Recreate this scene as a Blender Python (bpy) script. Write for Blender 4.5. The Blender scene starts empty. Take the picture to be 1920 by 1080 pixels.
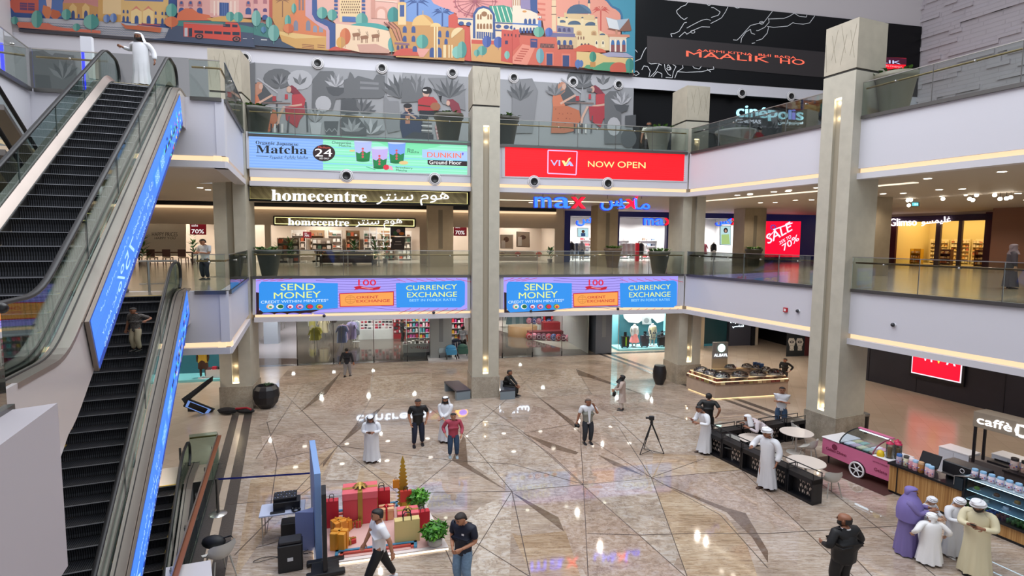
import bpy, math, random
from mathutils import Vector, Matrix
random.seed(7)
SC = bpy.context.scene
COL = SC.collection
# ------------------------------------------------------------------ camera, world, light, exposure
CAM_H = 7.46; FPX = 1040.0; TILT = math.radians(4.97); ROLL = math.radians(.43)
cam = bpy.data.cameras.new('camera'); cam_o = bpy.data.objects.new('camera', cam); COL.objects.link(cam_o)
cam.sensor_width = 36.0; cam.lens = FPX / 1920 * 36.0; cam.clip_end = 300
cam_o.matrix_world = Matrix.Translation((0, 0, CAM_H)) @ Matrix.Rotation(math.pi/2 - TILT, 4, 'X') @ Matrix.Rotation(ROLL, 4, 'Z')
SC.camera = cam_o
SC.view_settings.view_transform = 'Standard'; SC.view_settings.look = 'None'
SC.view_settings.exposure = 0.28; SC.view_settings.gamma = 1.0; SC.view_settings.use_curve_mapping = False
world = bpy.data.worlds.new('world'); SC.world = world; world.use_nodes = True
world.node_tree.nodes['Background'].inputs[0].default_value = (.86, .92, 1.0, 1)
world.node_tree.nodes['Background'].inputs[1].default_value = .62
SC.cycles.max_bounces = 7; SC.cycles.diffuse_bounces = 3; SC.cycles.glossy_bounces = 3; SC.cycles.transmission_bounces = 4
SC.cycles.transparent_max_bounces = 24; SC.cycles.caustics_reflective = False; SC.cycles.caustics_refractive = False
SC.cycles.sample_clamp_indirect = 3.0; SC.cycles.use_denoising = True

def ray(px, py):
    x = (px - 960) / FPX; y = (540 - py) / FPX
    x2 = x*math.cos(ROLL) - y*math.sin(ROLL); y2 = x*math.sin(ROLL) + y*math.cos(ROLL)
    return Vector((x2, math.cos(TILT) + y2*math.sin(TILT), -math.sin(TILT) + y2*math.cos(TILT)))
def onz(px, py, z=0.0):
    d = ray(px, py); t = (z - CAM_H) / d.z
    return Vector((d.x*t, d.y*t, z))
class Frame:                       # s along the facade, w behind it, z up
    def __init__(f, origin, az, n):
        a = math.radians(az); f.o = Vector((*origin, 0)); f.d = Vector((math.sin(a), math.cos(a), 0)); f.n = Vector((*n, 0)).normalized()
    def p(f, s, w, z=0.0): return f.o + f.d*s + f.n*w + Vector((0, 0, z))
    def sw(f, v): r = Vector((v[0], v[1], 0)) - f.o; return r.dot(f.d), r.dot(f.n)
    def px(f, px, py, w=0.0):      # pixel -> (s, z) on the vertical plane at depth w
        d = ray(px, py); o = f.o + f.n*w; t = o.dot(f.n) / d.dot(f.n)
        v = d*t; return (v - f.o).dot(f.d), CAM_H + v.z
    def P(f, px, py, w=0.0): s, z = f.px(px, py, w); return f.p(s, w, z)
    def rz(f): return math.atan2(f.d.y, f.d.x)
aA = math.radians(78.2); aB = math.radians(157.5)
FA = Frame((-1.35, 26.18), 78.2, (-math.cos(aA), math.sin(aA)))          # back facade, s to the right
FB = Frame((8.83, 28.31), 157.5, (.92388, .38268))                       # right facade, s towards the camera, w outwards

# ------------------------------------------------------------------ materials
def lin(h):
    if isinstance(h, (tuple, list)): return tuple(h)[:3]
    h = h.lstrip('#'); c = [int(h[i:i+2], 16)/255 for i in (0, 2, 4)]
    return tuple(v/12.92 if v <= .04045 else ((v+.055)/1.055)**2.4 for v in c)
MATS = {}
def M(col, rough=.55, metal=0.0, emit=0.0, spec=.5, noise=0.0, nscale=6.0, bump=0.0, coat=0.0):
    k = (col, rough, metal, emit, spec, noise, nscale, bump, coat)
    if k in MATS: return MATS[k]
    m = bpy.data.materials.new('surface_' + str(len(MATS))); m.use_nodes = True; nt = m.node_tree; b = nt.nodes['Principled BSDF']
    c = lin(col)
    b.inputs['Base Color'].default_value = (*c, 1); b.inputs['Roughness'].default_value = rough; b.inputs['Metallic'].default_value = metal
    b.inputs['Specular IOR Level'].default_value = spec; b.inputs['Coat Weight'].default_value = coat
    if emit:
        b.inputs['Emission Color'].default_value = (*c, 1); b.inputs['Emission Strength'].default_value = emit
        b.inputs['Base Color'].default_value = (*(v*.15 for v in c), 1)
    if noise or bump:
        tc = nt.nodes.new('ShaderNodeTexCoord'); n = nt.nodes.new('ShaderNodeTexNoise'); n.inputs['Scale'].default_value = nscale; n.inputs['Detail'].default_value = 5
        nt.links.new(tc.outputs['Object'], n.inputs['Vector'])
        if noise:
            r = nt.nodes.new('ShaderNodeValToRGB'); r.color_ramp.elements[0].position = .3; r.color_ramp.elements[1].position = .7
            r.color_ramp.elements[0].color = (*(v*(1-noise) for v in c), 1); r.color_ramp.elements[1].color = (*(min(1, v*(1+noise)) for v in c), 1)
            nt.links.new(n.outputs['Fac'], r.inputs['Fac']); nt.links.new(r.outputs['Color'], b.inputs['Base Color'])
        if bump:
            bp = nt.nodes.new('ShaderNodeBump'); bp.inputs['Strength'].default_value = bump; bp.inputs['Distance'].default_value = .02
            nt.links.new(n.outputs['Fac'], bp.inputs['Height']); nt.links.new(bp.outputs['Normal'], b.inputs['Normal'])
    MATS[k] = m; return m
def glass(tint='#dfeeea', refl=.9, rough=.02):
    k = ('glass', tint, refl, rough)
    if k in MATS: return MATS[k]
    m = bpy.data.materials.new('clear_glass'); m.use_nodes = True; nt = m.node_tree; nt.nodes.clear()
    o = nt.nodes.new('ShaderNodeOutputMaterial'); mx = nt.nodes.new('ShaderNodeMixShader'); t = nt.nodes.new('ShaderNodeBsdfTransparent')
    g = nt.nodes.new('ShaderNodeBsdfGlossy'); f = nt.nodes.new('ShaderNodeFresnel'); mu = nt.nodes.new('ShaderNodeMath')
    t.inputs[0].default_value = (*lin(tint), 1); g.inputs['Roughness'].default_value = rough; f.inputs['IOR'].default_value = 1.5
    mu.operation = 'MULTIPLY'; mu.inputs[1].default_value = refl
    nt.links.new(f.outputs[0], mu.inputs[0]); nt.links.new(mu.outputs[0], mx.inputs[0]); nt.links.new(t.outputs[0], mx.inputs[1]); nt.links.new(g.outputs[0], mx.inputs[2])
    nt.links.new(mx.outputs[0], o.inputs[0]); MATS[k] = m; return m
def ramp_mat(name, coords, build):
    m = bpy.data.materials.new(name); m.use_nodes = True; nt = m.node_tree; b = nt.nodes['Principled BSDF']
    tc = nt.nodes.new('ShaderNodeTexCoord'); build(nt, b, tc.outputs[coords]); return m
def node(nt, t, **kw):
    n = nt.nodes.new('ShaderNode' + t)
    for k, v in kw.items():
        if isinstance(v, bpy.types.NodeSocket): nt.links.new(v, n.inputs[k.replace('_', ' ')])
        elif k in ('operation', 'blend_type', 'data_type', 'wave_type', 'bands_direction', 'feature', 'distance'): setattr(n, k, v)
        else: n.inputs[k.replace('_', ' ')].default_value = v
    return n
def ramp(nt, fac, stops):
    r = nt.nodes.new('ShaderNodeValToRGB'); e = r.color_ramp.elements
    e[0].position, e[0].color = stops[0][0], (*lin(stops[0][1]), 1); e[1].position, e[1].color = stops[1][0], (*lin(stops[1][1]), 1)
    for p, c in stops[2:]: x = e.new(p); x.color = (*lin(c), 1)
    nt.links.new(fac, r.inputs['Fac']); return r.outputs['Color']

# ------------------------------------------------------------------ objects
WM = {}
def meta(o, label=None, cat=None, group=None, kind=None):
    if label: o['label'] = label
    if cat: o['category'] = cat
    if group: o['group'] = group
    if kind: o['kind'] = kind
    return o
def thing(name, label, cat, loc=(0, 0, 0), rz=0.0, group=None, scale=(1, 1, 1)):
    o = bpy.data.objects.new(name, None); COL.objects.link(o); o.empty_display_size = .2
    o.location = loc; o.rotation_euler = (0, 0, rz); o.scale = scale
    WM[o.name] = Matrix.LocRotScale(Vector(loc), Matrix.Rotation(rz, 3, 'Z'), Vector(scale))
    return meta(o, label, cat, group)
class MB:
    def __init__(s): s.v = []; s.f = []; s.mi = []; s.mats = []; s.sm = []; s.T = None
    def _m(s, m):
        if m not in s.mats: s.mats.append(m)
        return s.mats.index(m)
    def add(s, vs, fs, m, smooth=False):
        b = len(s.v); i = s._m(m)
        if s.T is not None: vs = [s.T @ Vector(v) for v in vs]
        s.v += [tuple(v) for v in vs]; s.f += [tuple(b+k for k in f) for f in fs]; s.mi += [i]*len(fs); s.sm += [smooth]*len(fs); return s
    def poly(s, pts, m): return s.add(pts, [tuple(range(len(pts)))], m)
    def prism(s, base, up, m):     # base polygon extruded by the vector up
        n = len(base); up = Vector(up); vs = [Vector(p) for p in base] + [Vector(p)+up for p in base]
        fs = [tuple(range(n-1, -1, -1)), tuple(range(n, 2*n))] + [(i, (i+1) % n, n+(i+1) % n, n+i) for i in range(n)]
        return s.add(vs, fs, m)
    def box(s, x0, x1, y0, y1, z0, z1, m): return s.prism([(x0, y0, z0), (x1, y0, z0), (x1, y1, z0), (x0, y1, z0)], (0, 0, z1-z0), m)
    def fbox(s, F, s0, s1, w0, w1, z0, z1, m):
        return s.prism([F.p(s0, w0, z0), F.p(s1, w0, z0), F.p(s1, w1, z0), F.p(s0, w1, z0)], (0, 0, z1-z0), m)
    def bbox(s, x0, x1, y0, y1, z0, z1, b, m):   # box with chamfered vertical and top edges
        ring = lambda i, z: [(x0+b+i, y0+i, z), (x1-b-i, y0+i, z), (x1-i, y0+b+i, z), (x1-i, y1-b-i, z), (x1-b-i, y1-i, z), (x0+b+i, y1-i, z), (x0+i, y1-b-i, z), (x0+i, y0+b+i, z)]
        return s.loft([ring(b*.6, z0), ring(0, z0+b*.7), ring(0, z1-b*.7), ring(b*.6, z1)], m, False)
    def loft(s, rings, m, smooth=True, caps=True, closed=True):
        n = len(rings[0]); vs = [p for r in rings for p in r]; fs = []
        for k in range(len(rings)-1):
            for i in range(n if closed else n-1):
                j = (i+1) % n; fs.append((k*n+i, k*n+j, (k+1)*n+j, (k+1)*n+i))
        s.add(vs, fs, m, smooth)
        if caps and closed: s.add(rings[0], [tuple(range(n-1, -1, -1))], m); s.add(rings[-1], [tuple(range(n))], m)
        return s
    def lathe(s, prof, m, c=(0, 0, 0), n=20, smooth=True, ex=1.0, ey=1.0, caps=True):
        return s.loft([[(c[0]+r*ex*math.cos(2*math.pi*i/n), c[1]+r*ey*math.sin(2*math.pi*i/n), c[2]+z) for i in range(n)] for r, z in prof], m, smooth, caps)
    def tube(s, pts, r, m, n=8, smooth=True):
        pts = [Vector(p) for p in pts]; rs = r if isinstance(r, (list, tuple)) else [r]*len(pts); rings = []; up = None
        for i, p in enumerate(pts):
            t = (pts[min(i+1, len(pts)-1)] - pts[max(i-1, 0)])
            if t.length < 1e-9: t = Vector((0, 0, 1))
            t.normalize()
            if up is None or abs(up.dot(t)) > .98: up = Vector((0, 0, 1)) if abs(t.z) < .9 else Vector((1, 0, 0))
            a = t.cross(up).normalized(); b2 = a.cross(t).normalized(); up = b2
            rings.append([p + (a*math.cos(2*math.pi*k/n) + b2*math.sin(2*math.pi*k/n))*rs[i] for k in range(n)])
        return s.loft(rings, m, smooth)
    def sphere(s, c, r, m, nu=12, nv=8, e=(1, 1, 1), jit=0.0):
        rings = []
        for j in range(nv+1):
            a = -math.pi/2 + math.pi*max(.02, min(nv-.02, j))/nv
            rings.append([(c[0]+r*e[0]*math.cos(a)*math.cos(2*math.pi*i/nu)*(1+random.uniform(-jit, jit)), c[1]+r*e[1]*math.cos(a)*math.sin(2*math.pi*i/nu)*(1+random.uniform(-jit, jit)), c[2]+r*e[2]*math.sin(a)) for i in range(nu)])
        return s.loft(rings, m, jit == 0)
    def torus(s, c, R, r, m, n=20, k=6, axis='z'):
        rings = []
        for i in range(n+1):
            a = 2*math.pi*i/n; ring = []
            for j in range(k):
                b = 2*math.pi*j/k; x = (R+r*math.cos(b))*math.cos(a); y = (R+r*math.cos(b))*math.sin(a); z = r*math.sin(b)
                q = {'z': (x, y, z), 'y': (x, z, y), 'x': (z, x, y)}[axis]; ring.append((c[0]+q[0], c[1]+q[1], c[2]+q[2]))
            rings.append(ring)
        return s.loft(rings, m, True, caps=False)
    def build(s, name, parent=None, local=False):
        me = bpy.data.meshes.new(name)
        vs = s.v
        W = None
        if parent is not None:
            W = WM.get(parent.name, Matrix.Identity(4))
            if not local: I = W.inverted(); vs = [tuple(I @ Vector(v)) for v in vs]
        me.from_pydata(vs, [], s.f)
        for m in s.mats: me.materials.append(m)
        me.polygons.foreach_set('material_index', s.mi); me.polygons.foreach_set('use_smooth', s.sm); me.update()
        o = bpy.data.objects.new(name, me); COL.objects.link(o)
        if parent is not None: o.parent = parent
        WM[o.name] = W if W is not None else Matrix.Identity(4)
        return o
def single(name, mb, label, cat, group=None): return meta(mb.build(name), label, cat, group)
def struct(name, mb): return meta(mb.build(name), kind='structure')
def copy_tree(o, loc=None, rz=None, label=None, group=None, scale=None, parent=None):
    c = o.copy(); COL.objects.link(c)
    if parent is not None: c.parent = parent
    if loc is not None: c.location = loc
    if rz is not None: c.rotation_euler = (0, 0, rz)
    if scale is not None: c.scale = scale
    if label: c['label'] = label
    if group: c['group'] = group
    for ch in [x for x in CHILD.get(o.name, [])]: copy_tree(ch, parent=c)
    return c
CHILD = {}
def index_children():
    CHILD.clear()
    for o in COL.objects:
        if o.parent: CHILD.setdefault(o.parent.name, []).append(o)

# ------------------------------------------------------------------ text and flat drawing on a real plane
TXT = {}
def text_mesh(s, ext=0.0, bold=0.0, spacing=1.0):
    bold = 0.0; k = (s, ext, bold, spacing)
    if k in TXT: return TXT[k]
    c = bpy.data.curves.new('t', 'FONT'); c.body = s; c.resolution_u = 3; c.extrude = ext; c.offset = bold; c.space_character = spacing; c.size = 1
    o = bpy.data.objects.new('t', c); COL.objects.link(o); dg = bpy.context.evaluated_depsgraph_get(); dg.update()
    me = bpy.data.meshes.new_from_object(o.evaluated_get(dg)); vs = [v.co.copy() for v in me.vertices]; fs = [tuple(p.vertices) for p in me.polygons]
    bpy.data.objects.remove(o); bpy.data.curves.remove(c); bpy.data.meshes.remove(me)
    if not vs: vs = [Vector((0, 0, 0)), Vector((1, 0, 0)), Vector((0, 1, 0))]; fs = []
    x0 = min(v.x for v in vs); x1 = max(v.x for v in vs); y0 = min(v.y for v in vs); y1 = max(v.y for v in vs)
    vs = [((v.x-x0)/max(1e-6, x1-x0), (v.y-y0)/max(1e-6, y1-y0), v.z) for v in vs]
    TXT[k] = (vs, fs, (x1-x0)/max(1e-6, y1-y0)); return TXT[k]
AR = {'ا': 'FE8D2', 'ب': 'FE8F4', 'ة': 'FE932', 'ت': 'FE954', 'ج': 'FE9D4', 'ح': 'FEA14', 'خ': 'FEA54', 'د': 'FEA92', 'ر': 'FEAD2', 'ز': 'FEAF2', 'س': 'FEB14', 'ش': 'FEB54', 'ص': 'FEB94',
      'ض': 'FEBD4', 'ط': 'FEC14', 'ع': 'FEC94', 'غ': 'FECD4', 'ف': 'FED14', 'ق': 'FED54', 'ك': 'FED94', 'ل': 'FEDD4', 'م': 'FEE14', 'ن': 'FEE54', 'ه': 'FEE94', 'و': 'FEED2', 'ي': 'FEF14'}
def ar(t):                          # joined letter forms in drawing order
    out = []
    for i, c in enumerate(t):
        if c not in AR: out.append(c); continue
        base = int(AR[c][:4], 16); n = int(AR[c][4])
        prev = i > 0 and t[i-1] in AR and AR[t[i-1]][4] == '4'; nxt = i+1 < len(t) and t[i+1] in AR and n == 4
        out.append(chr(base + ((3 if prev else 2) if nxt else (1 if prev else 0))))
    return ''.join(reversed(out))
def mb_bold(t):                     # upright bold letters with serifs
    return ''.join(chr(0x1D41A + ord(c) - 97) if 'a' <= c <= 'z' else chr(0x1D400 + ord(c) - 65) if 'A' <= c <= 'Z' else c for c in t)
class Draw:                         # polygons in photograph pixels laid on a vertical plane of a frame
    def __init__(d, F, w, mb=None, off=0.0, side=-1): d.F = F; d.w = w; d.mb = mb or MB(); d.k = 0; d.off = off; d.side = side
    def P(d, x, y, e=0.0): return d.F.P(x, y, d.w) + d.F.n*(d.side*(d.off + d.k*.0002 + e))
    def poly(d, pts, m): d.k += 1; d.mb.poly([d.P(*p) for p in pts], m); return d
    def rect(d, x0, y0, x1, y1, m, sk=0.0): return d.poly([(x0, y0), (x1, y0+sk*(x1-x0)), (x1, y1+sk*(x1-x0)), (x0, y1)], m)
    def ell(d, cx, cy, rx, ry, m, n=18, a0=0.0, a1=360.0):
        ps = [(cx+rx*math.cos(math.radians(a0+(a1-a0)*i/n)), cy-ry*math.sin(math.radians(a0+(a1-a0)*i/n))) for i in range(n + (0 if a1-a0 >= 360 else 1))]
        return d.poly(ps, m)
    def line(d, pts, wd, m):
        for (x0, y0), (x1, y1) in zip(pts, pts[1:]):
            L = math.hypot(x1-x0, y1-y0) or 1; nx, ny = -(y1-y0)/L*wd/2, (x1-x0)/L*wd/2
            d.poly([(x0+nx, y0+ny), (x1+nx, y1+ny), (x1-nx, y1-ny), (x0-nx, y0-ny)], m)
        return d
    def ring(d, cx, cy, rx, ry, wd, m, n=20, a0=0, a1=360):
        return d.line([(cx+rx*math.cos(math.radians(a0+(a1-a0)*i/n)), cy-ry*math.sin(math.radians(a0+(a1-a0)*i/n))) for i in range(n+1)], wd, m)
    def text(d, s, p0, p1, h, m, ext=0.0, bold=0.0, spacing=1.0, slant=0.0):   # bottom-left, bottom-right, height in px
        if bold > .015:              # heavy strokes: the same word laid again a hair to each side
            q_ = bold*h*.42; k0 = d.k
            for dx in (-q_, q_): d.k = k0; d.text(s, (p0[0]+dx+q_, p0[1]), (p1[0]+dx-q_, p1[1]), h, m, ext, .012, spacing, slant)
        d.k += 1; vs, fs, _ = text_mesh(s, .05 if ext else 0.0, bold, spacing)
        out = []
        for x, y, z in vs:
            out.append(d.P(p0[0]+(p1[0]-p0[0])*x + slant*y*h, p0[1]+(p1[1]-p0[1])*x - h*y, (z/.05*.5+.5)*ext if ext else 0))
        d.mb.add(out, fs, m); return d
def area(name, loc, size, power, col=(1, .93, .84), rot=(0, 0, 0), sy=None):
    l = bpy.data.lights.new(name, 'AREA'); l.energy = power; l.color = col; l.size = size
    if sy: l.shape = 'RECTANGLE'; l.size_y = sy
    o = bpy.data.objects.new(name, l); COL.objects.link(o); o.location = loc; o.rotation_euler = rot; return o
def point(name, loc, power, col=(1, .93, .84), r=.05):
    l = bpy.data.lights.new(name, 'POINT'); l.energy = power; l.color = col; l.shadow_soft_size = r
    o = bpy.data.objects.new(name, l); COL.objects.link(o); o.location = loc; return o
# daylight from the skylight above the atrium (its panes lie above the frame)
area('skylight', (-1, 16, 24), 22, 5200, (.93, .96, 1.0), (0, 0, 0), 26)
# ================================================================== SETTING
Z1 = 5.78; Z2 = 11.87; C1 = 3.82; C2 = 9.74; ZT = 15.38
WHITE = M('#cfced6', .5); WHITE2 = M('#cfcdd3', .45); SOFF = M('#c3b9b2', .6); STRIP = M('#ffd9ae', emit=.92)
BEIGE = M('#b9b4a5', .5, noise=.06, nscale=3); BEIGE2 = M('#b5ad9c', .5, noise=.07, nscale=2.5); GAP = M('#3a3733', .7); DARKST = M('#4c4643', .25, noise=.12, nscale=20)
STEEL = M('#b9b6b2', .28, .9); DSTEEL = M('#6f6d6b', .35, .85); BRASS = M('#a58a5e', .28, .85); BLACK = M('#0c0c0e', .35); RUBBER = M('#141316', .5)
GLASS = glass('#f0f6f4', .8); GLASS_G = glass('#dbe9e5', .4)

def granite_mat(name, cols, sc, rough, stretch=(1, 1, 1), dark='#6a5148'):
    def b(nt, p, co):
        mp = node(nt, 'Mapping', Vector=co, Scale=stretch, Rotation=(0, 0, .35))
        n1 = node(nt, 'TexNoise', Vector=mp.outputs[0], Scale=sc*.16, Detail=4.0, Roughness=.6)
        n2 = node(nt, 'TexNoise', Vector=mp.outputs[0], Scale=sc, Detail=10.0, Roughness=.72, Distortion=1.6)
        base = ramp(nt, n1.outputs['Fac'], [(.34, cols[0]), (.68, cols[2]), (.5, cols[1])])
        mp2 = node(nt, 'Mapping', Vector=co, Scale=(stretch[0]*1.0, stretch[1]*3.2, 1), Rotation=(0, 0, -.18))
        n4 = node(nt, 'TexNoise', Vector=mp2.outputs[0], Scale=sc*1.1, Detail=8.0, Roughness=.7, Distortion=1.0)
        st = ramp(nt, n4.outputs['Fac'], [(.36, '#8a7254'), (.62, '#ffffff'), (.46, '#cdb492'), (.53, '#f0e6da')])
        ml = nt.nodes.new('ShaderNodeMix'); ml.data_type = 'RGBA'; ml.blend_type = 'MULTIPLY'; ml.inputs[0].default_value = .55 if rough < .1 else .25; nt.links.new(base, ml.inputs[6]); nt.links.new(st, ml.inputs[7]); base = ml.outputs[2]
        v = node(nt, 'MapRange', Value=n2.outputs['Fac'], From_Min=.48, From_Max=.58)
        v2 = node(nt, 'Math', operation='SUBTRACT'); v2.inputs[0].default_value = 1; nt.links.new(v.outputs[0], v2.inputs[1])
        n3 = node(nt, 'TexNoise', Vector=mp.outputs[0], Scale=sc*6, Detail=4.0, Roughness=.8)
        v3 = node(nt, 'MapRange', Value=n3.outputs['Fac'], From_Min=.45, From_Max=.75)
        mu = node(nt, 'Math', operation='MULTIPLY'); nt.links.new(v.outputs[0], mu.inputs[0]); nt.links.new(v3.outputs[0], mu.inputs[1])
        m1 = nt.nodes.new('ShaderNodeMix'); m1.data_type = 'RGBA'; m1.inputs[7].default_value = (*lin(dark), 1)
        nt.links.new(mu.outputs[0], m1.inputs[0]); nt.links.new(base, m1.inputs[6])
        nt.links.new(m1.outputs[2], p.inputs['Base Color']); p.inputs['Roughness'].default_value = rough
        p.inputs['Specular IOR Level'].default_value = .95
    return ramp_mat(name, 'Object', b)
GRAN = granite_mat('polished_pink_granite', ('#a1958b', '#bbaea3', '#cac0b7'), 2.0, .035, (1, 2.4, 1))
GRAN_L = granite_mat('polished_pale_granite', ('#aca39b', '#c2b9b0', '#d0c8c0'), 1.7, .035, (1.6, 1, 1))
GRAN_P = granite_mat('polished_rose_granite', ('#a2938a', '#b9a99e', '#c6b8ae'), 2.2, .05, (2, 1, 1))
GRAN_Y = granite_mat('polished_ochre_granite', ('#a5907a', '#beab94', '#ccbda9'), 2.0, .05, (1, 2, 1))
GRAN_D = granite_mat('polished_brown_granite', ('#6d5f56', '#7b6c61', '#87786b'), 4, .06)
GRAN_B = granite_mat('column_base_granite', ('#8f897c', '#a39c8e', '#b3ac9d'), 9, .2)
TAN = ramp_mat('tan_floor_tile', 'Object', lambda nt, p, co: (
    (lambda n, br: (nt.links.new(br.outputs['Color'], p.inputs['Base Color']), setattr(p.inputs['Roughness'], 'default_value', .2)))(
        None, node(nt, 'TexBrick', Vector=node(nt, 'Mapping', Vector=co, Rotation=(0, 0, -1.18)).outputs[0], Color1=(*lin('#b8a796'), 1), Color2=(*lin('#b09f8e'), 1), Mortar=(*lin('#9a8a7a'), 1), Scale=.9, Mortar_Size=.004, Bias=0.0, Brick_Width=.6, Row_Height=.6))))
JOINT = M('#4d423c', .3)

fl = MB()
def q(F, s0, s1, w0, w1, z, m, mb=None): (mb or fl).poly([F.p(s0, w0, z), F.p(s1, w0, z), F.p(s1, w1, z), F.p(s0, w1, z)], m)
H0, H1, HW0, HW1 = 3.95, 17.0, -24.3, -21.15            # basement escalator well (in the right-facade frame)
for a in ((-40, H0, -50, 50), (H1, 30, -50, 50), (H0, H1, -50, HW0), (H0, H1, HW1, 50)): q(FB, a[0], a[1], a[2], a[3], 0, TAN)
# polished granite field of the atrium
GB = [FB.p(28, -20.35, .002), FB.p(-3.4, -20.35, .002), FA.p(-10.1, 8.6, .002), FA.p(9.2, 8.6, .002), FB.p(-1.2, .02, .002), FB.p(28, .02, .002)]
fl.poly(GB, GRAN)
for w0, w1 in ((-21.13, -20.86), (-20.66, -20.35)): q(FB, -10, 28, w0, w1, .003, DARKST)
for w0, w1 in ((.05, .33), (.62, .95)): q(FB, -9.0, 28, w0, w1, .003, DARKST)
q(FA, -30, 14.5, 8.0, 8.55, .003, DARKST)
def fp(pts, m, z): fl.poly([onz(x, y, z) for x, y in pts], m)
def clipf(pts): return pts
Zp = .0035
for pts, m in [
    ([(960, 921), (1094, 908), (981, 812), (905, 760), (857, 850)], GRAN_L), ([(1094, 908), (1221, 895), (1100, 790), (1000, 760), (981, 812)], GRAN_P),
    ([(1094, 908), (1221, 895), (1290, 1000), (1262, 1062), (1200, 1003)], GRAN_L), ([(960, 921), (1094, 910), (1102, 1085), (1055, 995), (1020, 950)], GRAN_P),
    ([(1094, 910), (1102, 1085), (1290, 1085)], GRAN_P), ([(960, 1000), (978, 1005), (1060, 995), (1090, 1085), (1000, 1085)], GRAN_Y),
    ([(470, 900), (635, 835), (600, 900), (500, 1000), (440, 1085)], GRAN_Y), ([(490, 818), (590, 812), (634, 836), (560, 870), (495, 880)], GRAN_P),
    ([(634, 836), (700, 880), (680, 900), (610, 900)], GRAN_L), ([(675, 880), (690, 870), (760, 905), (700, 960), (660, 935)], GRAN_Y),
    ([(760, 870), (810, 820), (845, 862), (800, 950), (700, 955)], GRAN_L), ([(900, 950), (960, 925), (955, 1085), (880, 1085), (850, 1000)], GRAN_L),
    ([(1390, 881), (1221, 895), (1225, 850), (1330, 855), (1400, 870)], GRAN_Y), ([(1221, 895), (1330, 940), (1500, 1000), (1500, 900), (1390, 881)], GRAN_P),
    ([(1221, 895), (1287, 1080), (1420, 1080), (1400, 1020), (1360, 965)], GRAN_Y), ([(1100, 790), (1230, 770), (1330, 800), (1325, 845), (1225, 850), (1150, 820)], GRAN_L),
    ([(520, 725), (615, 712), (560, 780), (500, 790)], GRAN_L), ([(620, 715), (700, 700), (700, 745), (650, 780), (600, 760)], GRAN_P),
    ([(695, 705), (810, 700), (808, 750), (694, 750)], GRAN_L), ([(960, 690), (1080, 692), (1110, 740), (1010, 745), (955, 720)], GRAN_L),
    ([(1080, 740), (1210, 740), (1250, 770), (1150, 780)], GRAN_P)]:
    fp(pts, m, Zp); Zp += .0001
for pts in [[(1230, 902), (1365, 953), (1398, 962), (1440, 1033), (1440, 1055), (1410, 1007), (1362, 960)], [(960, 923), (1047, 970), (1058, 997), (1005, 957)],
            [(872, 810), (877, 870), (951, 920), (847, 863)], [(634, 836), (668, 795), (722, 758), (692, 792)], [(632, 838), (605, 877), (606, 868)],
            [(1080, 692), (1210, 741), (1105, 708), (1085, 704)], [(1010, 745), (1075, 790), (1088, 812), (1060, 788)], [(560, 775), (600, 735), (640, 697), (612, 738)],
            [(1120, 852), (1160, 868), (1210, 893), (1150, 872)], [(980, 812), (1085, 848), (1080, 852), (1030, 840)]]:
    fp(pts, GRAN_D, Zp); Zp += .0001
def joint(pts, wd=.010):
    global Zp
    for a, b in zip(pts, pts[1:]):
        A_, B_ = onz(*a, Zp), onz(*b, Zp); n = (B_-A_).normalized().cross(Vector((0, 0, 1)))*wd
        fl.poly([A_+n, B_+n, B_-n, A_-n], JOINT); Zp += .00005
for j in [[(905, 756), (981, 810), (1290, 1085)], [(1089, 780), (1089, 832), (1094, 908), (1103, 1085)], [(430, 945), (700, 925), (960, 921), (1345, 885), (1390, 881), (1500, 876)],
          [(1160, 800), (1221, 895), (1290, 1085)], [(480, 1000), (634, 836), (735, 745), (780, 700)], [(634, 836), (760, 935), (1000, 1085)], [(960, 921), (905, 1010), (860, 1085)], [(960, 921), (995, 1085)],
          [(520, 725), (634, 836)], [(700, 690), (694, 750), (660, 810)], [(565, 725), (480, 860)], [(847, 863), (700, 985)], [(872, 817), (960, 740), (1010, 690)], [(960, 921), (872, 817), (800, 760), (735, 745)],
          [(1094, 908), (1030, 850), (960, 800), (900, 790)], [(1221, 895), (1350, 965), (1440, 1065)], [(1221, 895), (1100, 820), (1010, 745), (960, 690)], [(1221, 895), (1320, 860)], [(1390, 881), (1600, 1080)],
          [(1440, 1000), (1700, 985)], [(1500, 876), (1660, 1000), (1760, 1085)], [(640, 700), (560, 770), (480, 800)], [(500, 790), (520, 860), (500, 1000)], [(1080, 690), (1110, 740), (1230, 770), (1330, 800)],
          [(847, 863), (960, 870), (1094, 908)], [(760, 935), (800, 950), (860, 1085)], [(634, 836), (847, 863)], [(520, 860), (634, 836)], [(440, 1040), (520, 960), (600, 900)], [(1290, 1000), (1440, 1000)], [(1102, 1000), (1200, 1003), (1290, 1000)], [(981, 812), (1100, 790)], [(700, 745), (810, 748)], [(1150, 780), (1225, 850)], [(1560, 1000), (1640, 1085)]]:
    joint(j)
floor0 = struct('floor', fl)
# basement well below the descending escalator
wl = MB(); WDK = M('#3a3836', .5)
wl.poly([FB.p(H0, HW0, -6), FB.p(H1, HW0, -6), FB.p(H1, HW1, -6), FB.p(H0, HW1, -6)], TAN)
for a, b in (((H0, HW0), (H1, HW0)), ((H1, HW0), (H1, HW1)), ((H1, HW1), (H0, HW1)), ((H0, HW1), (H0, HW0))):
    wl.poly([FB.p(*a, -6), FB.p(*b, -6), FB.p(*b, -.001), FB.p(*a, -.001)], WDK)
struct('wall_basement_well', wl)

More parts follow.
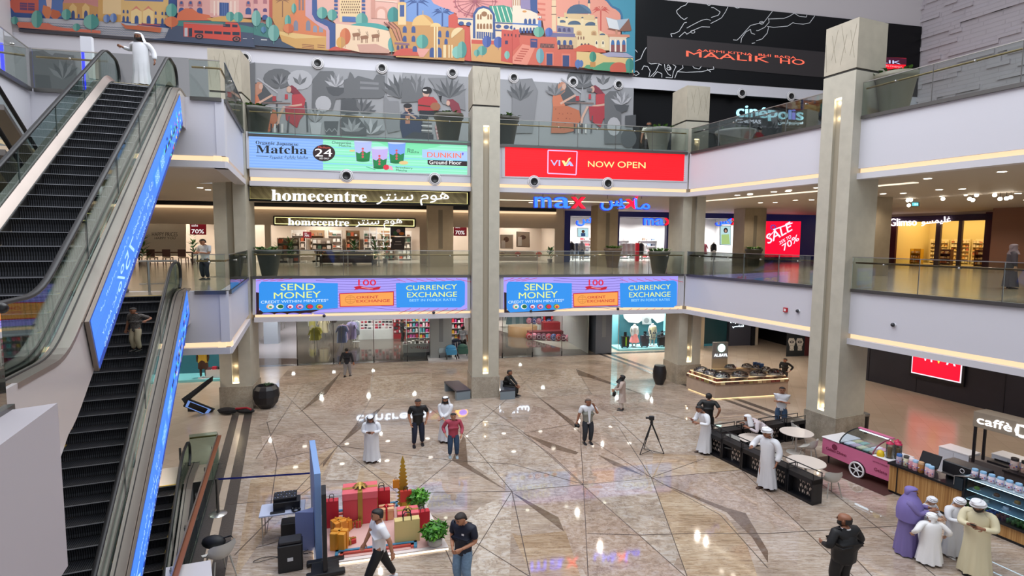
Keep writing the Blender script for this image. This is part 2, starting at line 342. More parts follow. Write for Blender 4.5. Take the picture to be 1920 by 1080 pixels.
# upper floors and the ceilings below them
TAN2 = M('#a79b86', .16, noise=.05, nscale=1.2)
VOIDL = -25.9
def slab(z, zc, land_s, mfloor):
    top = MB(); ce = MB()
    back = [FA.p(-48, .02), FA.p(10.45, .02), FA.p(52, .02), FA.p(52, 34), FA.p(-48, 34)]
    right = [FB.p(0, .02), FB.p(30, .02), FB.p(30, 45), FB.p(-8, 45)]
    left = [FB.p(land_s, -20.6), FB.p(-2.5, -20.45), FB.p(-6, -24), FB.p(-8, -50), FB.p(land_s-1.7, -50), FB.p(land_s-1.7, VOIDL)]
    far = [FB.p(land_s-1.7, -50), FB.p(30, -50), FB.p(30, VOIDL), FB.p(land_s-1.7, VOIDL)]
    for k, pg in enumerate((back, right, left, far)):
        top.poly([p + Vector((0, 0, z - k*.0006)) for p in pg], mfloor); ce.poly([p + Vector((0, 0, zc - k*.0006)) for p in reversed(pg)], SOFF)
    struct('floor', top); struct('ceiling', ce)
slab(Z1, C1, 3.2, TAN2); slab(Z2, C2, 2.45, TAN2)

def fascia(name, F, s0, s1, z1, zc, side=-1, top=None):
    mb = MB(); t = z1 if top is None else top; o = side
    a = [F.p(s0, 0), F.p(s1, 0)]; n = F.n*o
    def slabq(e0, e1, za, zb, m): mb.prism([a[0]+n*e0+Vector((0, 0, za)), a[1]+n*e0+Vector((0, 0, za)), a[1]+n*e1+Vector((0, 0, za)), a[0]+n*e1+Vector((0, 0, za))], (0, 0, zb-za), m)
    slabq(-.25, .0, zc+.33, t, WHITE); slabq(-.35, -.12, zc+.16, zc+.33, STRIP); slabq(-.35, .06, zc-.05, zc+.16, WHITE2)
    return struct(name, mb)
for z1, zc in ((Z1, C1), (Z2, C2)):
    fascia('wall_back', FA, -10.15, -.62, z1, zc); fascia('wall_back', FA, .66, 10.38, z1, zc)
    fascia('wall_right', FB, .05, 7.72, z1, zc); fascia('wall_right', FB, 8.98, 30, z1, zc)
    ls = 3.2 if z1 == Z1 else 2.45
    # left landing: side edge, chamfered corner and front edge
    FL = Frame((FB.p(ls, -20.6).x, FB.p(ls, -20.6).y), 78.2 + 180, (-math.cos(aA), math.sin(aA)))
    fascia('wall_left', FL, 0, 5.35, z1, zc)
    P0, P1 = FB.p(ls, -20.6), FA.p(-10.28, -.38); dv = (P1-P0).normalized(); FS = Frame((P0.x, P0.y), math.degrees(math.atan2(dv.x, dv.y)), (-dv.y, dv.x) if Vector((-dv.y, dv.x, 0)).dot(-FB.n) > 0 else (dv.y, -dv.x))
    fascia('wall_left', FS, 0, (P1-P0).length, z1, zc)
    P2 = FL.p(5.35, 0); 
    FV = Frame((P2.x, P2.y), 157.5, (-FB.n.x, -FB.n.y)); fascia('wall_left', FV, 0, 22, z1, zc)
    LAND = locals().get('LAND', {}); LAND[z1] = (FL, FS, (P1-P0).length, FV)
nl = MB(); nl.prism([FB.p(15.3, -21.8, Z1-.4), FB.p(30, -21.8, Z1-.4), FB.p(30, -40, Z1-.4), FB.p(15.3, -40, Z1-.4)], (0, 0, .395), TAN2); struct('floor', nl)
# near left parapet (beside the viewer)
FN = Frame((FB.p(16.2, -21.07).x, FB.p(16.2, -21.07).y), 157.5, (-FB.n.x, -FB.n.y))
nb = MB(); NW = M('#b3adb3', .45)
pp = [FB.p(16.15, -21.07), FB.p(22, -21.07), FB.p(22, -24), FB.p(16.6, -24), FB.p(16.25, -21.35)]
nb.prism([p + Vector((0, 0, 4.15)) for p in pp], (0, 0, Z1+.05-4.15), NW)
pp2 = [FB.p(16.35, -21.2), FB.p(22, -21.2), FB.p(22, -24), FB.p(16.8, -24)]
nb.prism([p + Vector((0, 0, 3.85)) for p in pp2], (0, 0, .3), WHITE2)
struct('wall_near_left', nb)
# the top floor: band above the gallery, upper wall, cinema wall, textured side wall
WU = 4.5; ZB = 16.12; ZM = 16.75
bw = MB(); bw.fbox(FA, -22, 60, WU, WU+.3, ZB, ZM, WHITE); struct('trim_band', bw)
uw = MB(); uw.fbox(FA, -22, 60, WU+.12, WU+.5, ZM, 28, M('#cfc7c9', .6)); struct('wall_back', uw)
blk = MB(); BK = M('#05060a', .35, spec=.25)
blk.fbox(FA, 9.2, 28.7, WU-.02, WU+.1, ZM, 21.1, BK); struct('wall_cinema', blk)
gw = MB(); gw.fbox(FA, -22, 9.35, WU+.05, WU+.3, Z2, ZB, M('#a8a8ae', .6)); gw.fbox(FA, 9.35, 42, WU+.6, WU+.8, Z2, ZB, BK); gw.fbox(FA, 9.35, 42, WU, WU+.6, ZB-.02, ZB, BK); struct('wall_gallery', gw)
# white relief wall on the right of the top floor
def relief(nt, p, co):
    mp = node(nt, 'Mapping', Vector=co, Rotation=(0, 0, 1.178))
    sx = node(nt, 'SeparateXYZ', Vector=mp.outputs[0])
    cb = node(nt, 'CombineXYZ'); nt.links.new(sx.outputs['X'], cb.inputs['X']); nt.links.new(sx.outputs['Z'], cb.inputs['Y'])
    br = node(nt, 'TexBrick', Vector=cb.outputs[0], Scale=1.0, Mortar_Size=.018, Brick_Width=1.7, Row_Height=.26, Mortar_Smooth=.2, Color1=(.2, .2, .2, 1), Color2=(1, 1, 1, 1), Mortar=(0, 0, 0, 1))
    br.offset = .37; br.squash = .7; br.squash_frequency = 3
    bp = node(nt, 'Bump', Height=br.outputs['Color'], Strength=1.0, Distance=.09); nt.links.new(bp.outputs[0], p.inputs['Normal'])
    p.inputs['Base Color'].default_value = (*lin('#c9c0c6'), 1); p.inputs['Roughness'].default_value = .55
RELF = ramp_mat('white_relief_plaster', 'Object', relief)
rw = MB(); rw.fbox(FB, -2.5, 30, 18.9, 19.2, Z2, 28, RELF)
random.seed(4)
for k in range(220):        # proud bricks of the relief
    z = Z2 + .15 + .26*random.randint(1, 48); s = random.uniform(-2, 14); L = random.choice((.7, 1.1, 1.9, 2.6))
    rw.fbox(FB, s, s+L, 18.83-random.uniform(0, .06), 18.9, z, z+.26, RELF)
struct('wall_right', rw)
# black wall and shop fronts of the ground floor behind the right facade
gb = MB(); SLATE = M('#2b2a33', .42, spec=.4, noise=.1, nscale=1.5)
gb.fbox(FB, .6, 30, 10.15, 10.4, 0, C1, SLATE)
for s in (2.9, 5.35, 9.0, 10.75, 12.5): gb.fbox(FB, s, s+.02, 10.13, 10.15, 0, C1, M('#1b1a20', .5))
gb.fbox(FB, 9.6, 30, 10.14, 10.15, 2.9, 2.92, M('#1b1a20', .5))
struct('wall_black', gb)
# outer shell so that no shop opens into nothing
sh = MB(); SH = M('#b3a89c', .7)
for z0, z1_ in ((0, C1), (Z1, C2)):
    sh.fbox(FA, -48, 52, 30.0, 30.3, z0, z1_, SH); sh.fbox(FB, -35, 30, 40, 40.3, z0, z1_, SH); sh.fbox(FB, -30, 30, -46, -45.7, z0, z1_, SH)
sh.fbox(FB, -10.2, 30, -30.4, -30.1, Z2, 28, M('#d5cfd2', .6)); struct('wall_shell', sh)

# ------------------------------------------------------------------ columns
def column(F, s, w0, dep=1.5, wid=1.26, ztop=15.2, label='', slots=True):
    mb = MB(); h = wid/2; sl = .14; m0 = BEIGE
    F_ = F
    mb.fbox(F_, s-h-.04, s+h+.04, w0-.04, w0+dep+.04, 0, 1.02, GRAN_B)
    mb.fbox(F_, s-h, s+h, w0+.12, w0+dep, 1.02, 13.44, m0)
    for a, b in ((s-h, s-sl), (s+sl, s+h)): mb.fbox(F_, a, b, w0, w0+.12, 1.02, 13.44, m0)
    mb.fbox(F_, s-sl, s+sl, w0, w0+.12, 1.02, 1.15, m0); mb.fbox(F_, s-sl, s+sl, w0, w0+.12, 12.62, 13.44, m0)
    mb.fbox(F_, s-sl, s+sl, w0+.115, w0+.12, 1.15, 12.62, M('#a09683', .6))
    mb.fbox(F_, s-h+.03, s+h-.03, w0+.03, w0+dep-.03, 13.44, 13.52, GAP)
    mb.fbox(F_, s-h, s+h, w0, w0+dep, 13.52, ztop, BEIGE2)
    for k in range(7):                     # carved slanting lines of the upper casing
        x = s-h+.1+k*(wid-.2)/6; zz = 13.65+(k*.37 % .5); dx = .2 if k % 2 else -.2
        a = F_.p(x, w0-.004, zz); b = F_.p(max(s-h+.02, min(s+h-.02, x+dx)), w0-.004, zz+1.0)
        d = F_.d*.007; mb.prism([a-d, a+d, a+d+F_.n*.003, a-d+F_.n*.003], tuple(b-a), M('#968e7d', .7))
    o = meta(mb.build('column'), kind='structure'); o['label'] = label
    for z0, z1_, nm in ((1.155, 1.2, 'foot'), (12.57, 12.61, 'head')):
        g = MB(); g.fbox(F_, s-sl+.03, s+sl-.03, w0+.03, w0+.11, z0, z1_, M('#ffe9c4', emit=5)); single('slot_light', g, 'slot light, ' + nm + ' of ' + label, 'light', 'recessed column slot lights')
    for z in (1.32, 1.9, 12.45, 11.9): point('slot_lamp', F_.p(s, w0+.045, z), 2.2 if z in (1.32, 12.45) else 1.1, (1, .82, .55), .03)
column(FA, -10.9, -.35, label='beige column left of the send money screen')
column(FA, 0.03, -.5, label='beige column in the middle of the back facade')
column(FA, 10.9, .16, label='beige column in the far right corner of the atrium')
column(FB, 8.36, -.4, label='big beige column in the right facade')
def pier(F, s0, s1, w, z0, z1_, m, dep=1.3):
    mb = MB(); mb.fbox(F, s0, s1, w, w+dep, z0, z1_, m); mb.fbox(F, (s0+s1)/2-.13, (s0+s1)/2+.13, w-.004, w, z0+1.1, z1_-.5, M('#776d5d' if z0 else '#6f767c', .7)); return meta(mb.build('column'), kind='structure')
PT = M('#a09077', .5, noise=.05, nscale=3)
for x0, x1 in ((802, 850), (1120, 1158), (1395, 1435)):
    s0, s1 = FA.px(x0, 450, 8.3)[0], FA.px(x1, 450, 8.3)[0]; pier(FA, s0, s1, 8.3, Z1, C2, PT)
pier(FA, FA.px(807, 640, 8.3)[0], FA.px(847, 640, 8.3)[0], 8.3, 0, C1, M('#8b9295', .4), 1.2); pier(FA, FA.px(1117, 640, 8.3)[0], FA.px(1147, 640, 8.3)[0], 8.3, 0, C1, M('#5d6470', .4), 1.6)
sp_ = FB.px(1669, 450, 9.6)[0]; pier(FB, sp_-1.4, sp_, 8.3, Z1, C2, PT)
# cove light lines in the first-floor soffits and downlights
cv = MB(); CV = M('#fff0d8', emit=1.0)
cv.fbox(FA, -9.8, 9.9, 5.4, 5.75, C2-.03, C2-.004, CV); cv.fbox(FB, -4, 9, 3.0, 3.35, C2-.03, C2-.005, CV)
struct('trim_cove', cv)
# ================================================================== PAINTED MURALS (flat paint on real panels)
def pm(c): l_ = lin(c); g_ = sum(l_)/3; return M(tuple(round((v*.88+g_*.12)*.8, 4) for v in l_), .6)
class Z:      # drawing in the enlarged 480-pixel crops of the photograph: x/4 + ox
    def __init__(z, d, ox, oy=0, k=4.0): z.d = d; z.ox = ox; z.oy = oy; z.k = k
    def c(z, x, y): return (z.ox + x/z.k, z.oy + y/z.k)
    def p(z, pts, col): z.d.poly([z.c(*a) for a in pts], pm(col)); return z
    def r(z, x0, y0, x1, y1, col, sk=.075): z.p([(x0, y0), (x1, y0+sk*(x1-x0)), (x1, y1+sk*(x1-x0)), (x0, y1)], col); return z
    def e(z, x, y, rx, ry, col, n=14, a0=0, a1=360): z.d.ell(*z.c(x, y), rx/z.k, ry/z.k, pm(col), n, a0, a1); return z
    def l(z, pts, w, col): z.d.line([z.c(*a) for a in pts], w/z.k, pm(col)); return z
    def tree(z, x, y, rx, ry, c1, c2, trunk=True):
        if trunk: z.l([(x, y+ry*.5), (x, y+ry*1.35)], max(3, rx*.1), c2)
        z.e(x, y, rx, ry, c1); z.e(x, y, rx, ry, c2, 10, -90, 90); return z
    def arch(z, x, y, w, h, col):
        z.p([(x-w/2, y), (x-w/2, y-h*.6)] + [(x-w/2*math.cos(math.pi*i/5), y-h*.6-h*.4*math.sin(math.pi*i/5)) for i in range(1, 5)] + [(x+w/2, y-h*.6+w*.07), (x+w/2, y+w*.07)], col); return z
    def palm(z, x, y, h, r, col):
        z.l([(x, y), (x, y-h)], r*.13, col)
        for k in range(8):
            a = math.radians(-25+k*230/7); ex, ey = x+r*math.cos(a), y-h-r*.55*math.sin(a)
            z.p([(x, y-h-3), ((x+ex)/2, (y-h+ey)/2-r*.2), (ex, ey+r*.12), ((x+ex)/2, (y-h+ey)/2-r*.05)], col)
        return z
    def dome(z, x, y, r, h, col, col2=None):
        z.e(x, y, r, h, col, 12, 0, 180)
        if col2: z.e(x, y, r, h, col2, 8, 0, 90)
        return z
t = thing('mural', 'large colourful city mural with red bus, domes and palms above the grey gallery wall', 'mural', FA.p(0, WU-.02, ZM))
md = Draw(FA, WU, off=.10)
md.mb.prism([FA.P(18, -8, WU), FA.P(1187, -8, WU), FA.P(1187, 142.5, WU), FA.P(40, 60, WU)], tuple(-FA.n*.09), M('#c98f86', .6))
fr = Draw(FA, WU, off=.115); fr.mb.prism([fr.P(38, 56), fr.P(1185, 139), fr.P(1185, 144.5), fr.P(40, 61.5)], tuple(-FA.n*.03), M('#3c3a40', .4)); fr.mb.build('bottom_frame', t)
TE, TE2, BL, BL2, OR, OR2, RD, YE, YE2, PK, PK2, MU = '#6fae9f', '#3f8f86', '#2e4f8c', '#4d6fae', '#d9773f', '#c9602f', '#cf4a37', '#e0b368', '#c8904a', '#dc9d95', '#c98079', '#d49f4e'
a = Z(md, 0)
a.p([(70, -20), (1340, -20), (1340, 190), (1250, 290), (770, 250), (160, 225), (95, 140)], BL)
a.p([(110, -20), (300, -20), (300, 110), (120, 100), (75, 40)], '#d0573f').r(160, 25, 215, 80, '#6d3f6b').r(220, 28, 270, 84, '#6d3f6b')
for y in (42, 60): a.l([(160, y), (270, y+6)], 3, '#d0573f')
a.p([(300, -20), (480, -20), (480, 140), (300, 120)], BL2).p([(350, -20), (400, -20), (395, 70), (365, 70)], '#e8b7a5')
a.p([(335, 45), (385, 60), (400, 95), (380, 145), (355, 145), (325, 100)], OR).p([(400, 75), (455, 90), (470, 120), (425, 160), (390, 130)], OR2)
a.p([(480, 30), (560, 0), (640, 30), (745, 40), (745, 155), (480, 135)], YE2).p([(480, 30), (500, -20), (745, -20), (745, 60), (640, 30)], PK2)
for x in (555, 650): a.p([(x-25, 140), (x-25, 60), (x, 30), (x+30, 60), (x+30, 146)], YE).arch(x+3, 145, 26, 60, '#3a4d86')
for x in (505, 600, 705, 735): a.arch(x, 140, 14, 30, '#34508c')
a.r(745, -20, 920, 165, MU, .05).r(780, -20, 915, 110, '#e9c489', .05)
a.p([(915, -20), (1270, -20), (1270, 190), (915, 165)], YE).p([(930, -20), (1240, -20), (1230, 20), (940, 10)], '#5668a8')
for x in (1030, 1120): a.p([(x-40, 180), (x-40, 90), (x, 55), (x+40, 92), (x+40, 188)], '#eecb86').p([(x-44, 92), (x, 50), (x+44, 95), (x, 70)], '#d97f63').arch(x+2, 182, 30, 60, BL)
for x in (935, 965, 1175, 1225, 1250): a.arch(x, 170+(x-935)*.06, 18, 45, BL).arch(x, 105+(x-935)*.05, 14, 26, BL)
a.p([(95, 135), (480, 150), (920, 175), (1325, 225), (1325, 305), (1050, 290), (770, 270), (160, 215)], '#b8b6bd')
for j in range(6):
    y0 = 155+j*17
    for i in range(0, 58): 
        x = 150+i*20; yb = y0+x*.062
        if yb < 150+(x-95)*.075 or yb > 205+(x-160)*.085: continue
        a.l([(x, yb), (x+10, yb+6), (x+20, yb+1)], 3.5, '#7b8598')
a.p([(140, 175), (380, 185), (420, 205), (500, 220), (770, 240), (770, 262), (160, 218)], '#d9694a').p([(915, 180), (955, 225), (1215, 255), (1225, 220), (1050, 205), (960, 200)], OR2).l([(1040, 205), (1080, 190), (1215, 200)], 6, RD).l([(1070, 200), (1210, 215)], 4, RD)
a.tree(295, 155, 42, 66, TE, TE2, False).tree(700, 175, 58, 55, TE, TE2).tree(590, 215, 28, 28, TE, TE2).tree(515, 120, 36, 40, TE, TE2, False).tree(815, 150, 26, 30, '#7d95c2', BL2, False).tree(865, 145, 26, 34, '#7d95c2', BL2, False).tree(130, 165, 26, 30, TE, TE2, False)
a.p([(1250, 290), (1290, 200), (1345, 165), (1600, 150), (1920, 170), (1920, 365), (1110, 305), (1250, 295)], '#44506b').p([(1345, 165), (1600, 170), (1830, 200), (1920, 220), (1920, 260), (1820, 250), (1300, 200)], '#3c8079')
a.p([(1340, -20), (1920, -20), (1920, 145), (1640, 145), (1340, 110)], PK).p([(1585, -20), (1800, -20), (1800, 125), (1585, 110)], '#e3b3a6')
for x in (1372, 1440, 1508, 1870): a.arch(x, 60, 34, 42, '#b06a72').arch(x, 42, 18, 20, BL).arch(x, 118, 42, 50, BL)
a.r(1655, 30, 1725, 130, BL, .05)
for x in (1612, 1640, 1735, 1765): a.r(x, 20, x+10, 128, '#efd2c2', 0)
for x in (1675, 1690, 1705): a.l([(x, 32), (x, 130)], 2.5, '#6d8bc2')
a.tree(1298, 90, 42, 52, TE, TE2, False).tree(1298, 175, 52, 40, OR, OR2)
a.p([(1335, 165), (1345, 110), (1400, 75), (1450, 75), (1500, 110), (1580, 125), (1605, 165)], '#d8683a').p([(1560, 150), (1700, 130), (1900, 160), (1900, 180), (1700, 175), (1600, 170)], MU)
a.tree(1735, 135, 32, 36, TE, TE2).tree(1795, 140, 36, 38, TE, TE2)
# red double-decker bus painted on the mural
a.p([(1388, 178), (1700, 195), (1700, 178), (1790, 183), (1812, 225), (1815, 320), (1745, 318), (1560, 298), (1388, 285)], '#d8432f')
for x0, x1 in ((1468, 1535), (1545, 1605), (1615, 1672), (1682, 1738)): a.r(x0, 238+(x0-1468)*.05, x1, 258+(x0-1468)*.05, '#2c2f44', .06)
a.r(1682, 190, 1735, 212, '#2c2f44', .06).r(1750, 195, 1790, 215, '#2c2f44', .05).r(1752, 250, 1805, 275, '#2c2f44', .03).r(1395, 220, 1418, 284, '#b7bcc4', 0).r(1425, 222, 1452, 286, '#2c2f44', 0).l([(1392, 185), (1700, 200)], 5, '#8d8a90')
for x, y in ((1505, 284), (1782, 304)): a.e(x, y, 31, 21, '#1f2130').e(x, y, 20, 13, '#9a5a56').e(x, y, 9, 6, '#1f2130')
for x in (1830, 1900): a.r(x, 297, x+30, 301, '#d9d5d2', .06)
b = Z(md, 480)
b.p([(-10, -20), (120, -20), (120, 150), (-10, 135)], PK).r(105, -20, 130, 150, '#b8503c', .05)
for x in (5, 75): b.arch(x, 40, 30, 36, '#b06a72').arch(x, 100, 30, 26, '#5a3c72').arch(x, 160, 42, 38, BL)
b.p([(-10, 190), (80, 190), (130, 290), (300, 330), (305, 375), (-10, 350)], '#3f4f66').p([(-10, 190), (60, 180), (130, 250), (120, 300), (-10, 270)], '#3c8079').r(45, 305, 90, 311, '#d9d5d2', .05)
b.p([(130, -20), (300, -20), (300, 110), (240, 140), (260, 280), (180, 260), (130, 160)], YE2).palm(205, 140, 120, 60, '#8a5a3c')
b.p([(260, 120), (300, 110), (300, -20), (375, -20), (375, 120), (520, 215), (545, 290), (240, 270)], OR)
for x in (325, 350): b.r(x, 0, x+14, 90, '#7d6a72', 0)
for x in (300, 392): b.arch(x+4, 240, 34, 76, '#7d7f92')
for x in (447, 492): b.arch(x, 252, 30, 50, '#8d8fa0')
b.p([(180, 265), (340, 270), (540, 285), (560, 390), (305, 372), (200, 320)], MU).p([(120, 240), (260, 255), (540, 290), (300, 300), (200, 275)], '#e3ba6e')
b.p([(375, -20), (430, -20), (430, 120), (490, 170), (560, 190), (560, 380), (530, 380), (530, 240), (480, 210), (375, 130)], '#c79aa9').p([(425, -20), (460, -20), (465, 110), (520, 155), (600, 190), (600, 360), (555, 385), (555, 240), (540, 210), (450, 165), (425, 120)], BL)
b.r(350, 340, 440, 345, '#8a4632', .1).r(350, 352, 440, 357, '#8a4632', .1).r(350, 364, 440, 369, '#8a4632', .1).r(465, 345, 520, 350, '#8a4632', .1).r(465, 360, 520, 365, '#8a4632', .1)
b.p([(460, -20), (1110, -20), (1110, 190), (860, 230), (600, 190), (520, 110), (465, 100)], '#dfa795').r(630, -20, 790, 175, '#e5c48e', .03)
for yy in range(6):
    for xx in range(9): b.r(640+xx*16+(yy % 2)*6, 0+yy*20, 648+xx*16+(yy % 2)*6, 11+yy*20, '#7a5641', 0)
b.r(650, 135, 750, 175, '#3d66a6', .04)
for x in (590, 795): 
    for y in (-15, 12, 40, 68, 98, 128): b.r(x, y, x+26, y+18, BL, .03)
b.r(865, -20, 895, 150, '#c98a76', 0).arch(940, 150, 90, 90, '#d0937f').arch(940, 150, 60, 70, '#e8b9a6')
b.l([(895, 15), (1060, 30)], 8, '#f0c8b4')
b.tree(500, 110, 40, 44, TE, TE2).tree(575, 125, 36, 42, TE, TE2).tree(795, 165, 46, 56, TE, TE2).tree(290, 75, 18, 36, TE, TE2).tree(245, 170, 24, 45, TE, TE2).tree(250, 225, 40, 35, OR, OR2)
b.tree(10, 150, 35, 60, '#7db3a8', '#5d9c93').tree(105, 180, 24, 42, TE, TE2).tree(140, 260, 42, 62, '#7db3a8', '#5a9a92').tree(65, 235, 20, 24, '#4f86a8', '#3b6f95')
b.e(660, 390, 110, 36, RD, 16, 0, 180).e(830, 238, 165, 55, '#3b9d97', 18, 0, 180)
b.p([(600, 190), (860, 215), (1000, 245), (1040, 400), (790, 405), (600, 360)], '#eccaa5').p([(760, 345), (900, 340), (1000, 385), (1000, 410), (780, 405)], '#cf9a86')
for x, y in ((725, 262), (785, 282), (868, 272)):
    b.p([(x, y), (x+45, y-6), (x+62, y+6), (x+55, y+22), (x+10, y+26), (x, y+14)], '#9a6645')
    for k in (4, 14, 38, 48): b.r(x+k, y+18, x+k+5, y+52, '#8a5a3c', 0)
    b.l([(x+55, y), (x+40, y-32)], 3, '#6d4530').l([(x+60, y), (x+50, y-34)], 3, '#6d4530')
b.tree(672, 285, 40, 62, OR, OR2).tree(640, 330, 34, 42, '#e0a23f', YE2).tree(1018, 345, 28, 55, '#58a59f', TE2).tree(1030, 128, 44, 62, '#2f8f8a', '#247a78')
b.p([(1110, -20), (1480, -20), (1480, 215), (1330, 210), (1110, 190)], '#6a8fc9').p([(1290, -20), (1920, -20), (1920, 240), (1500, 240), (1500, 115), (1440, 90), (1330, 40)], '#e0918c')
b.palm(1210, 130, 95, 95, BL).palm(1395, 210, 100, 85, BL)
b.p([(1440, 130), (1490, 110), (1520, 160), (1600, 210), (1615, 470), (1540, 460), (1440, 220)], RD)
# ferris wheel
zr = [(1640+150*math.cos(math.radians(k*10)), 25+105*math.sin(math.radians(k*10))) for k in range(37)]
b.l(zr, 6, '#a65363').l([(1640+130*math.cos(math.radians(k*10)), 25+90*math.sin(math.radians(k*10))) for k in range(37)], 3, '#a65363')
for k in range(0, 36, 2): b.l([(1640, 25), (1640+150*math.cos(math.radians(k*10)), 25+105*math.sin(math.radians(k*10)))], 2.5, '#a65363')
for k in range(0, 18): b.e(1640+158*math.cos(math.radians(k*20)), 25+112*math.sin(math.radians(k*20)), 7, 6, '#c4646c', 8)
b.l([(1640, 25), (1570, 140)], 6, '#a65363').l([(1640, 25), (1700, 130)], 6, '#a65363')
# yellow mosque with domes and arches
b.p([(1010, 180), (1110, 170), (1330, 205), (1560, 235), (1560, 470), (1050, 440), (1000, 240)], YE2).r(1065, 40, 1125, 200, '#e8c48b', 0).r(1078, -20, 1112, 140, BL, 0).e(1095, 42, 32, 12, YE)
for k in range(5): b.l([(960+k*16, 180), (1020+k*14, 230), (1060+k*10, 320)], 7, ('#7a3b33', '#c9776a')[k % 2])
b.dome(1250, 205, 82, 80, YE, '#cf9950').l([(1250, 125), (1250, 95)], 5, YE).dome(1345, 215, 40, 30, '#e6c27a')
for x in (1115, 1180): b.arch(x, 258, 30, 48, BL).arch(x, 325, 28, 44, BL)
for x in (1375, 1432): b.arch(x, 292, 24, 50, BL).arch(x-10, 345, 24, 42, BL)
for x in (1320, 1370): b.arch(x, 440, 40, 72, BL)
for x in (1332, 1352, 1402, 1412, 1440, 1462): b.r(x, 350 if x > 1400 else 215, x+9, 445, '#f0d9a5', 0)
for x in (1065, 1095, 1130): b.arch(x, 385, 20, 34, '#4d3f6d')
b.r(1040, 330, 1150, 345, '#8d6478').e(1130, 430, 100, 55, RD, 16, 0, 180)
b.tree(1245, 325, 45, 52, '#5fae9c', '#3f8f86').p([(1195, 375), (1300, 380), (1280, 410), (1255, 440), (1225, 440), (1210, 405)], '#e59a8b').arch(1190, 400, 34, 42, BL)
b.e(1520, 280, 60, 60, '#e6c890', 14, 60, 200).tree(1540, 385, 36, 62, TE, TE2, False).tree(1505, 405, 38, 46, '#7dbcae', TE, False)
# arched hall with green barrel roof
b.p([(1510, 150), (1620, 150), (1920, 180), (1920, 480), (1610, 465), (1600, 210), (1510, 190)], '#e8cfae').p([(1740, 60), (1850, 55), (1920, 75), (1920, 185), (1790, 180), (1770, 110)], '#2f9a7f')
for k in range(5): b.l([(1765+k*34, 60+k*3), (1800+k*34, 180)], 7, '#e6e2c8')
b.p([(1622, 300), (1622, 120), (1650, 75), (1700, 58), (1750, 75), (1785, 120), (1790, 305)], BL).p([(1640, 300), (1640, 125), (1665, 88), (1700, 75), (1742, 90), (1768, 125), (1772, 305)], '#efd7b2')
b.e(1706, 120, 22, 20, '#9a6a3f')
for x in (1660, 1680, 1735, 1755): b.arch(x, 160, 14, 40, '#9a6a3f')
for x in (1660, 1682, 1706, 1730, 1754): b.arch(x, 230, 17, 40, '#9a6a3f')
b.r(1645, 250, 1775, 302, BL, .06)
for x in range(1650, 1776, 16): b.l([(x, 250), (x, 310)], 4, '#efd7b2')
for x in (1535, 1590, 1812, 1870, 1915): b.e(x, 190+(x-1535)*.08, 20, 15, BL, 12)
b.l([(1510, 155), (1620, 160)], 8, BL).l([(1780, 185), (1920, 192)], 8, BL).l([(1785, 240), (1920, 250)], 10, BL)
b.p([(1610, 310), (1920, 330), (1920, 495), (1610, 468)], '#d39c58').p([(1610, 310), (1830, 320), (1830, 350), (1610, 340)], RD).tree(1690, 392, 36, 36, TE, TE2).tree(1650, 410, 22, 26, TE, TE2).tree(1725, 325, 34, 44, '#4a63ad', '#34509a').tree(1810, 330, 34, 42, '#4a63ad', '#34509a')
b.p([(1835, 235), (1935, 245), (1935, 490), (1830, 470)], '#cf4a3b')
for x in (1855, 1880, 1905): b.r(x, 268, x+9, 285, '#4a2440', 0)
b.r(1860, 318, 1882, 345, '#3b2c5e', 0).tree(1875, 425, 20, 30, '#7dbcae', TE)
c = Z(md, 960)
c.p([(-5, -20), (60, -20), (60, 80), (140, 95), (210, 130), (210, 240), (-5, 250)], '#e8d6bd').p([(40, -20), (125, -20), (130, 90), (60, 80)], '#8f7fa8').p([(125, -20), (185, -20), (185, 120), (130, 95)], BL)
for x in (0, 16, 32, 48): c.r(x, -20, x+7, 58, '#b9835a', 0)
c.e(85, 102, 16, 8, '#d9903f').r(-5, 185, 210, 196, '#3f6fb5', .06)
for x in (93, 125, 157): c.arch(x, 194, 22, 40, BL)
for x in (10, 55, 80, 105, 130, 155): c.arch(x, 262, 17, 42, BL)
c.arch(198, 270, 24, 130, '#5c86c9')
c.p([(180, -20), (665, -20), (740, 40), (800, 110), (800, 300), (240, 285), (210, 130), (180, 90)], '#e8957c')
for y in (-5, 35, 75, 115, 150): c.p([(182, y), (240, y+6), (240, y+22), (182, y+16)], '#d9705a')
c.p([(665, -20), (910, -20), (905, 560), (830, 540), (810, 300), (800, 120), (735, 60)], '#2f93ae').l([(660, -5), (700, 20), (735, 65), (790, 90), (808, 130), (812, 200), (830, 260)], 16, '#276f9a')
c.r(288, -20, 318, 250, '#e9c79a', 0)
for y in (10, 60, 120): c.r(284, y, 322, y+7, '#8d6a54', 0)
c.palm(652, 245, 150, 72, '#cf4a3b').r(556, 40, 572, 150, '#e9c79a', 0).p([(553, 42), (564, -5), (576, 42)], '#3d4f66')
c.p([(325, 140), (625, 165), (640, 300), (640, 240), (720, 290), (720, 390), (450, 400), (450, 300), (330, 265)], '#e8cd98').p([(380, 110), (605, 130), (605, 170), (380, 150)], '#dcbb85')
c.dome(490, 118, 92, 70, '#3f5f7d', '#4d7290').l([(490, 50), (490, 22)], 4, '#3f5f7d')
for x, y, r in ((365, 185, 30), (455, 200, 48), (578, 207, 44), (664, 278, 22)): c.dome(x, y, r, r*.62, '#46617c', '#3a5570')
for x in (340, 398, 515, 618): c.r(x-8, 150 if x < 500 else 155, x+8, 205, '#e9d3a5', 0); c.dome(x, 152, 9, 10, '#3f5568')
c.p([(325, 205), (450, 222), (450, 265), (325, 255)], '#7d7a9a')
for x in (345, 380, 415): c.arch(x, 252, 22, 28, '#4c4670')
for x in (490, 600): c.arch(x, 278, 40, 34, '#d0a46b').arch(x, 278, 24, 24, '#b98a5a')
for x in (465, 485, 505, 525): c.arch(x, 310, 9, 24, '#8d5a46')
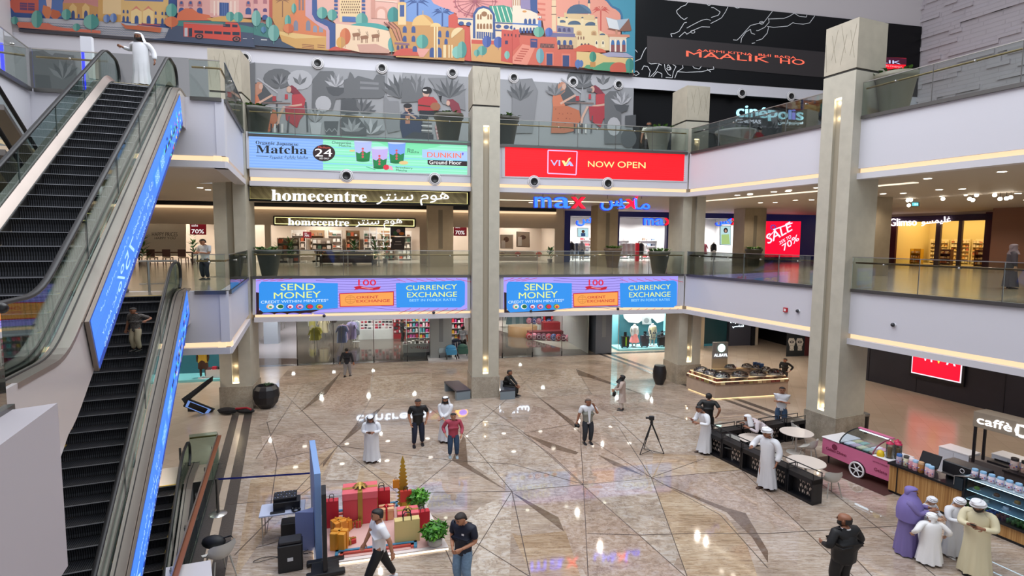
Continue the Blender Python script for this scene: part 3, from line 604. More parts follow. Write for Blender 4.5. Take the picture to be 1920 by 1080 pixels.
for x in (620, 668): c.arch(x, 368, 24, 54, '#f2dfb5').arch(x, 345, 10, 22, '#3d3a52')
for x in (510, 535, 560): c.arch(x, 370, 16, 32, '#3a3550')
c.r(240, 258, 460, 300, '#6f6a95', .04).r(325, 290, 475, 380, '#d9b988', .03)
for x in (340, 383, 427): c.arch(x, 350, 25, 36, BL)
c.p([(-5, 240), (40, 235), (55, 280), (320, 295), (335, 385), (470, 375), (475, 515), (-5, 492)], '#d55f45').p([(-5, 240), (40, 235), (50, 350), (-5, 400)], '#cf4a3b')
for x in (15, 42): c.r(x, 272, x+9, 295, '#6d2a35', 0)
c.p([(70, 345), (165, 365), (105, 500), (-5, 490), (-5, 440)], '#e88a70')
for k in range(6): c.l([(8+k*11, 465-k*17), (62+k*11, 470-k*17)], 7, '#b8432f')
c.r(128, 305, 180, 370, '#3c3f78', .05).r(135, 318, 172, 324, '#d9705a', .05).r(240, 405, 300, 500, '#e0765c', .03).r(248, 415, 292, 502, '#2e4478', .03).r(360, 415, 425, 508, '#e0765c', .03).r(368, 428, 416, 510, '#2e4478', .03)
for x0, x1, y in ((202, 305, 340), (340, 446, 350)):
    c.r(x0, y, x1, y+30, '#3a2a35', .03)
    for k in range(10): c.l([(x0+5+k*10, y+3), (x0+9+k*10, y+28)], 2.5, '#d98a70')
c.tree(200, 432, 30, 56, '#7fb0b4', '#5d9aa5').tree(190, 255, 40, 40, '#73b59c', '#4f9c88', False).tree(265, 255, 28, 32, '#5a6fb8', '#4259a5', False)
c.e(545, 400, 90, 52, '#d95a35', 16, 0, 180).e(630, 408, 60, 32, '#d95a35', 14, 0, 180)
c.p([(690, 145), (770, 165), (860, 155), (880, 240), (790, 245), (715, 230)], '#a7b6c4').p([(690, 145), (772, 170), (790, 245), (712, 228)], '#d5d9dc').p([(860, 155), (880, 240), (870, 248), (790, 250), (700, 232), (715, 225), (790, 240)], '#8a5a48').r(760, 240, 775, 275, '#c98a6a', 0)
c.p([(720, 275), (870, 285), (840, 300), (840, 405), (715, 400), (715, 295)], '#e5cdb0').r(705, 270, 865, 290, '#d98a6a', .03)
for x in (740, 780, 822): c.arch(x, 400, 26, 88, '#2f6fae').r(x-13, 350, x+13, 402, '#8d4a4f', 0)
for x in (722, 760, 801, 838): c.r(x-3, 310, x+3, 402, '#f2ece0', 0)
c.p([(640, 420), (720, 405), (840, 410), (900, 445), (760, 440), (640, 440)], '#a8a3bd').p([(470, 400), (640, 410), (700, 440), (890, 450), (890, 555), (470, 515)], '#e3c07a').p([(600, 515), (670, 480), (740, 480), (880, 500), (885, 560), (590, 535)], '#4f9f72').p([(525, 520), (545, 500), (590, 500), (600, 530), (560, 530)], '#4f9f72')
c.e(785, 530, 68, 50, '#d5583c', 16, 0, 180).r(720, 528, 840, 550, '#d5583c', .03).tree(592, 440, 26, 40, '#3f9b7f', '#2f8670').r(572, 478, 612, 515, '#c98a3f', 0).tree(480, 492, 22, 32, '#5575b5', BL2).tree(505, 490, 16, 26, '#5575b5', BL2).tree(865, 500, 32, 50, '#3f9a8a', '#2f867a')
md.mb.build('painting', t)

# ---- grey café mural on the gallery wall behind the top floor
t = thing('mural', 'grey mural of plants and seated people along the top gallery wall', 'mural', FA.p(-5, WU, Z2))
g = Draw(FA, WU, off=.02); G1, G2, G3, G4, G5 = '#a3a4a9', '#8a8b90', '#6d6f73', '#55585d', '#bcbcc2'
gs0, gs1 = -20.0, 7.35
g.mb.fbox(FA, -21.5, 9.3, WU-.01, WU+.04, Z2, ZB, pm(G1))
a, b, c = Z(g, 0), Z(g, 480), Z(g, 960)
def leaf(z, x, y, L, ang, w, col):
    A = math.radians(ang); dx, dy = math.cos(A), -math.sin(A); z.p([(x, y), (x+dx*L*.5-dy*w, y+dy*L*.5+dx*w), (x+dx*L, y+dy*L), (x+dx*L*.5+dy*w, y+dy*L*.5-dx*w)], col)
def fan(z, x, y, L, col, col2, n=7, a0=35, a1=145, w=None):
    for k in range(n): leaf(z, x, y, L*(1-.25*abs(k-(n-1)/2)/n), a0+(a1-a0)*k/(n-1), w or L*.12, (col, col2)[k % 2])
def potshape(z, x, y, w, h, col): z.p([(x-w/2, y), (x+w/2, y), (x+w*.36, y+h), (x-w*.36, y+h)], col)
def scene_cafe(z, X):
    z.e(X+170, 590, 110, 75, G3).e(X+330, 600, 95, 75, G5).p([(X+0, 620), (X+60, 640), (X+160, 760), (X+20, 800)], G4)
    fan(z, X+180, 640, 95, G2, G4, 6); fan(z, X+330, 640, 90, G3, G2, 3, 50, 130, 14)
    z.l([(X+15, 590), (X+170, 700)], 10, G5).p([(X+160, 760), (X+165, 690), (X+175, 650), (X+187, 690), (X+200, 760)], G1)
    z.l([(X+50, 772), (X+260, 776)], 8, '#8d6f66').l([(X+160, 776), (X+160, 960)], 8, G4)
    # woman in orange dotted dress
    z.p([(X-10, 640), (X+20, 615), (X+48, 625), (X+45, 690), (X+5, 720), (X-45, 720), (X-50, 690)], '#c98a6d').e(X+38, 650, 16, 22, '#dcae98')
    z.p([(X-45, 715), (X+10, 710), (X+45, 790), (X+40, 830), (X-40, 830), (X-50, 760)], '#d97a52').l([(X+10, 780), (X+80, 740), (X+125, 715)], 16, '#dcae98')
    z.p([(X-45, 800), (X+60, 795), (X+150, 830), (X+165, 900), (X+110, 985), (X+40, 1000), (X-60, 1000)], '#c97048').r(X+125, 722, X+152, 760, '#b5343c', 0)
    for k in range(14): z.e(X-25+(k*53 % 150), 820+(k*37 % 150), 4, 4, '#8d4332', 6)
    # woman in red
    z.p([(X+240, 655), (X+270, 640), (X+300, 660), (X+365, 735), (X+345, 760), (X+290, 710), (X+262, 690)], '#8f2f42').e(X+250, 672, 16, 24, '#dcae98')
    z.p([(X+275, 710), (X+340, 705), (X+372, 745), (X+365, 790), (X+335, 812), (X+275, 805)], '#c53744').l([(X+345, 785), (X+250, 800)], 14, '#dcae98').r(X+222, 708, X+240, 745, '#c53744', 0)
    z.p([(X+222, 800), (X+365, 800), (X+370, 850), (X+330, 900), (X+310, 960), (X+230, 900)], '#b52f3e').l([(X+215, 800), (X+175, 880), (X+165, 940)], 16, '#dcae98')
    z.l([(X+375, 765), (X+385, 870), (X+390, 990)], 9, G4).l([(X+250, 870), (X+240, 1000)], 9, G4)
    for k in range(4): z.r(X+110+k*28, 930, X+122+k*28, 1000, ('#4a3f45', '#e3dddd')[k % 2], 0)
scene_cafe(a, 1915); scene_cafe(b, 0-5+5)
for X in (0,):
    b.p([(425, 600), (480, 535), (580, 535), (605, 580), (605, 640), (680, 700), (660, 740), (600, 745), (575, 830), (420, 830)], G3).e(505, 780, 60, 60, G5)
    fan(b, 600, 655, 110, G5, G2, 7, 40, 150); b.p([(525, 652), (675, 660), (655, 700), (620, 722), (580, 722), (545, 700)], G4)
    b.p([(660, 600), (690, 590), (705, 540), (725, 560), (740, 590), (765, 570), (880, 600), (905, 560), (965, 570), (968, 720), (930, 740), (660, 740)], G3).l([(780, 620), (920, 630)], 18, G2).l([(780, 660), (920, 665)], 18, G2)
    b.p([(640, 745), (700, 738), (765, 750), (770, 850), (635, 850)], G4).p([(985, 540), (1100, 545), (1060, 730), (985, 720)], G5)
    fan(b, 790, 850, 130, G4, G3, 6, 10, 110, 15); fan(b, 860, 1010, 130, G3, G5, 7, 15, 165, 16)
    b.p([(630, 900), (680, 850), (760, 870), (830, 960), (830, 1020), (630, 1010)], G4); fan(b, 720, 990, 110, G2, G1, 6, 20, 160, 14)
    potshape(b, 565, 910, 110, 110, G4); b.l([(510, 965), (530, 990), (550, 965), (570, 990), (590, 965), (610, 990)], 5, G1)
    potshape(b, 450, 920, 90, 90, G5); fan(b, 445, 925, 130, G2, G1, 5, 55, 125)
    fan(b, 1080, 740, 190, G3, G4, 7, 60, 150, 20); fan(b, 1200, 700, 150, G2, G3, 5, 60, 120, 18); b.p([(1100, 590), (1150, 590), (1200, 700), (1230, 640), (1280, 760), (1090, 770)], G3)
    b.p([(1290, 585), (1430, 585), (1560, 640), (1570, 830), (1400, 780), (1330, 640)], G2); fan(b, 1450, 740, 170, G3, G4, 8, 30, 150, 14)
    fan(b, 1035, 960, 150, G3, G2, 6, 50, 130, 18); b.p([(960, 710), (1000, 760), (1070, 760), (1080, 980), (990, 1000), (960, 900)], G2)
    # man in navy, man in red with guitar, woman in pink
    b.e(1140, 812, 26, 30, '#cfa08c').e(1138, 795, 32, 18, '#26242b').e(1155, 828, 18, 12, '#26242b')
    b.p([(1085, 860), (1120, 840), (1180, 850), (1250, 900), (1240, 1000), (1200, 1040), (1100, 1045), (1080, 950)], '#27355a').r(1120, 870, 1155, 930, '#c07a5c', 0).l([(1140, 850), (1200, 890)], 14, '#cfa08c')
    b.e(1275, 700, 26, 32, '#d8ab97').e(1282, 680, 38, 28, '#1e1c22', 12).r(1252, 672, 1280, 684, '#e9e6e3', 0)
    b.p([(1215, 750), (1260, 725), (1330, 730), (1360, 760), (1370, 830), (1215, 835)], '#c1232f').p([(1225, 830), (1400, 835), (1395, 880), (1300, 870), (1280, 900), (1225, 880)], '#202431')
    b.l([(1215, 790), (1380, 810)], 10, '#4a3028').e(1345, 800, 38, 30, '#a86a43').p([(1370, 720), (1395, 720), (1385, 770)], '#1e1c22')
    b.p([(1430, 750), (1475, 745), (1520, 780), (1540, 850), (1480, 850), (1455, 800)], '#8f2f42').e(1440, 775, 14, 20, '#dcae98').p([(1380, 850), (1480, 850), (1490, 1000), (1360, 1050), (1340, 950)], '#c59a9a')
    for k in range(7): b.l([(1240, 925+k*18), (1320, 930+k*18)], 7, ('#1e1c22', '#e3dddd')[k % 2])
    for k in range(6): b.l([(1345+k*5, 970+k*14), (1450, 975+k*14)], 6, ('#8f2f42', '#e3dddd')[k % 2])
    b.p([(1090, 1045), (1180, 990), (1330, 1010), (1330, 1060), (1100, 1060)], '#3a3e48')
c.p([(0, 600), (150, 590), (190, 680), (150, 1000), (0, 1000)], G2); fan(c, 60, 760, 150, G3, G4, 7, 40, 140, 16)
scene_cafe(c, 350)
c.p([(690, 720), (730, 685), (790, 685), (815, 750), (815, 1080), (690, 1080)], G3); c.e(760, 950, 50, 70, G5, 12)
fan(c, 820, 790, 110, G5, G2, 7, 40, 150); c.p([(760, 788), (875, 792), (860, 830), (820, 848), (780, 830)], G4)
c.p([(845, 870), (925, 862), (925, 950), (845, 950)], G4).e(870, 1040, 60, 70, G4); fan(c, 320, 720, 100, G3, G2, 6, 30, 150); c.r(560, 665, 600, 690, G3, 0)
a.p([(230, 390), (330, 380), (400, 420), (420, 400), (560, 420), (600, 700), (240, 690)], G3).p([(270, 560), (380, 570), (400, 700), (280, 690)], G4).p([(640, 440), (760, 450), (900, 500), (950, 640), (640, 640)], G2); fan(a, 480, 600, 160, G4, G2, 6, 40, 140, 18); fan(a, 60, 520, 200, G3, G4, 6, 40, 140, 18)
a.p([(1830, 500), (1915, 470), (1915, 800), (1830, 700)], G3)
g.mb.build('painting', t)

# ---- cinema wall: white contour lines on black
t = thing('wall_art', 'white contour line drawing on the black cinema wall above the top gallery', 'wall art', FA.p(18, WU-.03, ZM))
ln = Draw(FA, WU, off=.03)
lz = lambda pts, w=1.1: ln.line([(1180+x/4.152, y/4.152) for x, y in pts], w, M('#d9dade', .6))
for pts in [[(455, 18), (435, 42), (405, 52), (365, 85), (370, 105), (400, 138), (425, 155), (450, 138)], [(445, 175), (425, 180), (385, 245), (350, 262), (320, 265), (330, 290)], [(445, 220), (500, 190), (560, 160), (600, 152), (630, 160)], [(385, 290), (430, 250), (445, 268), (500, 235), (560, 210), (625, 212)],
            [(635, 60), (655, 62), (705, 95), (690, 120), (635, 138)], [(765, 55), (745, 95), (715, 140), (680, 160), (630, 185)], [(600, 35), (615, 45), (630, 40)], [(815, 55), (835, 65), (855, 62)], [(1110, 90), (1080, 130), (1045, 175), (1000, 185), (940, 200), (900, 245), (860, 290), (835, 315), (805, 312)],
            [(1080, 145), (1085, 175), (1050, 215), (1000, 240), (985, 240)], [(1280, 105), (1240, 130), (1200, 145), (1080, 150)], [(1440, 125), (1400, 180), (1350, 190), (1290, 185), (1270, 178), (1230, 205), (1120, 215), (1070, 208)], [(1080, 215), (1070, 260), (1030, 305), (985, 320)],
            [(1280, 105), (1320, 130), (1375, 135), (1378, 118)], [(865, 335), (870, 300), (905, 250), (940, 230), (945, 260), (975, 270)], [(950, 340), (975, 335)], [(130, 370), (110, 400), (85, 460), (40, 480), (25, 510)], [(25, 385), (45, 390), (60, 410)], [(25, 560), (55, 555), (75, 575), (50, 590), (20, 575)],
            [(95, 545), (110, 515), (140, 520), (160, 555), (150, 600)], [(140, 485), (165, 500), (220, 495), (250, 510)], [(180, 600), (215, 560), (250, 575), (250, 605)], [(270, 500), (275, 540), (300, 580), (320, 590)], [(230, 500), (200, 560), (160, 600)], [(410, 505), (415, 530), (370, 560), (350, 610)], [(330, 500), (360, 520), (340, 560), (330, 610)],
            [(485, 510), (500, 530), (540, 540), (560, 515)], [(370, 560), (440, 565), (560, 560), (620, 545), (655, 540), (650, 520)], [(600, 540), (630, 562)], [(280, 605), (330, 608)], [(290, 520), (300, 505), (320, 530), (300, 550), (285, 535)]]: lz(pts)
for x, y in ((1025, 180), (490, 250), (305, 537)): ln.ring(1180+x/4.152, y/4.152, 4, 2.6, 1.1, M('#d9dade', .6), 12)
ln.mb.build('contour_lines', t)
# ================================================================== GLASS GUARDS, PLANTERS, NOZZLES, DOWNLIGHTS
def guard(F, s0, s1, z, label, h=1.14, panes=None, w=-.06, out=-1, rail_w=.12, railmat=None, gm=None, cap=True, joints=True):
    t = thing('glass_balustrade', label, 'balustrade', F.p((s0+s1)/2, w, z)); n = panes or max(1, round((s1-s0)/2.0)); L = (s1-s0)/n
    for k in range(n):
        a, b = s0+k*L+.008, s0+(k+1)*L-.008; mb = MB(); mb.fbox(F, a, b, w-.008, w+.008, z+.015, z+h, gm or GLASS); mb.build('glass_pane', t)
        if joints and k: mb = MB(); mb.fbox(F, a-.022, a-.004, w-.012, w+.012, z, z+h, DSTEEL); mb.build('pane_joint', t)
    if cap: mb = MB(); mb.fbox(F, s0, s1, w-.018, w+.018, z+h, z+h+.025, STEEL); mb.build('top_cap', t)
    mb = MB(); mb.fbox(F, s0, s1, w-.03, w+.04, z-.1, z+.015, DSTEEL); mb.build('base_channel', t)
    hz = z+h-.19; mb = MB(); mb.tube([F.p(s0+.05, w+rail_w, hz), F.p((s0+s1)/2, w+rail_w, hz), F.p(s1-.05, w+rail_w, hz)], .032, railmat or BRASS, 10); hr_ = mb.build('handrail', t)
    for k in range(n):
        a = s0+(k+.5)*L; mb = MB(); mb.tube([F.p(a, w-.02, hz-.03), F.p(a, w+rail_w*.6, hz-.05), F.p(a, w+rail_w, hz-.02)], .014, STEEL, 6); mb.sphere(F.p(a, w-.03, hz-.03), .035, STEEL, 8, 6); mb.build('bracket', hr_)
    return t
for z, lv in ((Z1, 'first floor'), (Z2, 'top floor')):
    guard(FA, -10.15, -.64, z, 'glass balustrade with brass rail on the %s, left half of the back gallery' % lv, panes=5)
    guard(FA, .68, 10.3, z, 'glass balustrade with brass rail on the %s, right half of the back gallery' % lv, panes=5)
    guard(FB, .2, 7.7, z, 'glass balustrade on the %s of the right gallery, beyond the big column' % lv, panes=4, joints=True, railmat=M('#6d5443', .3, .6))
    guard(FB, 9.03, 25, z, 'glass balustrade on the %s of the right gallery, nearer than the big column' % lv, panes=7, railmat=M('#6d5443', .3, .6) if z == Z1 else BRASS)
    FL, FS, LS, FV = LAND[z]
    guard(FS, .05, LS-.3, z, 'glass balustrade along the chamfered side of the %s escalator landing' % lv, panes=2)
    guard(FL, .05, .95, z, 'short glass balustrade at the front of the %s escalator landing' % lv, panes=1)
    guard(FV, .1, 18, z, 'glass balustrade along the far left void edge of the %s' % lv, panes=8)
    guard(FL, 3.2, 5.2, z, 'glass balustrade left of the escalator on the %s landing' % lv, panes=1)
# near left balustrade with steel cap, beside the viewer
t = thing('glass_balustrade', 'tall thick glass balustrade on the near white parapet at the lower left', 'balustrade', FB.p(16.3, -21.3, Z1))
for a, b in (((16.25, -21.42), (18.2, -21.42)), ((18.22, -21.42), (22, -21.42))):
    mb = MB(); mb.prism([FB.p(*a, Z1+.05), FB.p(*b, Z1+.05), FB.p(b[0], b[1]-.03, Z1+.05), FB.p(a[0], a[1]-.03, Z1+.05)], (0, 0, 1.17), glass('#c3dcd6', 1.0)); mb.build('glass_pane', t)
mb = MB(); mb.fbox(FB, 16.2, 22, -21.47, -21.38, Z1, Z1+.09, DSTEEL); mb.build('base_channel', t)
mb = MB(); mb.prism([FB.p(16.25, -21.41, Z1+1.22), FB.p(22, -21.41, Z1+1.22), FB.p(22, -21.48, Z1+1.22), FB.p(16.25, -21.48, Z1+1.22)], (0, 0, .03), STEEL); mb.build('top_cap', t)
mb = MB(); mb.sphere(FB.p(16.32, -21.38, Z1+1.02), .05, BLACK, 10, 8); mb.build('bracket', t)

# ---- planters
POT = M('#57564f', .5); LEAF = M('#3f6b2f', .5); LEAF2 = M('#6f9a45', .5); SOIL = M('#2f2620', .9)
def planter(name, label, loc, h=1.15, r=.42, kind='bush', potm=None, group=None):
    t = thing(name, label, 'planter', loc, 0, group, (1.25, 1.25, 1))
    mb = MB(); mb.lathe([(r*.62, 0), (r*.64, .03), (r*.98, h*.86), (r*1.06, h*.88), (r*1.08, h), (r*.98, h), (r*.95, h*.93)], potm or POT, n=28); mb.T = None; o = mb.build('pot', t, True)
    mb = MB(); mb.lathe([(r*.95, h*.93), (.01, h*.95)], SOIL, n=20, caps=False); mb.build('soil', o, True)
    mb = MB(); rr = random.Random(sum(map(ord, label)))
    for k in range(46):
        a = rr.uniform(0, 6.28); d = rr.uniform(.1, r*.9); L = rr.uniform(.16, .3); x, y = d*math.cos(a), d*math.sin(a); b2 = a+rr.uniform(-.8, .8); wv = .05
        p0 = Vector((x, y, h*.93)); p1 = p0 + Vector((math.cos(b2)*L*.5, math.sin(b2)*L*.5, L*.8)); p2 = p0 + Vector((math.cos(b2)*L*1.15, math.sin(b2)*L*1.15, L*.75)); sd = Vector((-math.sin(b2), math.cos(b2), 0))*wv
        mb.add([p0, p1+sd, p2, p1-sd], [(0, 1, 2, 3)], (LEAF, LEAF2)[k % 2])
    mb.build('foliage', t, True); return t
planter('planter', 'tall tapered grey planter with low green plants, left end of first floor back gallery', FA.p(-9.65, .85, Z1))
planter('planter', 'tall tapered grey planter at the right end of the first floor back balustrade', FA.p(9.35, .8, Z1), potm=M('#6b6257', .5))
planter('planter', 'brown planter in front of the first floor pier under the hanging blue and red sign', FA.p(9.3, 7.0, Z1), h=1.2, potm=M('#77655a', .5))
planter('planter', 'dark planter beside the pier left of the red SALE screen', FA.p(FA.px(1408, 480, 7.4)[0]+.2, 7.4, Z1), h=1.2, potm=M('#3d3b36', .5))
planter('planter', 'big olive planter in front of the red dressed woman of the grey mural', FA.p(-10.0, .8, Z2), h=1.25, r=.5)
planter('planter', 'big olive planter just left of the middle column on the top floor', FA.p(-1.55, .8, Z2), h=1.4, r=.52, potm=M('#5d5a4d', .5))
planter('planter', 'big olive planter just right of the middle column on the top floor', FA.p(1.15, .8, Z2), h=1.4, r=.5, potm=M('#4d4b45', .5))
planter('planter', 'pale planter in front of the dark cinema entrance on the top floor', FA.p(9.3, 1.2, Z2), h=1.35, r=.5, potm=M('#8a8b86', .5))
planter('planter', 'large grey planter behind the top floor balustrade right of the big column', FB.p(9.45, 1.0, Z2), h=1.45, r=.5, potm=M('#8d8878', .5))
planter('planter', 'white oval planter with palm leaves behind the cinema balustrade', FB.p(1.6, 1.4, Z2), h=.9, r=.7, potm=M('#cfcfca', .4))

# ---- round air nozzles
NZ = M('#d7d5d8', .4)
def nozzle(F, px, py, w, where):
    s, z = F.px(px, py, w); c = F.p(s, w, z); t = thing('air_nozzle', 'round white air nozzle ' + where, 'vent', c, F.rz())
    mb = MB(); mb.torus((0, -.05, 0), .27, .03, NZ, 24, 6, 'y'); mb.torus((0, -.07, 0), .2, .04, NZ, 24, 6, 'y'); rg_ = mb.build('ring', t, True)
    mb = MB(); mb.T = Matrix.Translation((0, -.06, 0)) @ Matrix.Rotation(math.pi/2, 4, 'X'); mb.lathe([(.17, -.05), (.16, .06), (.12, .02), (.01, .01)], BLACK, n=20); mb.build('nozzle', rg_, True)
for px, py, wh in ((460, 109, 'on the top band, leftmost, beside the left column'), (596, 119, 'on the top band above the red haired woman of the mural'), (716, 128, 'on the top band above the big mural pot'), (848, 137, 'on the top band just left of the middle column'),
                   (963, 146, 'on the top band just right of the middle column'), (1074, 154, 'on the top band above the right mural café table'), (1159, 159, 'on the top band at the end of the grey mural'), (1390, 175, 'on the top band above the cinema sign'), (1482, 181, 'on the top band near the big column')):
    nozzle(FA, px, py, WU-.01, wh)
for px, py, wh in ((650, 330, 'under the matcha screen, left one'), (815, 336, 'under the matcha screen, right one'), (1001, 341, 'under the bright red screen, left one'), (1139, 344, 'under the bright red screen, right one')): nozzle(FA, px, py, -.01, wh)
# ---- ceiling downlights
DL = M('#fff4e2', emit=7); RIM = M('#e8e4df', .4)
dlp = None
def downlight(v, label):
    global dlp
    if dlp is None:
        t = thing('downlight', label, 'light', v); mb = MB(); mb.lathe([(.16, -.012), (.16, 0)], RIM, n=16); mb.build('rim', t, True); mb = MB(); mb.lathe([(.12, -.02), (.12, -.012)], DL, n=14); mb.build('lamp', t, True); dlp = t; CHILD[t.name] = list(t.children) or [o for o in COL.objects if o.parent == t]; return t
    c = copy_tree(dlp, loc=v, label=label); return c
GL = {}
def dgroup(F, pts, z, label, grp):
    for s, w in pts: o = downlight(F.p(s, w, z-.001), label); o['group'] = grp
dgroup(FA, [(-12.8+1.1*i, 2.2+1.1*j) for i in range(3) for j in range(2)], C2, 'round ceiling downlight under the top escalator landing', 'downlights under the top landing')
dgroup(FB, [(1.5+i*2.2+dx, 1.8+dw) for i in range(3) for dx, dw in ((0, 0), (.5, .3), (.9, -.1))], C2, 'round downlight in the first floor ceiling beside the right gallery edge', 'downlights along the right gallery edge')
dgroup(FB, [(-2+i*2.4+dx, 7+dw) for i in range(5) for dx, dw in ((0, 0), (.6, .5))], C2, 'round downlight in the ceiling near the red SALE screen', 'downlights near the SALE screen')
dgroup(FB, [(10+i*2.2, 2.2) for i in range(4)] + [(8+i*2.4, 12) for i in range(5)] + [(6+i*2.4, 17) for i in range(5)], C2, 'round downlight in the first floor ceiling right of the big column', 'downlights right of the big column')
dgroup(FA, [(-9+i*2.6, 7.2) for i in range(8)], C2, 'round downlight in the first floor back gallery ceiling', 'downlights in the back gallery')
dgroup(FA, [(-9+i*2.2, 5.0) for i in range(9)] + [(-9+i*2.2, 2.2) for i in range(9)], C1, 'round downlight in the ground floor ceiling under the back gallery', 'downlights under the back gallery')
dgroup(FB, [(2+i*2.6, 4.5) for i in range(8)], C1, 'round downlight in the ground floor ceiling under the right gallery', 'downlights under the right gallery')
# working light of the galleries and shops
W1 = (1, .9, .78); W2 = (1, .96, .9)
def spot(name, loc, power, col=W1, cone=150, r=.07):
    l = bpy.data.lights.new(name, 'SPOT'); l.energy = power; l.color = col; l.shadow_soft_size = r; l.spot_size = math.radians(cone); l.spot_blend = .6
    o = bpy.data.objects.new(name, l); COL.objects.link(o); o.location = loc; return o
for z in (C1, C2):
    for i in range(7):
        for w in (2.2, 6.2): spot('gallery_lamp', FA.p(-17+i*6.0, w, z-.06), 190 if z == C1 else 200)
for s in (-1, 5, 11, 17):
    for w in (3, 7.5): spot('gallery_lamp', FB.p(s, w, C1-.06), 170); spot('gallery_lamp', FB.p(s, w, C2-.06), 170)
for s in (1, 8, 15): spot('gallery_lamp', FB.p(s, 14, C2-.06), 260); spot('gallery_lamp', FB.p(s, 20, C2-.06), 260)
for s, w in ((-3, -24), (3, -24.5), (4, -31), (-3, -31)): spot('gallery_lamp', FB.p(s, w, C1-.06), 190); spot('gallery_lamp', FB.p(s, w, C2-.06), 220)
t = thing('light_totem', 'white totem with blue glowing edge at the top floor escalator landing', 'totem', FA.P(160, 150, -5)); mb = MB(); sa, sb_ = FA.px(152, 110, -5)[0], FA.px(173, 110, -5)[0]; zt_ = FA.px(160, 68, -5)[1]
mb.fbox(FA, sa, sb_, -5, -4.85, Z2, zt_, M('#d9dbe4', .4)); mb.build('panel', t); mb = MB(); mb.fbox(FA, sa+.02, sa+.1, -5.01, -5, Z2+.2, zt_-.5, M('#1c22ff', emit=3)); mb.build('glowing_edge', t)
# ================================================================== ESCALATORS
def tread_mat():
    def b(nt, p, co):
        mp = node(nt, 'Mapping', Vector=co, Rotation=(0, 0, 1.178))
        w = node(nt, 'TexWave', Vector=mp.outputs[0], Scale=9.0, Distortion=0.0); w.bands_direction = 'Y'
        c = ramp(nt, w.outputs['Fac'], [(.35, '#17171b'), (.75, '#4a4a50')]); nt.links.new(c, p.inputs['Base Color'])
        p.inputs['Roughness'].default_value = .38; p.inputs['Metallic'].default_value = .5
        bp = node(nt, 'Bump', Height=w.outputs['Fac'], Strength=.5, Distance=.01); nt.links.new(bp.outputs[0], p.inputs['Normal'])
    return ramp_mat('grooved_step_metal', 'Object', b)
TREAD = tread_mat(); NOSE = M('#8b8b90', .4, .6); YEL = M('#d8b52f', .5); DECK = M('#a79a92', .3, .75, noise=.06, nscale=1.0); DECK2 = M('#8f8a86', .35, .8); SKIRT = M('#3c3b3c', .35, .6); CLAD = M('#c4bcbc', .12, spec=.8)
TA = math.tan(math.radians(30.3))
def sz_prism(mb, pts, w0, w1, m): mb.prism([FB.p(s, w0, z) for s, z in pts], tuple(FB.n*(w1-w0)), m); return mb
def line_pts(st, zt, rise, h, s0ext=1.5, s1ext=1.5, n=5):
    sb = st + rise/TA; zb = zt - rise; out = [(st-s0ext, zt+h)]
    R = .9
    for k in range(n+1): a = k/n; out.append((st-R*.5+R*a, zt+h-(a*a)*R*.5*TA))
    for k in range(n+1): a = k/n; out.append((sb-R*.5+R*a, zb+h+((1-a)**2)*R*.5*TA))
    out.append((sb+s1ext, zb+h)); return out
WC = -22.72
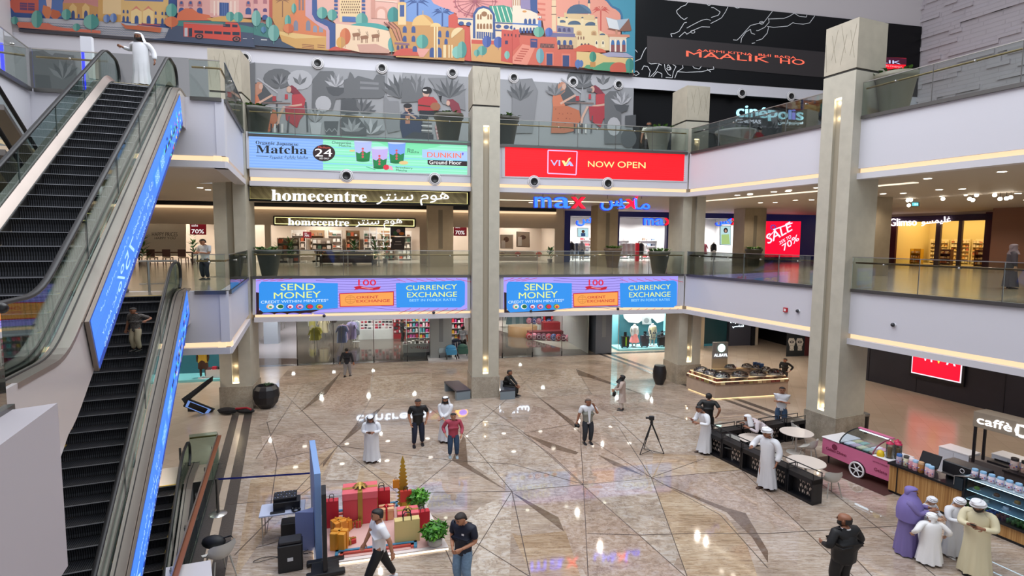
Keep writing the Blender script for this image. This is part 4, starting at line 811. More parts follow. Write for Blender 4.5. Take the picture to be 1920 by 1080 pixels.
def escalator(label, st, zt, rise, ext_b=1.5, steps=None, clad=DECK2):
    t = thing('escalator', label, 'escalator', FB.p(st, WC, zt)); sb = st+rise/TA
    n = int(rise/(.4*TA)); stp = None
    for k in range(n+3):
        s = st+.02+.4*k-.4; z = zt-max(0, min(rise, (s+.0-st+.2)*TA)) if k else zt-.005
        z = min(zt-.004, z); mb = MB(); zz = zt; loc = FB.p(s, WC, z)
        if stp is None:
            tt = MB(); prof = [(0, 0), (.40, 0), (.405, -.012), (.395, -.03), (.375, -.1), (.37, -.17), (.378, -.235), (.36, -.25), (0, -.05)]
            o0 = FB.p(0, 0, 0); pv = [FB.d*a + Vector((0, 0, b)) for a, b in prof]
            tt.prism([p - FB.n*.61 for p in pv], tuple(FB.n*1.22), TREAD)
            e = [FB.d*a + Vector((0, 0, b)) for a, b in ((.388, .001), (.404, .001), (.408, -.012), (.39, -.012))]; tt.prism([p - FB.n*.61 for p in e], tuple(FB.n*1.22), NOSE)
            for sg in (-1, 1): e = [FB.d*a + Vector((0, 0, .0015)) + FB.n*(sg*.59) for a in (0.02, .4)]; tt.poly([e[0]-FB.n*.02, e[1]-FB.n*.02, e[1]+FB.n*.02, e[0]+FB.n*.02], M('#b08d2c', .5))
            tt.v = [tuple(Vector(v)) for v in tt.v]; stp = tt.build('step', t, True); stp.location = loc - t.location
        else:
            c = stp.copy(); COL.objects.link(c); c.location = loc - t.location
    mb = MB(); sz_prism(mb, [(st-1.5, zt+.004), (st-.02, zt+.004), (st-.02, zt-.08), (st-1.5, zt-.08)], WC-.62, WC+.62, STEEL); mb.build('floor_plate', t)
    mb = MB(); sz_prism(mb, [(st-.06, zt+.008), (st+.0, zt+.008), (st+.0, zt+.002), (st-.06, zt+.002)], WC-.6, WC+.6, YEL); mb.build('comb_edge', t)
    if ext_b: mb = MB(); sz_prism(mb, [(sb+.3, zt-rise+.004), (sb+ext_b, zt-rise+.004), (sb+ext_b, zt-rise-.08), (sb+.3, zt-rise-.08)], WC-.62, WC+.62, STEEL); mb.build('floor_plate', t)
    for sg in (-1, 1):
        A = lambda w: WC+sg*w
        def strip(h0, h1, w0, w1, m, nm, e0=1.5, e1=None):
            e1 = (ext_b or .3) if e1 is None else e1
            a = line_pts(st, zt, rise, h1, e0, e1); b = line_pts(st, zt, rise, h0, e0, e1); mb = MB()
            for k in range(len(a)-1): sz_prism(mb, [a[k], a[k+1], b[k+1], b[k]], A(w0), A(w1), m)
            return mb.build(nm, t)
        strip(-.12, .10, .62, .64, SKIRT, 'skirt_panel'); dk = MB(); a_, b_ = line_pts(st, zt, rise, .07, 1.5, ext_b or .3), line_pts(st, zt, rise, .24, 1.5, ext_b or .3)
        for k in range(len(a_)-1): dk.poly([FB.p(a_[k][0], A(.63), a_[k][1]), FB.p(a_[k+1][0], A(.63), a_[k+1][1]), FB.p(b_[k+1][0], A(.765), b_[k+1][1]), FB.p(b_[k][0], A(.765), b_[k][1])], DECK)
        dk.build('inner_deck', t); strip(.07, .09, .62, .645, M('#e9e4de', .3, .4), 'deck_edge') if sg < 0 else None
        strip(.02, .085, .80, 1.03, DECK, 'outer_deck'); strip(.035, .10, .86, .88, M('#2b2524', .5), 'deck_joint'); strip(-1.0, .03, .98, 1.02, CLAD if sg > 0 else DECK2, 'side_cladding')
        # glass with rounded newels and the moving handrail
        sbb = sb + (ext_b or .3)
        up = line_pts(st, zt, rise, .90, 1.0, max(.1, (ext_b or .3)-.4)); lo = line_pts(st, zt, rise, .06, 1.0, max(.1, (ext_b or .3)-.4)); R = .42
        arc0 = [(up[0][0]-R*math.sin(math.pi*i/8), up[0][1]-R+R*math.cos(math.pi*i/8)) for i in range(1, 8)]; arc1 = [(up[-1][0]+R*math.sin(math.pi*i/8), up[-1][1]-R+R*math.cos(math.pi*i/8)) for i in range(1, 8)]
        mb = MB()
        for k in range(len(up)-1): sz_prism(mb, [up[k], up[k+1], lo[k+1], lo[k]], A(.765), A(.777), GLASS_G)
        sz_prism(mb, [up[0]] + arc0 + [lo[0]], A(.765), A(.777), GLASS_G)
        if ext_b: sz_prism(mb, [up[-1]] + arc1 + [lo[-1]], A(.765), A(.777), GLASS_G)
        mb.build('glass_balustrade', t)
        d0 = .03
        hp = [(a, b) for a, b in reversed(arc0)] + up + (arc1 if ext_b else [])
        hp = [(a, b+.02) for a, b in hp]
        rings = []
        for i, (s, z) in enumerate(hp):
            p, q_ = hp[max(i-1, 0)], hp[min(i+1, len(hp)-1)]; tx, tz = q_[0]-p[0], q_[1]-p[1]; L = math.hypot(tx, tz) or 1; nx, nz = -tz/L, tx/L
            if nz < 0 and .95 > abs(nx): nx, nz = -nx, -nz
            rings.append([FB.p(s+nx*v, A(.771)+u, z+nz*v) for u, v in ((-.04, -.02), (.04, -.02), (.045, .0), (.035, .025), (-.035, .025), (-.045, .0))])
        mb = MB(); mb.loft(rings, RUBBER, True); mb.build('handrail', t)
        g = line_pts(st, zt, rise, .10, .9, .3); mb = MB()
        nj = int((sb-st)/2.2)
        for k in range(1, nj+1):
            s = st+k*(sb-st)/(nj+1); z = zt-(s-st)*TA; sz_prism(mb, [(s-.008, z+.88), (s+.008, z+.88), (s+.008, z+.1), (s-.008, z+.1)], A(.76), A(.782), M('#5b6361', .3))
        mb.build('glass_joint', t) if nj == 0 else meta(mb.build('glass_joint', t), kind='stuff')
    return t
E1 = escalator('long escalator rising from the lower left up to the top floor', 3.3, Z2, Z2-Z1)
E2 = escalator('escalator from the ground floor to the first floor, boy standing on it', 4.25, Z1, Z1)
E3 = escalator('escalator descending from the ground floor into the basement behind the copper rail', 3.94, 0.0, 5.8, ext_b=0)
# advertising screens along the escalator sides
SB1 = M('#3f7cff', emit=1.0); SB2 = M('#5a9bff', emit=1.0); SB3 = M('#1f3f9c', emit=.9); SW = M('#a9d4ff', emit=1.0); SG = M('#56c7b0', emit=.9); SBK = M('#0a1440', emit=.6)
def side_screen(label, st, zt, s0, s1, seed, top=.02, bot=-.98, big=True):
    t = thing('led_screen', label, 'screen', FB.p(s0, WC+1.06, zt)); W = WC+1.03; LN = lambda s, h: (s, zt-(s-st)*TA+h); c30 = math.cos(math.radians(30.3))
    def P(u, v, e=0.0):      # u along the slope 0..1, v across 0..1 from the top
        s = s0+(s1-s0)*u; h = top+(bot-top)*v; sx = s + (0.55)*(v)*(-1)*0.6; return FB.p(sx, W+.07+e, zt-(sx-st)*TA+h)
    mb = MB(); n = FB.n
    c = [P(0, 0, -.06), P(1, 0, -.06), P(1, 1, -.06), P(0, 1, -.06)]; mb.prism(c, tuple(n*.055), M('#8a7f76', .35, .7)); mb.build('casing', t)
    mb = MB(); L = s1-s0; e = [.001]
    def quad(u0, u1, v0, v1, m, sk=0.0): e[0] += .0003; mb.poly([P(u0, v0, e[0]), P(u1, v0, e[0]), P(u1+sk, v1, e[0]), P(u0+sk, v1, e[0])], m)
    quad(.004, .996, .02, .985, SB1); rr = random.Random(seed)
    for k in range(7): quad(.004, .996, .05+.05*k, .055+.05*k, SB2)
    quad(.004, .996, .86, .985, SB3)
    for (u, w_) in ((.08, .06),):
        for k in range(46):
            uu = rr.uniform(.01, .27); vv = rr.uniform(.15, .9); r = rr.uniform(.004, .02); cc = rr.choice([SG, SBK, SW, SB3, M('#d9475f', emit=.8), M('#e3c25a', emit=.8), SG])
            quad(uu, uu+r, vv, vv+rr.uniform(.03, .12), cc, rr.uniform(-.01, .01))
    for k in range(16): uu = .10+.015*k; quad(uu, uu+.012, .5-.012*k+rr.uniform(-.05, .05), .62-.012*k, SBK if k % 3 else SG)
    for u in (.34, .42):      # outlined square panels of dots
        quad(u, u+.055, .30, .62, SB2); 
        for i in range(5):
            for j in range(5):
                if (i*j+i+j) % 3: quad(u+.004+i*.01, u+.010+i*.01, .33+j*.055, .36+j*.055, SW)
    def txt(s_, u0, u1, v0, v1, m):
        vs, fs, _ = text_mesh(s_); e[0] += .0003; mb.add([P(u1-(u1-u0)*x, v1-(v1-v0)*y, e[0]) if False else P(u0+(u1-u0)*x, v1-(v1-v0)*y, e[0]) for x, y, z in vs], fs, m)
    txt(ar('خصومات تصل الى'), .50, .72, .18, .36, SW); txt('75%', .72, .86, .30, .62, SW); txt(ar('تسوق الان'), .52, .70, .45, .6, SB2 if False else SW)
    txt('SALE UP TO 75% OFF AT PARTICIPATING STORES', .50, .97, .72, .80, SW); txt(ar('في المتاجر المشاركة'), .75, .96, .1, .2, SW); txt('T&C APPLY', .86, .97, .5, .58, SW)
    mb.build('display', t); return t
side_screen('long blue advertising screen along the side of the upper escalator', 3.3, Z2, 3.75, 13.0, 3)
side_screen('long blue advertising screen along the side of the lower escalator', 4.25, Z1, 4.0, 14.0, 5)
cw = MB(); cw.prism([FB.p(s_, WC+1.02, z_) for s_, z_ in ((13.2, 5.2), (14.4, 4.47), (15.2, 4.0), (19, 4.0), (19, 5.86), (13.2, 5.86))], tuple(-FB.n*.05), CLAD); struct('wall_glossy', cw)
# crossing escalator at the far left: handrails sloping down to the right
t = thing('escalator', 'crossing escalator at the far left edge with dark handrail', 'escalator', FB.p(3, -25, Z2-3))
def pxw(px, py, w): s, z = FB.px(px, py, w); return FB.p(s, w, z)
for (a, b, w) in (((-30, 120), (75, 290), -25.0), ((-30, 200), (60, 340), -24.6)):
    p, q_ = pxw(*a, w), pxw(*b, w); mb = MB(); mb.tube([p, q_], .05, RUBBER, 8); mb.build('handrail', t)
    dn = Vector((0, 0, -.85)); mb = MB(); mb.poly([p, q_, q_+dn, p+dn], GLASS_G); mb.build('glass_balustrade', t)
    mb = MB(); mb.prism([p+dn, q_+dn, q_+dn+FB.n*.3, p+dn+FB.n*.3], (0, 0, -.12), DECK2); mb.build('outer_deck', t)
# steel safety barrier posts on the first-floor landing
t = thing('barrier_rail', 'steel safety barrier on the first floor landing at the escalator head', 'barrier', onz(300, 545, Z1))
p0, p1 = onz(262, 548, Z1), onz(334, 546, Z1); up = Vector((0, 0, .95))
for k, f in enumerate((.25, .95)): b = p0.lerp(p1, f); mb = MB(); mb.tube([b, b+up], .035, STEEL, 10); mb.build('post', t)
for h in (.95, .25): mb = MB(); mb.tube([p0+Vector((0, 0, h)), p1+Vector((0, 0, h))], .03 if h > .5 else .015, STEEL, 8); mb.build('rail', t)
# low guard of the basement well: glass sheets, brackets and the wide copper-coloured handrail
t = thing('glass_balustrade', 'glass guard with wide copper handrail around the basement escalator well', 'balustrade', FB.p(6, -21.15, 0))
COP = M('#a5674c', .35, .5)
for k in range(6):
    a = 2.6+k*1.75; mb = MB(); mb.fbox(FB, a, a+1.72, -21.12, -21.10, -.02, 1.02, GLASS_G); mb.build('glass_pane', t)
    mb = MB(); mb.tube([FB.p(a+.9, -21.12, .86), FB.p(a+.9, -21.2, .84), FB.p(a+.9, -21.2, .92)], .014, STEEL, 6); mb.tube([FB.p(a+.98, -21.12, .86), FB.p(a+.98, -21.2, .84), FB.p(a+.98, -21.2, .92)], .014, STEEL, 6); mb.build('bracket', t)
mb = MB(); mb.loft([[FB.p(s, -20.95+w-.12, .93+z) for w, z in ((-.06, -.02), (.06, -.02), (.06, .02), (-.06, .02))] for s in (2.6, 13.0)], COP, False); mb.build('handrail', t)
mb = MB(); mb.fbox(FB, 2.6, 13.1, -21.125, -21.095, 1.02, 1.04, STEEL); mb.build('top_cap', t)
t = thing('glass_balustrade', 'short glass guard with brass rail across the head of the basement well', 'balustrade', FB.p(2.5, -22, 0))
for a, b in ((-21.95, -21.15),): mb = MB(); mb.prism([FB.p(2.5, a, 0), FB.p(2.5, b, 0), FB.p(2.52, b, 0), FB.p(2.52, a, 0)], (0, 0, 1.05), GLASS_G); mb.build('glass_pane', t)
mb = MB(); mb.tube([FB.p(2.42, -21.95, .9), FB.p(2.42, -21.15, .9)], .03, BRASS, 8); mb.build('handrail', t)
t = thing('bollard', 'dark steel post standing at the head of the basement escalator', 'bollard', onz(340, 900, 0)); mb = MB(); v = onz(340, 900, 0); mb.lathe([(.05, 0), (.05, .02), (.032, .03), (.032, 1.0), (.03, 1.02)], DSTEEL, c=tuple(v), n=12); mb.build('post', t)
# ================================================================== SCREENS AND SIGNS
def em(c, s=1.0): return M(c, emit=s*.86 if s < 1.7 else s)
def screen(label, F, w, tl, tr, br, bl, colm, cas='#c9c8cf', pad=2.2, thick=.05, name='led_screen', cat='screen', padx=None):
    t = thing(name, label, cat, F.P((bl[0]+br[0])/2, (bl[1]+br[1])/2, w)); px_ = pad if padx is None else padx
    d = Draw(F, w, off=.03); mb = MB(); q4 = [F.P(tl[0]-px_, tl[1]-pad, w), F.P(tr[0]+px_, tr[1]-pad, w), F.P(br[0]+px_, br[1]+pad, w), F.P(bl[0]-px_, bl[1]+pad, w)]
    mb.prism(q4, tuple(-F.n*.028), M(cas, .4)); mb.build('casing', t); d.poly([tl, tr, br, bl], colm); return t, d
class Y(Z):
    def m(z, pts, mt): z.d.poly([z.c(*a) for a in pts], mt); return z
    def t(z, s, p0, p1, h, mt, **k): z.d.text(s, z.c(*p0), z.c(*p1), h/z.k, mt, **k); return z
    def el(z, x, y, rx, ry, mt, n=18, a0=0, a1=360): z.d.ell(*z.c(x, y), rx/z.k, ry/z.k, mt, n, a0, a1); return z
    def ln(z, pts, w, mt): z.d.line([z.c(*a) for a in pts], w/z.k, mt); return z
# matcha screen
t, d = screen('wide blue and green LED screen advertising Organic Japanese Matcha', FA, 0, (467, 248.5), (876, 267), (876, 328), (469, 314), em('#8fe8c0', .95), padx=6)
z = Y(d, 460, 240, 1920/430)
z.m([(30, 40), (640, 68), (655, 110), (640, 160), (655, 350), (35, 330)], em('#8fb8f8', .95))
for k in range(12): z.m([(36, 58+k*23.5), (650, 86+k*23), (650, 94+k*23), (36, 66+k*23.5)], em('#7ea9ef', .95)); z.m([(650, 86+k*23), (1856, 140+k*22.2), (1856, 147+k*22.2), (650, 94+k*23)], em('#a4ecd6' if k % 3 else '#86cdf0', .95))
z.m([(1060, 95), (1590, 120), (1640, 150), (1500, 180), (1480, 225), (1330, 225), (1200, 160)], em('#7fe6b0', .9))
DK = em('#23262e', .35); DW = em('#ffffff', 1.0); DR = em('#e8604a', .9)
z.t(mb_bold('Organic Japanese'), (88, 142), (445, 158), 34, DK).t(mb_bold('Matcha'), (92, 210), (517, 222), 66, DK).ln([(92, 236), (195, 240)], 3, DK).t(ar('ماتشا يابانية عضوية'), (205, 262), (525, 266), 34, DK)
z.el(659, 210, 94, 70, em('#3c2327', .5), 26); z.t('Medium', (610, 170), (706, 174), 17, DR).t('24', (583, 238), (728, 240), 64, DW, bold=.03).t('AED ONLY', (620, 262), (704, 264), 14, DW)
z.t('Cheesecake', (725, 132), (885, 138), 22, DK).t('Matcha', (785, 156), (885, 160), 18, DK).t('Blue', (1358, 190), (1410, 192), 18, DK).t('Matcha', (1358, 208), (1452, 212), 18, DK).t('Strawberry', (1258, 342), (1400, 350), 20, DK).t('Matcha', (1262, 362), (1352, 366), 18, DK)
for x, y, w_, h_, c1 in ((985, 105, 150, 175, '#b8c6f8'), (1125, 165, 142, 175, '#c9b8f2'), (1268, 120, 150, 175, '#7fa8f5')):
    z.m([(x-w_/2, y), (x+w_/2, y+4), (x+w_*.38, y+h_), (x-w_*.38, y+h_)], em(c1, .85)).el(x, y+4, w_/2, 12, em('#cfe0fb', .9)).m([(x-w_*.40, y+h_*.55), (x-w_*.2, y+h_*.62), (x, y+h_*.5), (x+w_*.2, y+h_*.6), (x+w_*.42, y+h_*.52), (x+w_*.36, y+h_*.96), (x-w_*.36, y+h_*.96)], em('#1f8a4c', .8)).el(x, y+h_*.96, w_*.37, 12, em('#167a3f', .8))
    for k in range(4): z.el(x-2, y+h_*(.4+.13*k), 10, 10, em('#d9545f', .9), 8)
z.el(1180, 330, 26, 22, em('#e0344a', .9)).m([(1200, 315), (1225, 320), (1240, 355), (1205, 350)], em('#f0a8c0', .9)).el(1325, 292, 40, 16, em('#e8c88a', .9), 10).el(895, 192, 24, 8, em('#e8c88a', .9), 10).ln([(1010, 325), (1090, 350)], 6, em('#58b890', .9))
z.m([(1480, 180), (1856, 198), (1856, 275), (1480, 250)], em('#a9c8fb', .95)).t('DUNKIN', (1522, 246), (1806, 254), 42, em('#f0704a', 1.0), bold=.04).t("'", (1812, 230), (1826, 230), 22, em('#6a4fd0', 1.0))
z.m([(1525, 268), (1856, 280), (1856, 320), (1540, 310), (1525, 300)], em('#3a1f2a', .5)).t('Ground Floor', (1540, 303), (1808, 308), 32, DW, bold=.03)
d.mb.build('display', t)
# VIVA screen
t, d = screen('bright red LED screen reading NOW OPEN', FA, 0, (946.5, 272), (1283.5, 285), (1281, 339.5), (946.5, 330.5), em('#ff0a1e', 1.0), padx=6)
z = Y(d, 930, 265, 1920/370); LV = em('#f2b8e8', 1.0); LG = em('#e8f59a', 1.0)
for k in range(13): z.ln([(88, 50+k*23), (1830, 118+k*20.6)], 4, em('#e8041a', .95))
z.ln([(505, 88), (787, 100), (777, 325), (502, 312), (505, 88)], 11, LV).t('VI', (528, 238), (622, 240), 56, em('#b8c0ff', 1.0), bold=.04).m([(636, 188), (662, 188), (678, 212), (705, 165), (728, 160), (690, 215), (676, 240), (664, 240)], LG).m([(678, 240), (712, 192), (730, 205), (752, 242), (722, 240), (714, 222), (700, 238)], em('#b8c0ff', 1.0))
z.t('NOW', (892, 250), (1150, 258), 58, LG, bold=.02).t('OPEN', (1180, 256), (1452, 264), 60, LG, bold=.02)
d.mb.build('display', t)
# money-exchange screens
def orient(label, corners, ox, oy, k, xs):
    t, d = screen(label, FA, 0, *corners, em('#a99cf5', .95), padx=6); z = Y(d, ox, oy, k); X = lambda x: 45+(x-45)*xs
    LB = em('#2f8fe8', .95); LB2 = em('#1fa0e0', .95); YW = em('#e0ec8c', 1.0); WH = em('#d6ecff', 1.0); RDm = em('#c81a34', .9); PU = em('#4a2a8c', .7); DKM = em('#3a1a24', .4)
    def q_(pts, m): z.m([(X(a), b) for a, b in pts], m)
    for j in range(12): z.ln([(X(560+u*90), 85+j*22+(u-4)**2*1.6*(1 if j > 5 else -.4)-(3 if u in (0, 8) else 0)) for u in range(0, 9)], 2.4, PU)
    for j in range(7): z.ln([(X(1250+j*85), 80), (X(1330+j*95), 110)], 3, RDm); z.ln([(X(1270+j*80), 378), (X(1370+j*80), 335)], 3, RDm)
    for j in range(4): z.ln([(X(48+j*60), 100+j*0), (X(150+j*80), 74)], 3, RDm)
    q_([(48, 195), (75, 200), (75, 350), (600, 345), (520, 370), (330, 385), (50, 385)], DKM)
    for j in range(5): z.el(X(150+j*110), 385, 50*xs, 14, em('#8f84e8', .9), 10, 0, 180)
    q_([(95, 105), (748, 118), (748, 330), (560, 345), (300, 360), (110, 368), (82, 345), (74, 320), (74, 130)], LB)
    q_([(1245, 118), (1800, 94), (1830, 105), (1836, 130), (1834, 300), (1800, 325), (1250, 325)], LB)
    z.t('SEND', (X(258), 180), (X(553), 176), 56, YW, bold=.02).t('MONEY', (X(200), 252), (X(602), 240), 54, YW, bold=.02).t('CREDIT WITHIN MINUTES*', (X(90), 292), (X(668), 276), 24, WH, bold=.01)
    for j, (c1, c2, c3) in enumerate((('#e8b080', '#d8e8f0', '#4a9a5a'), ('#e8f0ea', '#1f6a3f', '#1f6a3f'), ('#3050c0', '#e8e0f0', '#d03040'), ('#c83a5a', '#d8b8d8', '#4050b0'), ('#1f7a4f', '#d82a4a', '#d82a4a'), ('#3a9a4a', '#e89a4a', '#c82a34'))):
        cx = X(170+j*84); z.el(cx, 318, 33*xs, 22, em(c1, .9)).el(cx+5*xs, 318, 25*xs, 17, em(c2, .9)).el(cx+2, 322, 14*xs, 9, em(c3, .9), 10)
    z.t('100', (X(922), 138), (X(1076), 138), 50, em('#d81a3c', 1.0), bold=.05)
    q_([(880, 150), (935, 140), (1000, 155), (1060, 155), (1118, 145), (1100, 172), (1050, 178), (1000, 172), (930, 168), (885, 178), (900, 163)], em('#c8142c', .9)); z.ln([(X(950), 155), (X(1050), 166)], 4, em('#f0b8c0', .9))
    q_([(760, 205), (1228, 188), (1228, 310), (765, 322)], RDm); q_([(768, 211), (1221, 195), (1221, 304), (772, 315)], em('#f0a050', .95)); z.d.ring(*z.c(X(855), 258), 44*xs/k, 33/k, 1.2, em('#d88a40', .9)); z.ln([(X(812), 258), (X(898), 256)], 4, em('#d88a40', .9)).ln([(X(855), 226), (X(855), 290)], 4, em('#d88a40', .9)).ln([(X(822), 240), (X(888), 238)], 3, em('#d88a40', .9)).ln([(X(822), 276), (X(888), 274)], 3, em('#d88a40', .9))
    z.t('ORIENT', (X(908), 250), (X(1095), 246), 22, RDm, bold=.04).t('EXCHANGE', (X(908), 284), (X(1194), 278), 24, RDm, bold=.04)
    z.t('CURRENCY', (X(1332), 180), (X(1768), 168), 42, YW, bold=.02).t('EXCHANGE', (X(1340), 240), (X(1768), 234), 44, YW, bold=.02).t('BEST IN FOREX RATES', (X(1362), 275), (X(1760), 268), 20, em('#9fd8ff', 1.0), bold=.02)
    d.mb.build('display', t)
orient('left of the two violet LED screens reading SEND MONEY and CURRENCY EXCHANGE', ((480, 520.5), (876, 518), (876, 580.5), (480, 588)), 470, 505, 1920/420, 1.0)
orient('right of the two violet LED screens reading SEND MONEY and CURRENCY EXCHANGE', ((944, 518.5), (1271, 515.5), (1269, 572), (944, 578)), 934.3, 505, 1920/420, .828)
# cinema LED banner
t, d = screen('long dark LED banner with red film title lettering on the cinema wall', FA, WU-.02, (1213, 68), (1640, 107), (1640, 153.5), (1213, 117), M('#2f292b', .6), cas='#19171a', pad=.6)
z = Y(d, 1180, 0, 1578/380); RE = em('#ff6a50', 1.1)
z.t('MAALIK', (440, 440), (1085, 488), 44, RE, bold=.03).t('HO', (1170, 495), (1362, 508), 42, RE, bold=.05).t('AADMI', (520, 400), (738, 416), 18, RE, bold=.03).t('KITNA', (768, 418), (955, 434), 18, RE, bold=.03).t('BHI', (1003, 436), (1100, 444), 18, RE, bold=.03).t('BADA', (1130, 448), (1295, 460), 18, RE, bold=.03)
d.mb.build('display', t)
t, d = screen('small red and violet film poster screen behind the big column', FA, WU-.02, (1640, 106.5), (1698.5, 109.5), (1696, 149), (1640, 145), em('#f01428', 1.0), cas='#19171a', pad=.6)
z = Y(d, 1640, 90, 9.82); z.m([(0, 160), (580, 195), (575, 310), (0, 290)], em('#4a0a2a', .8)).t('LIK', (130, 280), (470, 300), 60, em('#c8d0ff', 1.1), bold=.04).t('IN CINEMAS', (200, 345), (500, 372), 28, em('#ffb8c0', 1.0)).m([(190, 380), (320, 400), (200, 460)], em('#7a0a1a', .8)).m([(260, 540), (440, 470), (545, 500), (540, 560)], em('#ff6a7a', .8)); d.mb.build('display', t)
# cinema sign
t = thing('illuminated_sign', 'glowing pale blue cinema sign with Arabic name on the black wall', 'sign', FA.P(1440, 235, WU+.6))
d = Draw(FA, WU+.6, off=.02); z = Y(d, 1370, 190, 12.8); CY = em('#a8ecff', 1.6)
z.t('cin', (125, 378), (640, 392), 275, CY, bold=.06, ext=.06).t('é', (662, 398), (868, 408), 250, CY, bold=.06, ext=.06).t('p', (885, 470), (1105, 478), 255, CY, bold=.06, ext=.06).t('o', (1130, 430), (1350, 438), 180, CY, bold=.06, ext=.06).t('l', (1378, 432), (1440, 438), 225, em('#8fb0ff', 1.6), bold=.06, ext=.06).t('i', (1462, 440), (1535, 446), 240, em('#8f90ff', 1.6), bold=.06, ext=.06).t('s', (1560, 455), (1728, 460), 190, CY, bold=.06, ext=.06)
z.t('CINEMAS', (112, 508), (712, 538), 88, em('#e8ecff', 1.5), bold=.03, ext=.03).t(ar('سينيبوليس'), (1125, 570), (1725, 580), 130, em('#d8f0ff', 1.5), bold=.02, ext=.03).t('LIVE THE MOVIES · ALL SCREENS', (60, 600), (850, 625), 34, em('#b8b8c8', .9)).t(ar('جميع الشاشات متاحة الان'), (880, 640), (1690, 655), 34, em('#b8b8c8', .9))
d.mb.build('lettering', t)
# homecentre signs
WD = ramp_mat('carved_olive_panel', 'Object', lambda nt, p, co: (
    nt.links.new(ramp(nt, node(nt, 'TexWave', Vector=node(nt, 'Mapping', Vector=co, Rotation=(0, .5, .4)).outputs[0], Scale=1.3, Distortion=6.0, Detail=2.0).outputs['Fac'], [(.4, '#7d6f45'), (.6, '#8f8154')]), p.inputs['Base Color'])))
def home(label, w, tl, tr, br, bl, c0, c1, hh, a0, a1, ah, lamp):
    t = thing('illuminated_sign', label, 'sign', FA.P((bl[0]+br[0])/2, (bl[1]+br[1])/2, w)); n = -FA.n
    mb = MB(); mb.prism([FA.P(*p, w) for p in (tl, tr, br, bl)], tuple(n*.06), WD); mb.build('panel', t)
    d = Draw(FA, w, off=.07); e = 1.8; d.line([(tl[0]+e, tl[1]+e), (tr[0]-e, tr[1]+e), (br[0]-e, br[1]-e), (bl[0]+e, bl[1]-e), (tl[0]+e, tl[1]+e)], 1.3, em('#fff3a0', 1.8)); d.mb.build('edge_light', t)
    d = Draw(FA, w, off=.11); 
    for a, b in ((tl, tr), (tr, br), (br, bl), (bl, tl)): p, q_ = FA.P(*a, w), FA.P(*b, w); mb = MB(); mb.tube([p+n*.07, q_+n*.07], .055, BLACK, 4, False); mb.build('frame_bar', t)
    d = Draw(FA, w, off=.16); d.text(mb_bold('homecentre'), c0, c1, hh, em('#ffffff', 1.3), ext=.08); d.mb.build('lettering', t)
    d = Draw(FA, w, off=.16); d.text(ar('هوم سنتر'), a0, a1, ah, em('#ffffff', 1.3), ext=.08); d.mb.build('arabic_lettering', t)
    return t
home('large white lettered sign with olive panel and black frame, over the first floor gallery', .35, (467, 348), (878, 359.5), (878, 385), (467, 375), (511, 377), (688, 380), 20.5, (706, 388), (841, 384), 23, 1)
home('smaller white lettered olive sign over the shop entrance behind', 13.0, (514, 405.5), (778, 410.5), (778, 426), (514, 421.5), (541, 422.5), (655, 424.5), 13, (667, 429), (754, 425.5), 15.5, 1)
# big max sign hanging
t = thing('illuminated_sign', 'large hanging blue and red sign in Latin and Arabic under the bright red screen', 'sign', FA.P(1110, 395, .6)); BLS = em((.010, .055, 1.0), 5.0); RDS = em((1.0, .002, .012), 4.0); OUT = M('#2438c0', .4, emit=.8)
def letters(F, w, items, nm='letters'):
    for s_, p0, p1, h, m, b in items:
        d = Draw(F, w, off=.0); d.text(s_, (p0[0]-1, p0[1]+1), (p1[0]+1, p1[1]+1), h+2, OUT if m is BLS else M('#a00818', emit=.5), ext=.14, bold=b+.02); d.k = 1; d.off = .15; d.text(s_, p0, p1, h, m, ext=.02, bold=b); d.mb.build(nm, t)
letters(FA, .6, [('m', (1001, 389), (1032, 389.5), 19.5, BLS, .08), ('a', (1038, 390), (1067, 390.5), 20, BLS, .08), ('x', (1070, 390.5), (1096, 391), 20.5, RDS, .08)], 'letter')
letters(FA, .6, [(ar('س'), (1125, 394.5), (1165, 394.5), 21.5, BLS, .05), (ar('كس')[1], (1158, 391), (1172, 391.5), 14, BLS, .05), (ar('ما'), (1187, 392), (1216, 392.5), 20, BLS, .05)], 'arabic_letter')
d = Draw(FA, .6, off=.16); d.poly([(1171, 374.5), (1178, 374), (1184, 379), (1189, 370), (1194, 369), (1187, 384), (1193, 391), (1186, 391.5), (1181, 386), (1174, 391), (1168, 390), (1178, 381.5)], RDS); d.mb.build('red_cross', t)
for x in (1018, 1078, 1139, 1203): mb = MB(); p = FA.P(x, 373, .6); mb.tube([p, Vector((p.x, p.y, C2))], .012, BLACK, 5); mb.build('hanger', t)
# centrepoint sign above the ground-floor shop entrance (seen in the polished floor)
t = thing('illuminated_sign', 'white lettered sign above the ground floor shop entrance, mirrored in the floor', 'sign', FA.p(-3, 8.3, 3.3))
mb = MB(); vs, fs, _ = text_mesh('centrepoint', .05, .03); L0, L1, z0, h = -6.5, -.9, 3.1, .62
mb.add([FA.p(L0+(L1-L0)*x, 8.25-(z/.05*.5+.5)*.06, z0+h*y) for x, y, z in vs], fs, em('#cfe6ff', 5)); mb.build('lettering', t)
mb = MB(); mb.T = None; mb.add([FA.p(-.1+.42*math.cos(a*math.pi/9), 8.2, 3.42+.3*math.sin(a*math.pi/9)) for a in range(18)], [tuple(range(18))], em('#f0b040', 4)); mb.add([FA.p(-.0+.26*math.cos(a*math.pi/9), 8.19, 3.42+.19*math.sin(a*math.pi/9)) for a in range(18)], [tuple(range(18))], em('#7a50d0', 4)); mb.build('emblem', t)
mb = MB(); vs, fs, _ = text_mesh(ar('سنتربوينت'), .05, .02); mb.add([FA.p(.7+3.6*x, 8.25-(z/.05*.5+.5)*.06, 3.05+.62*y) for x, y, z in vs], fs, em('#cfe6ff', 5)); mb.build('arabic_lettering', t)
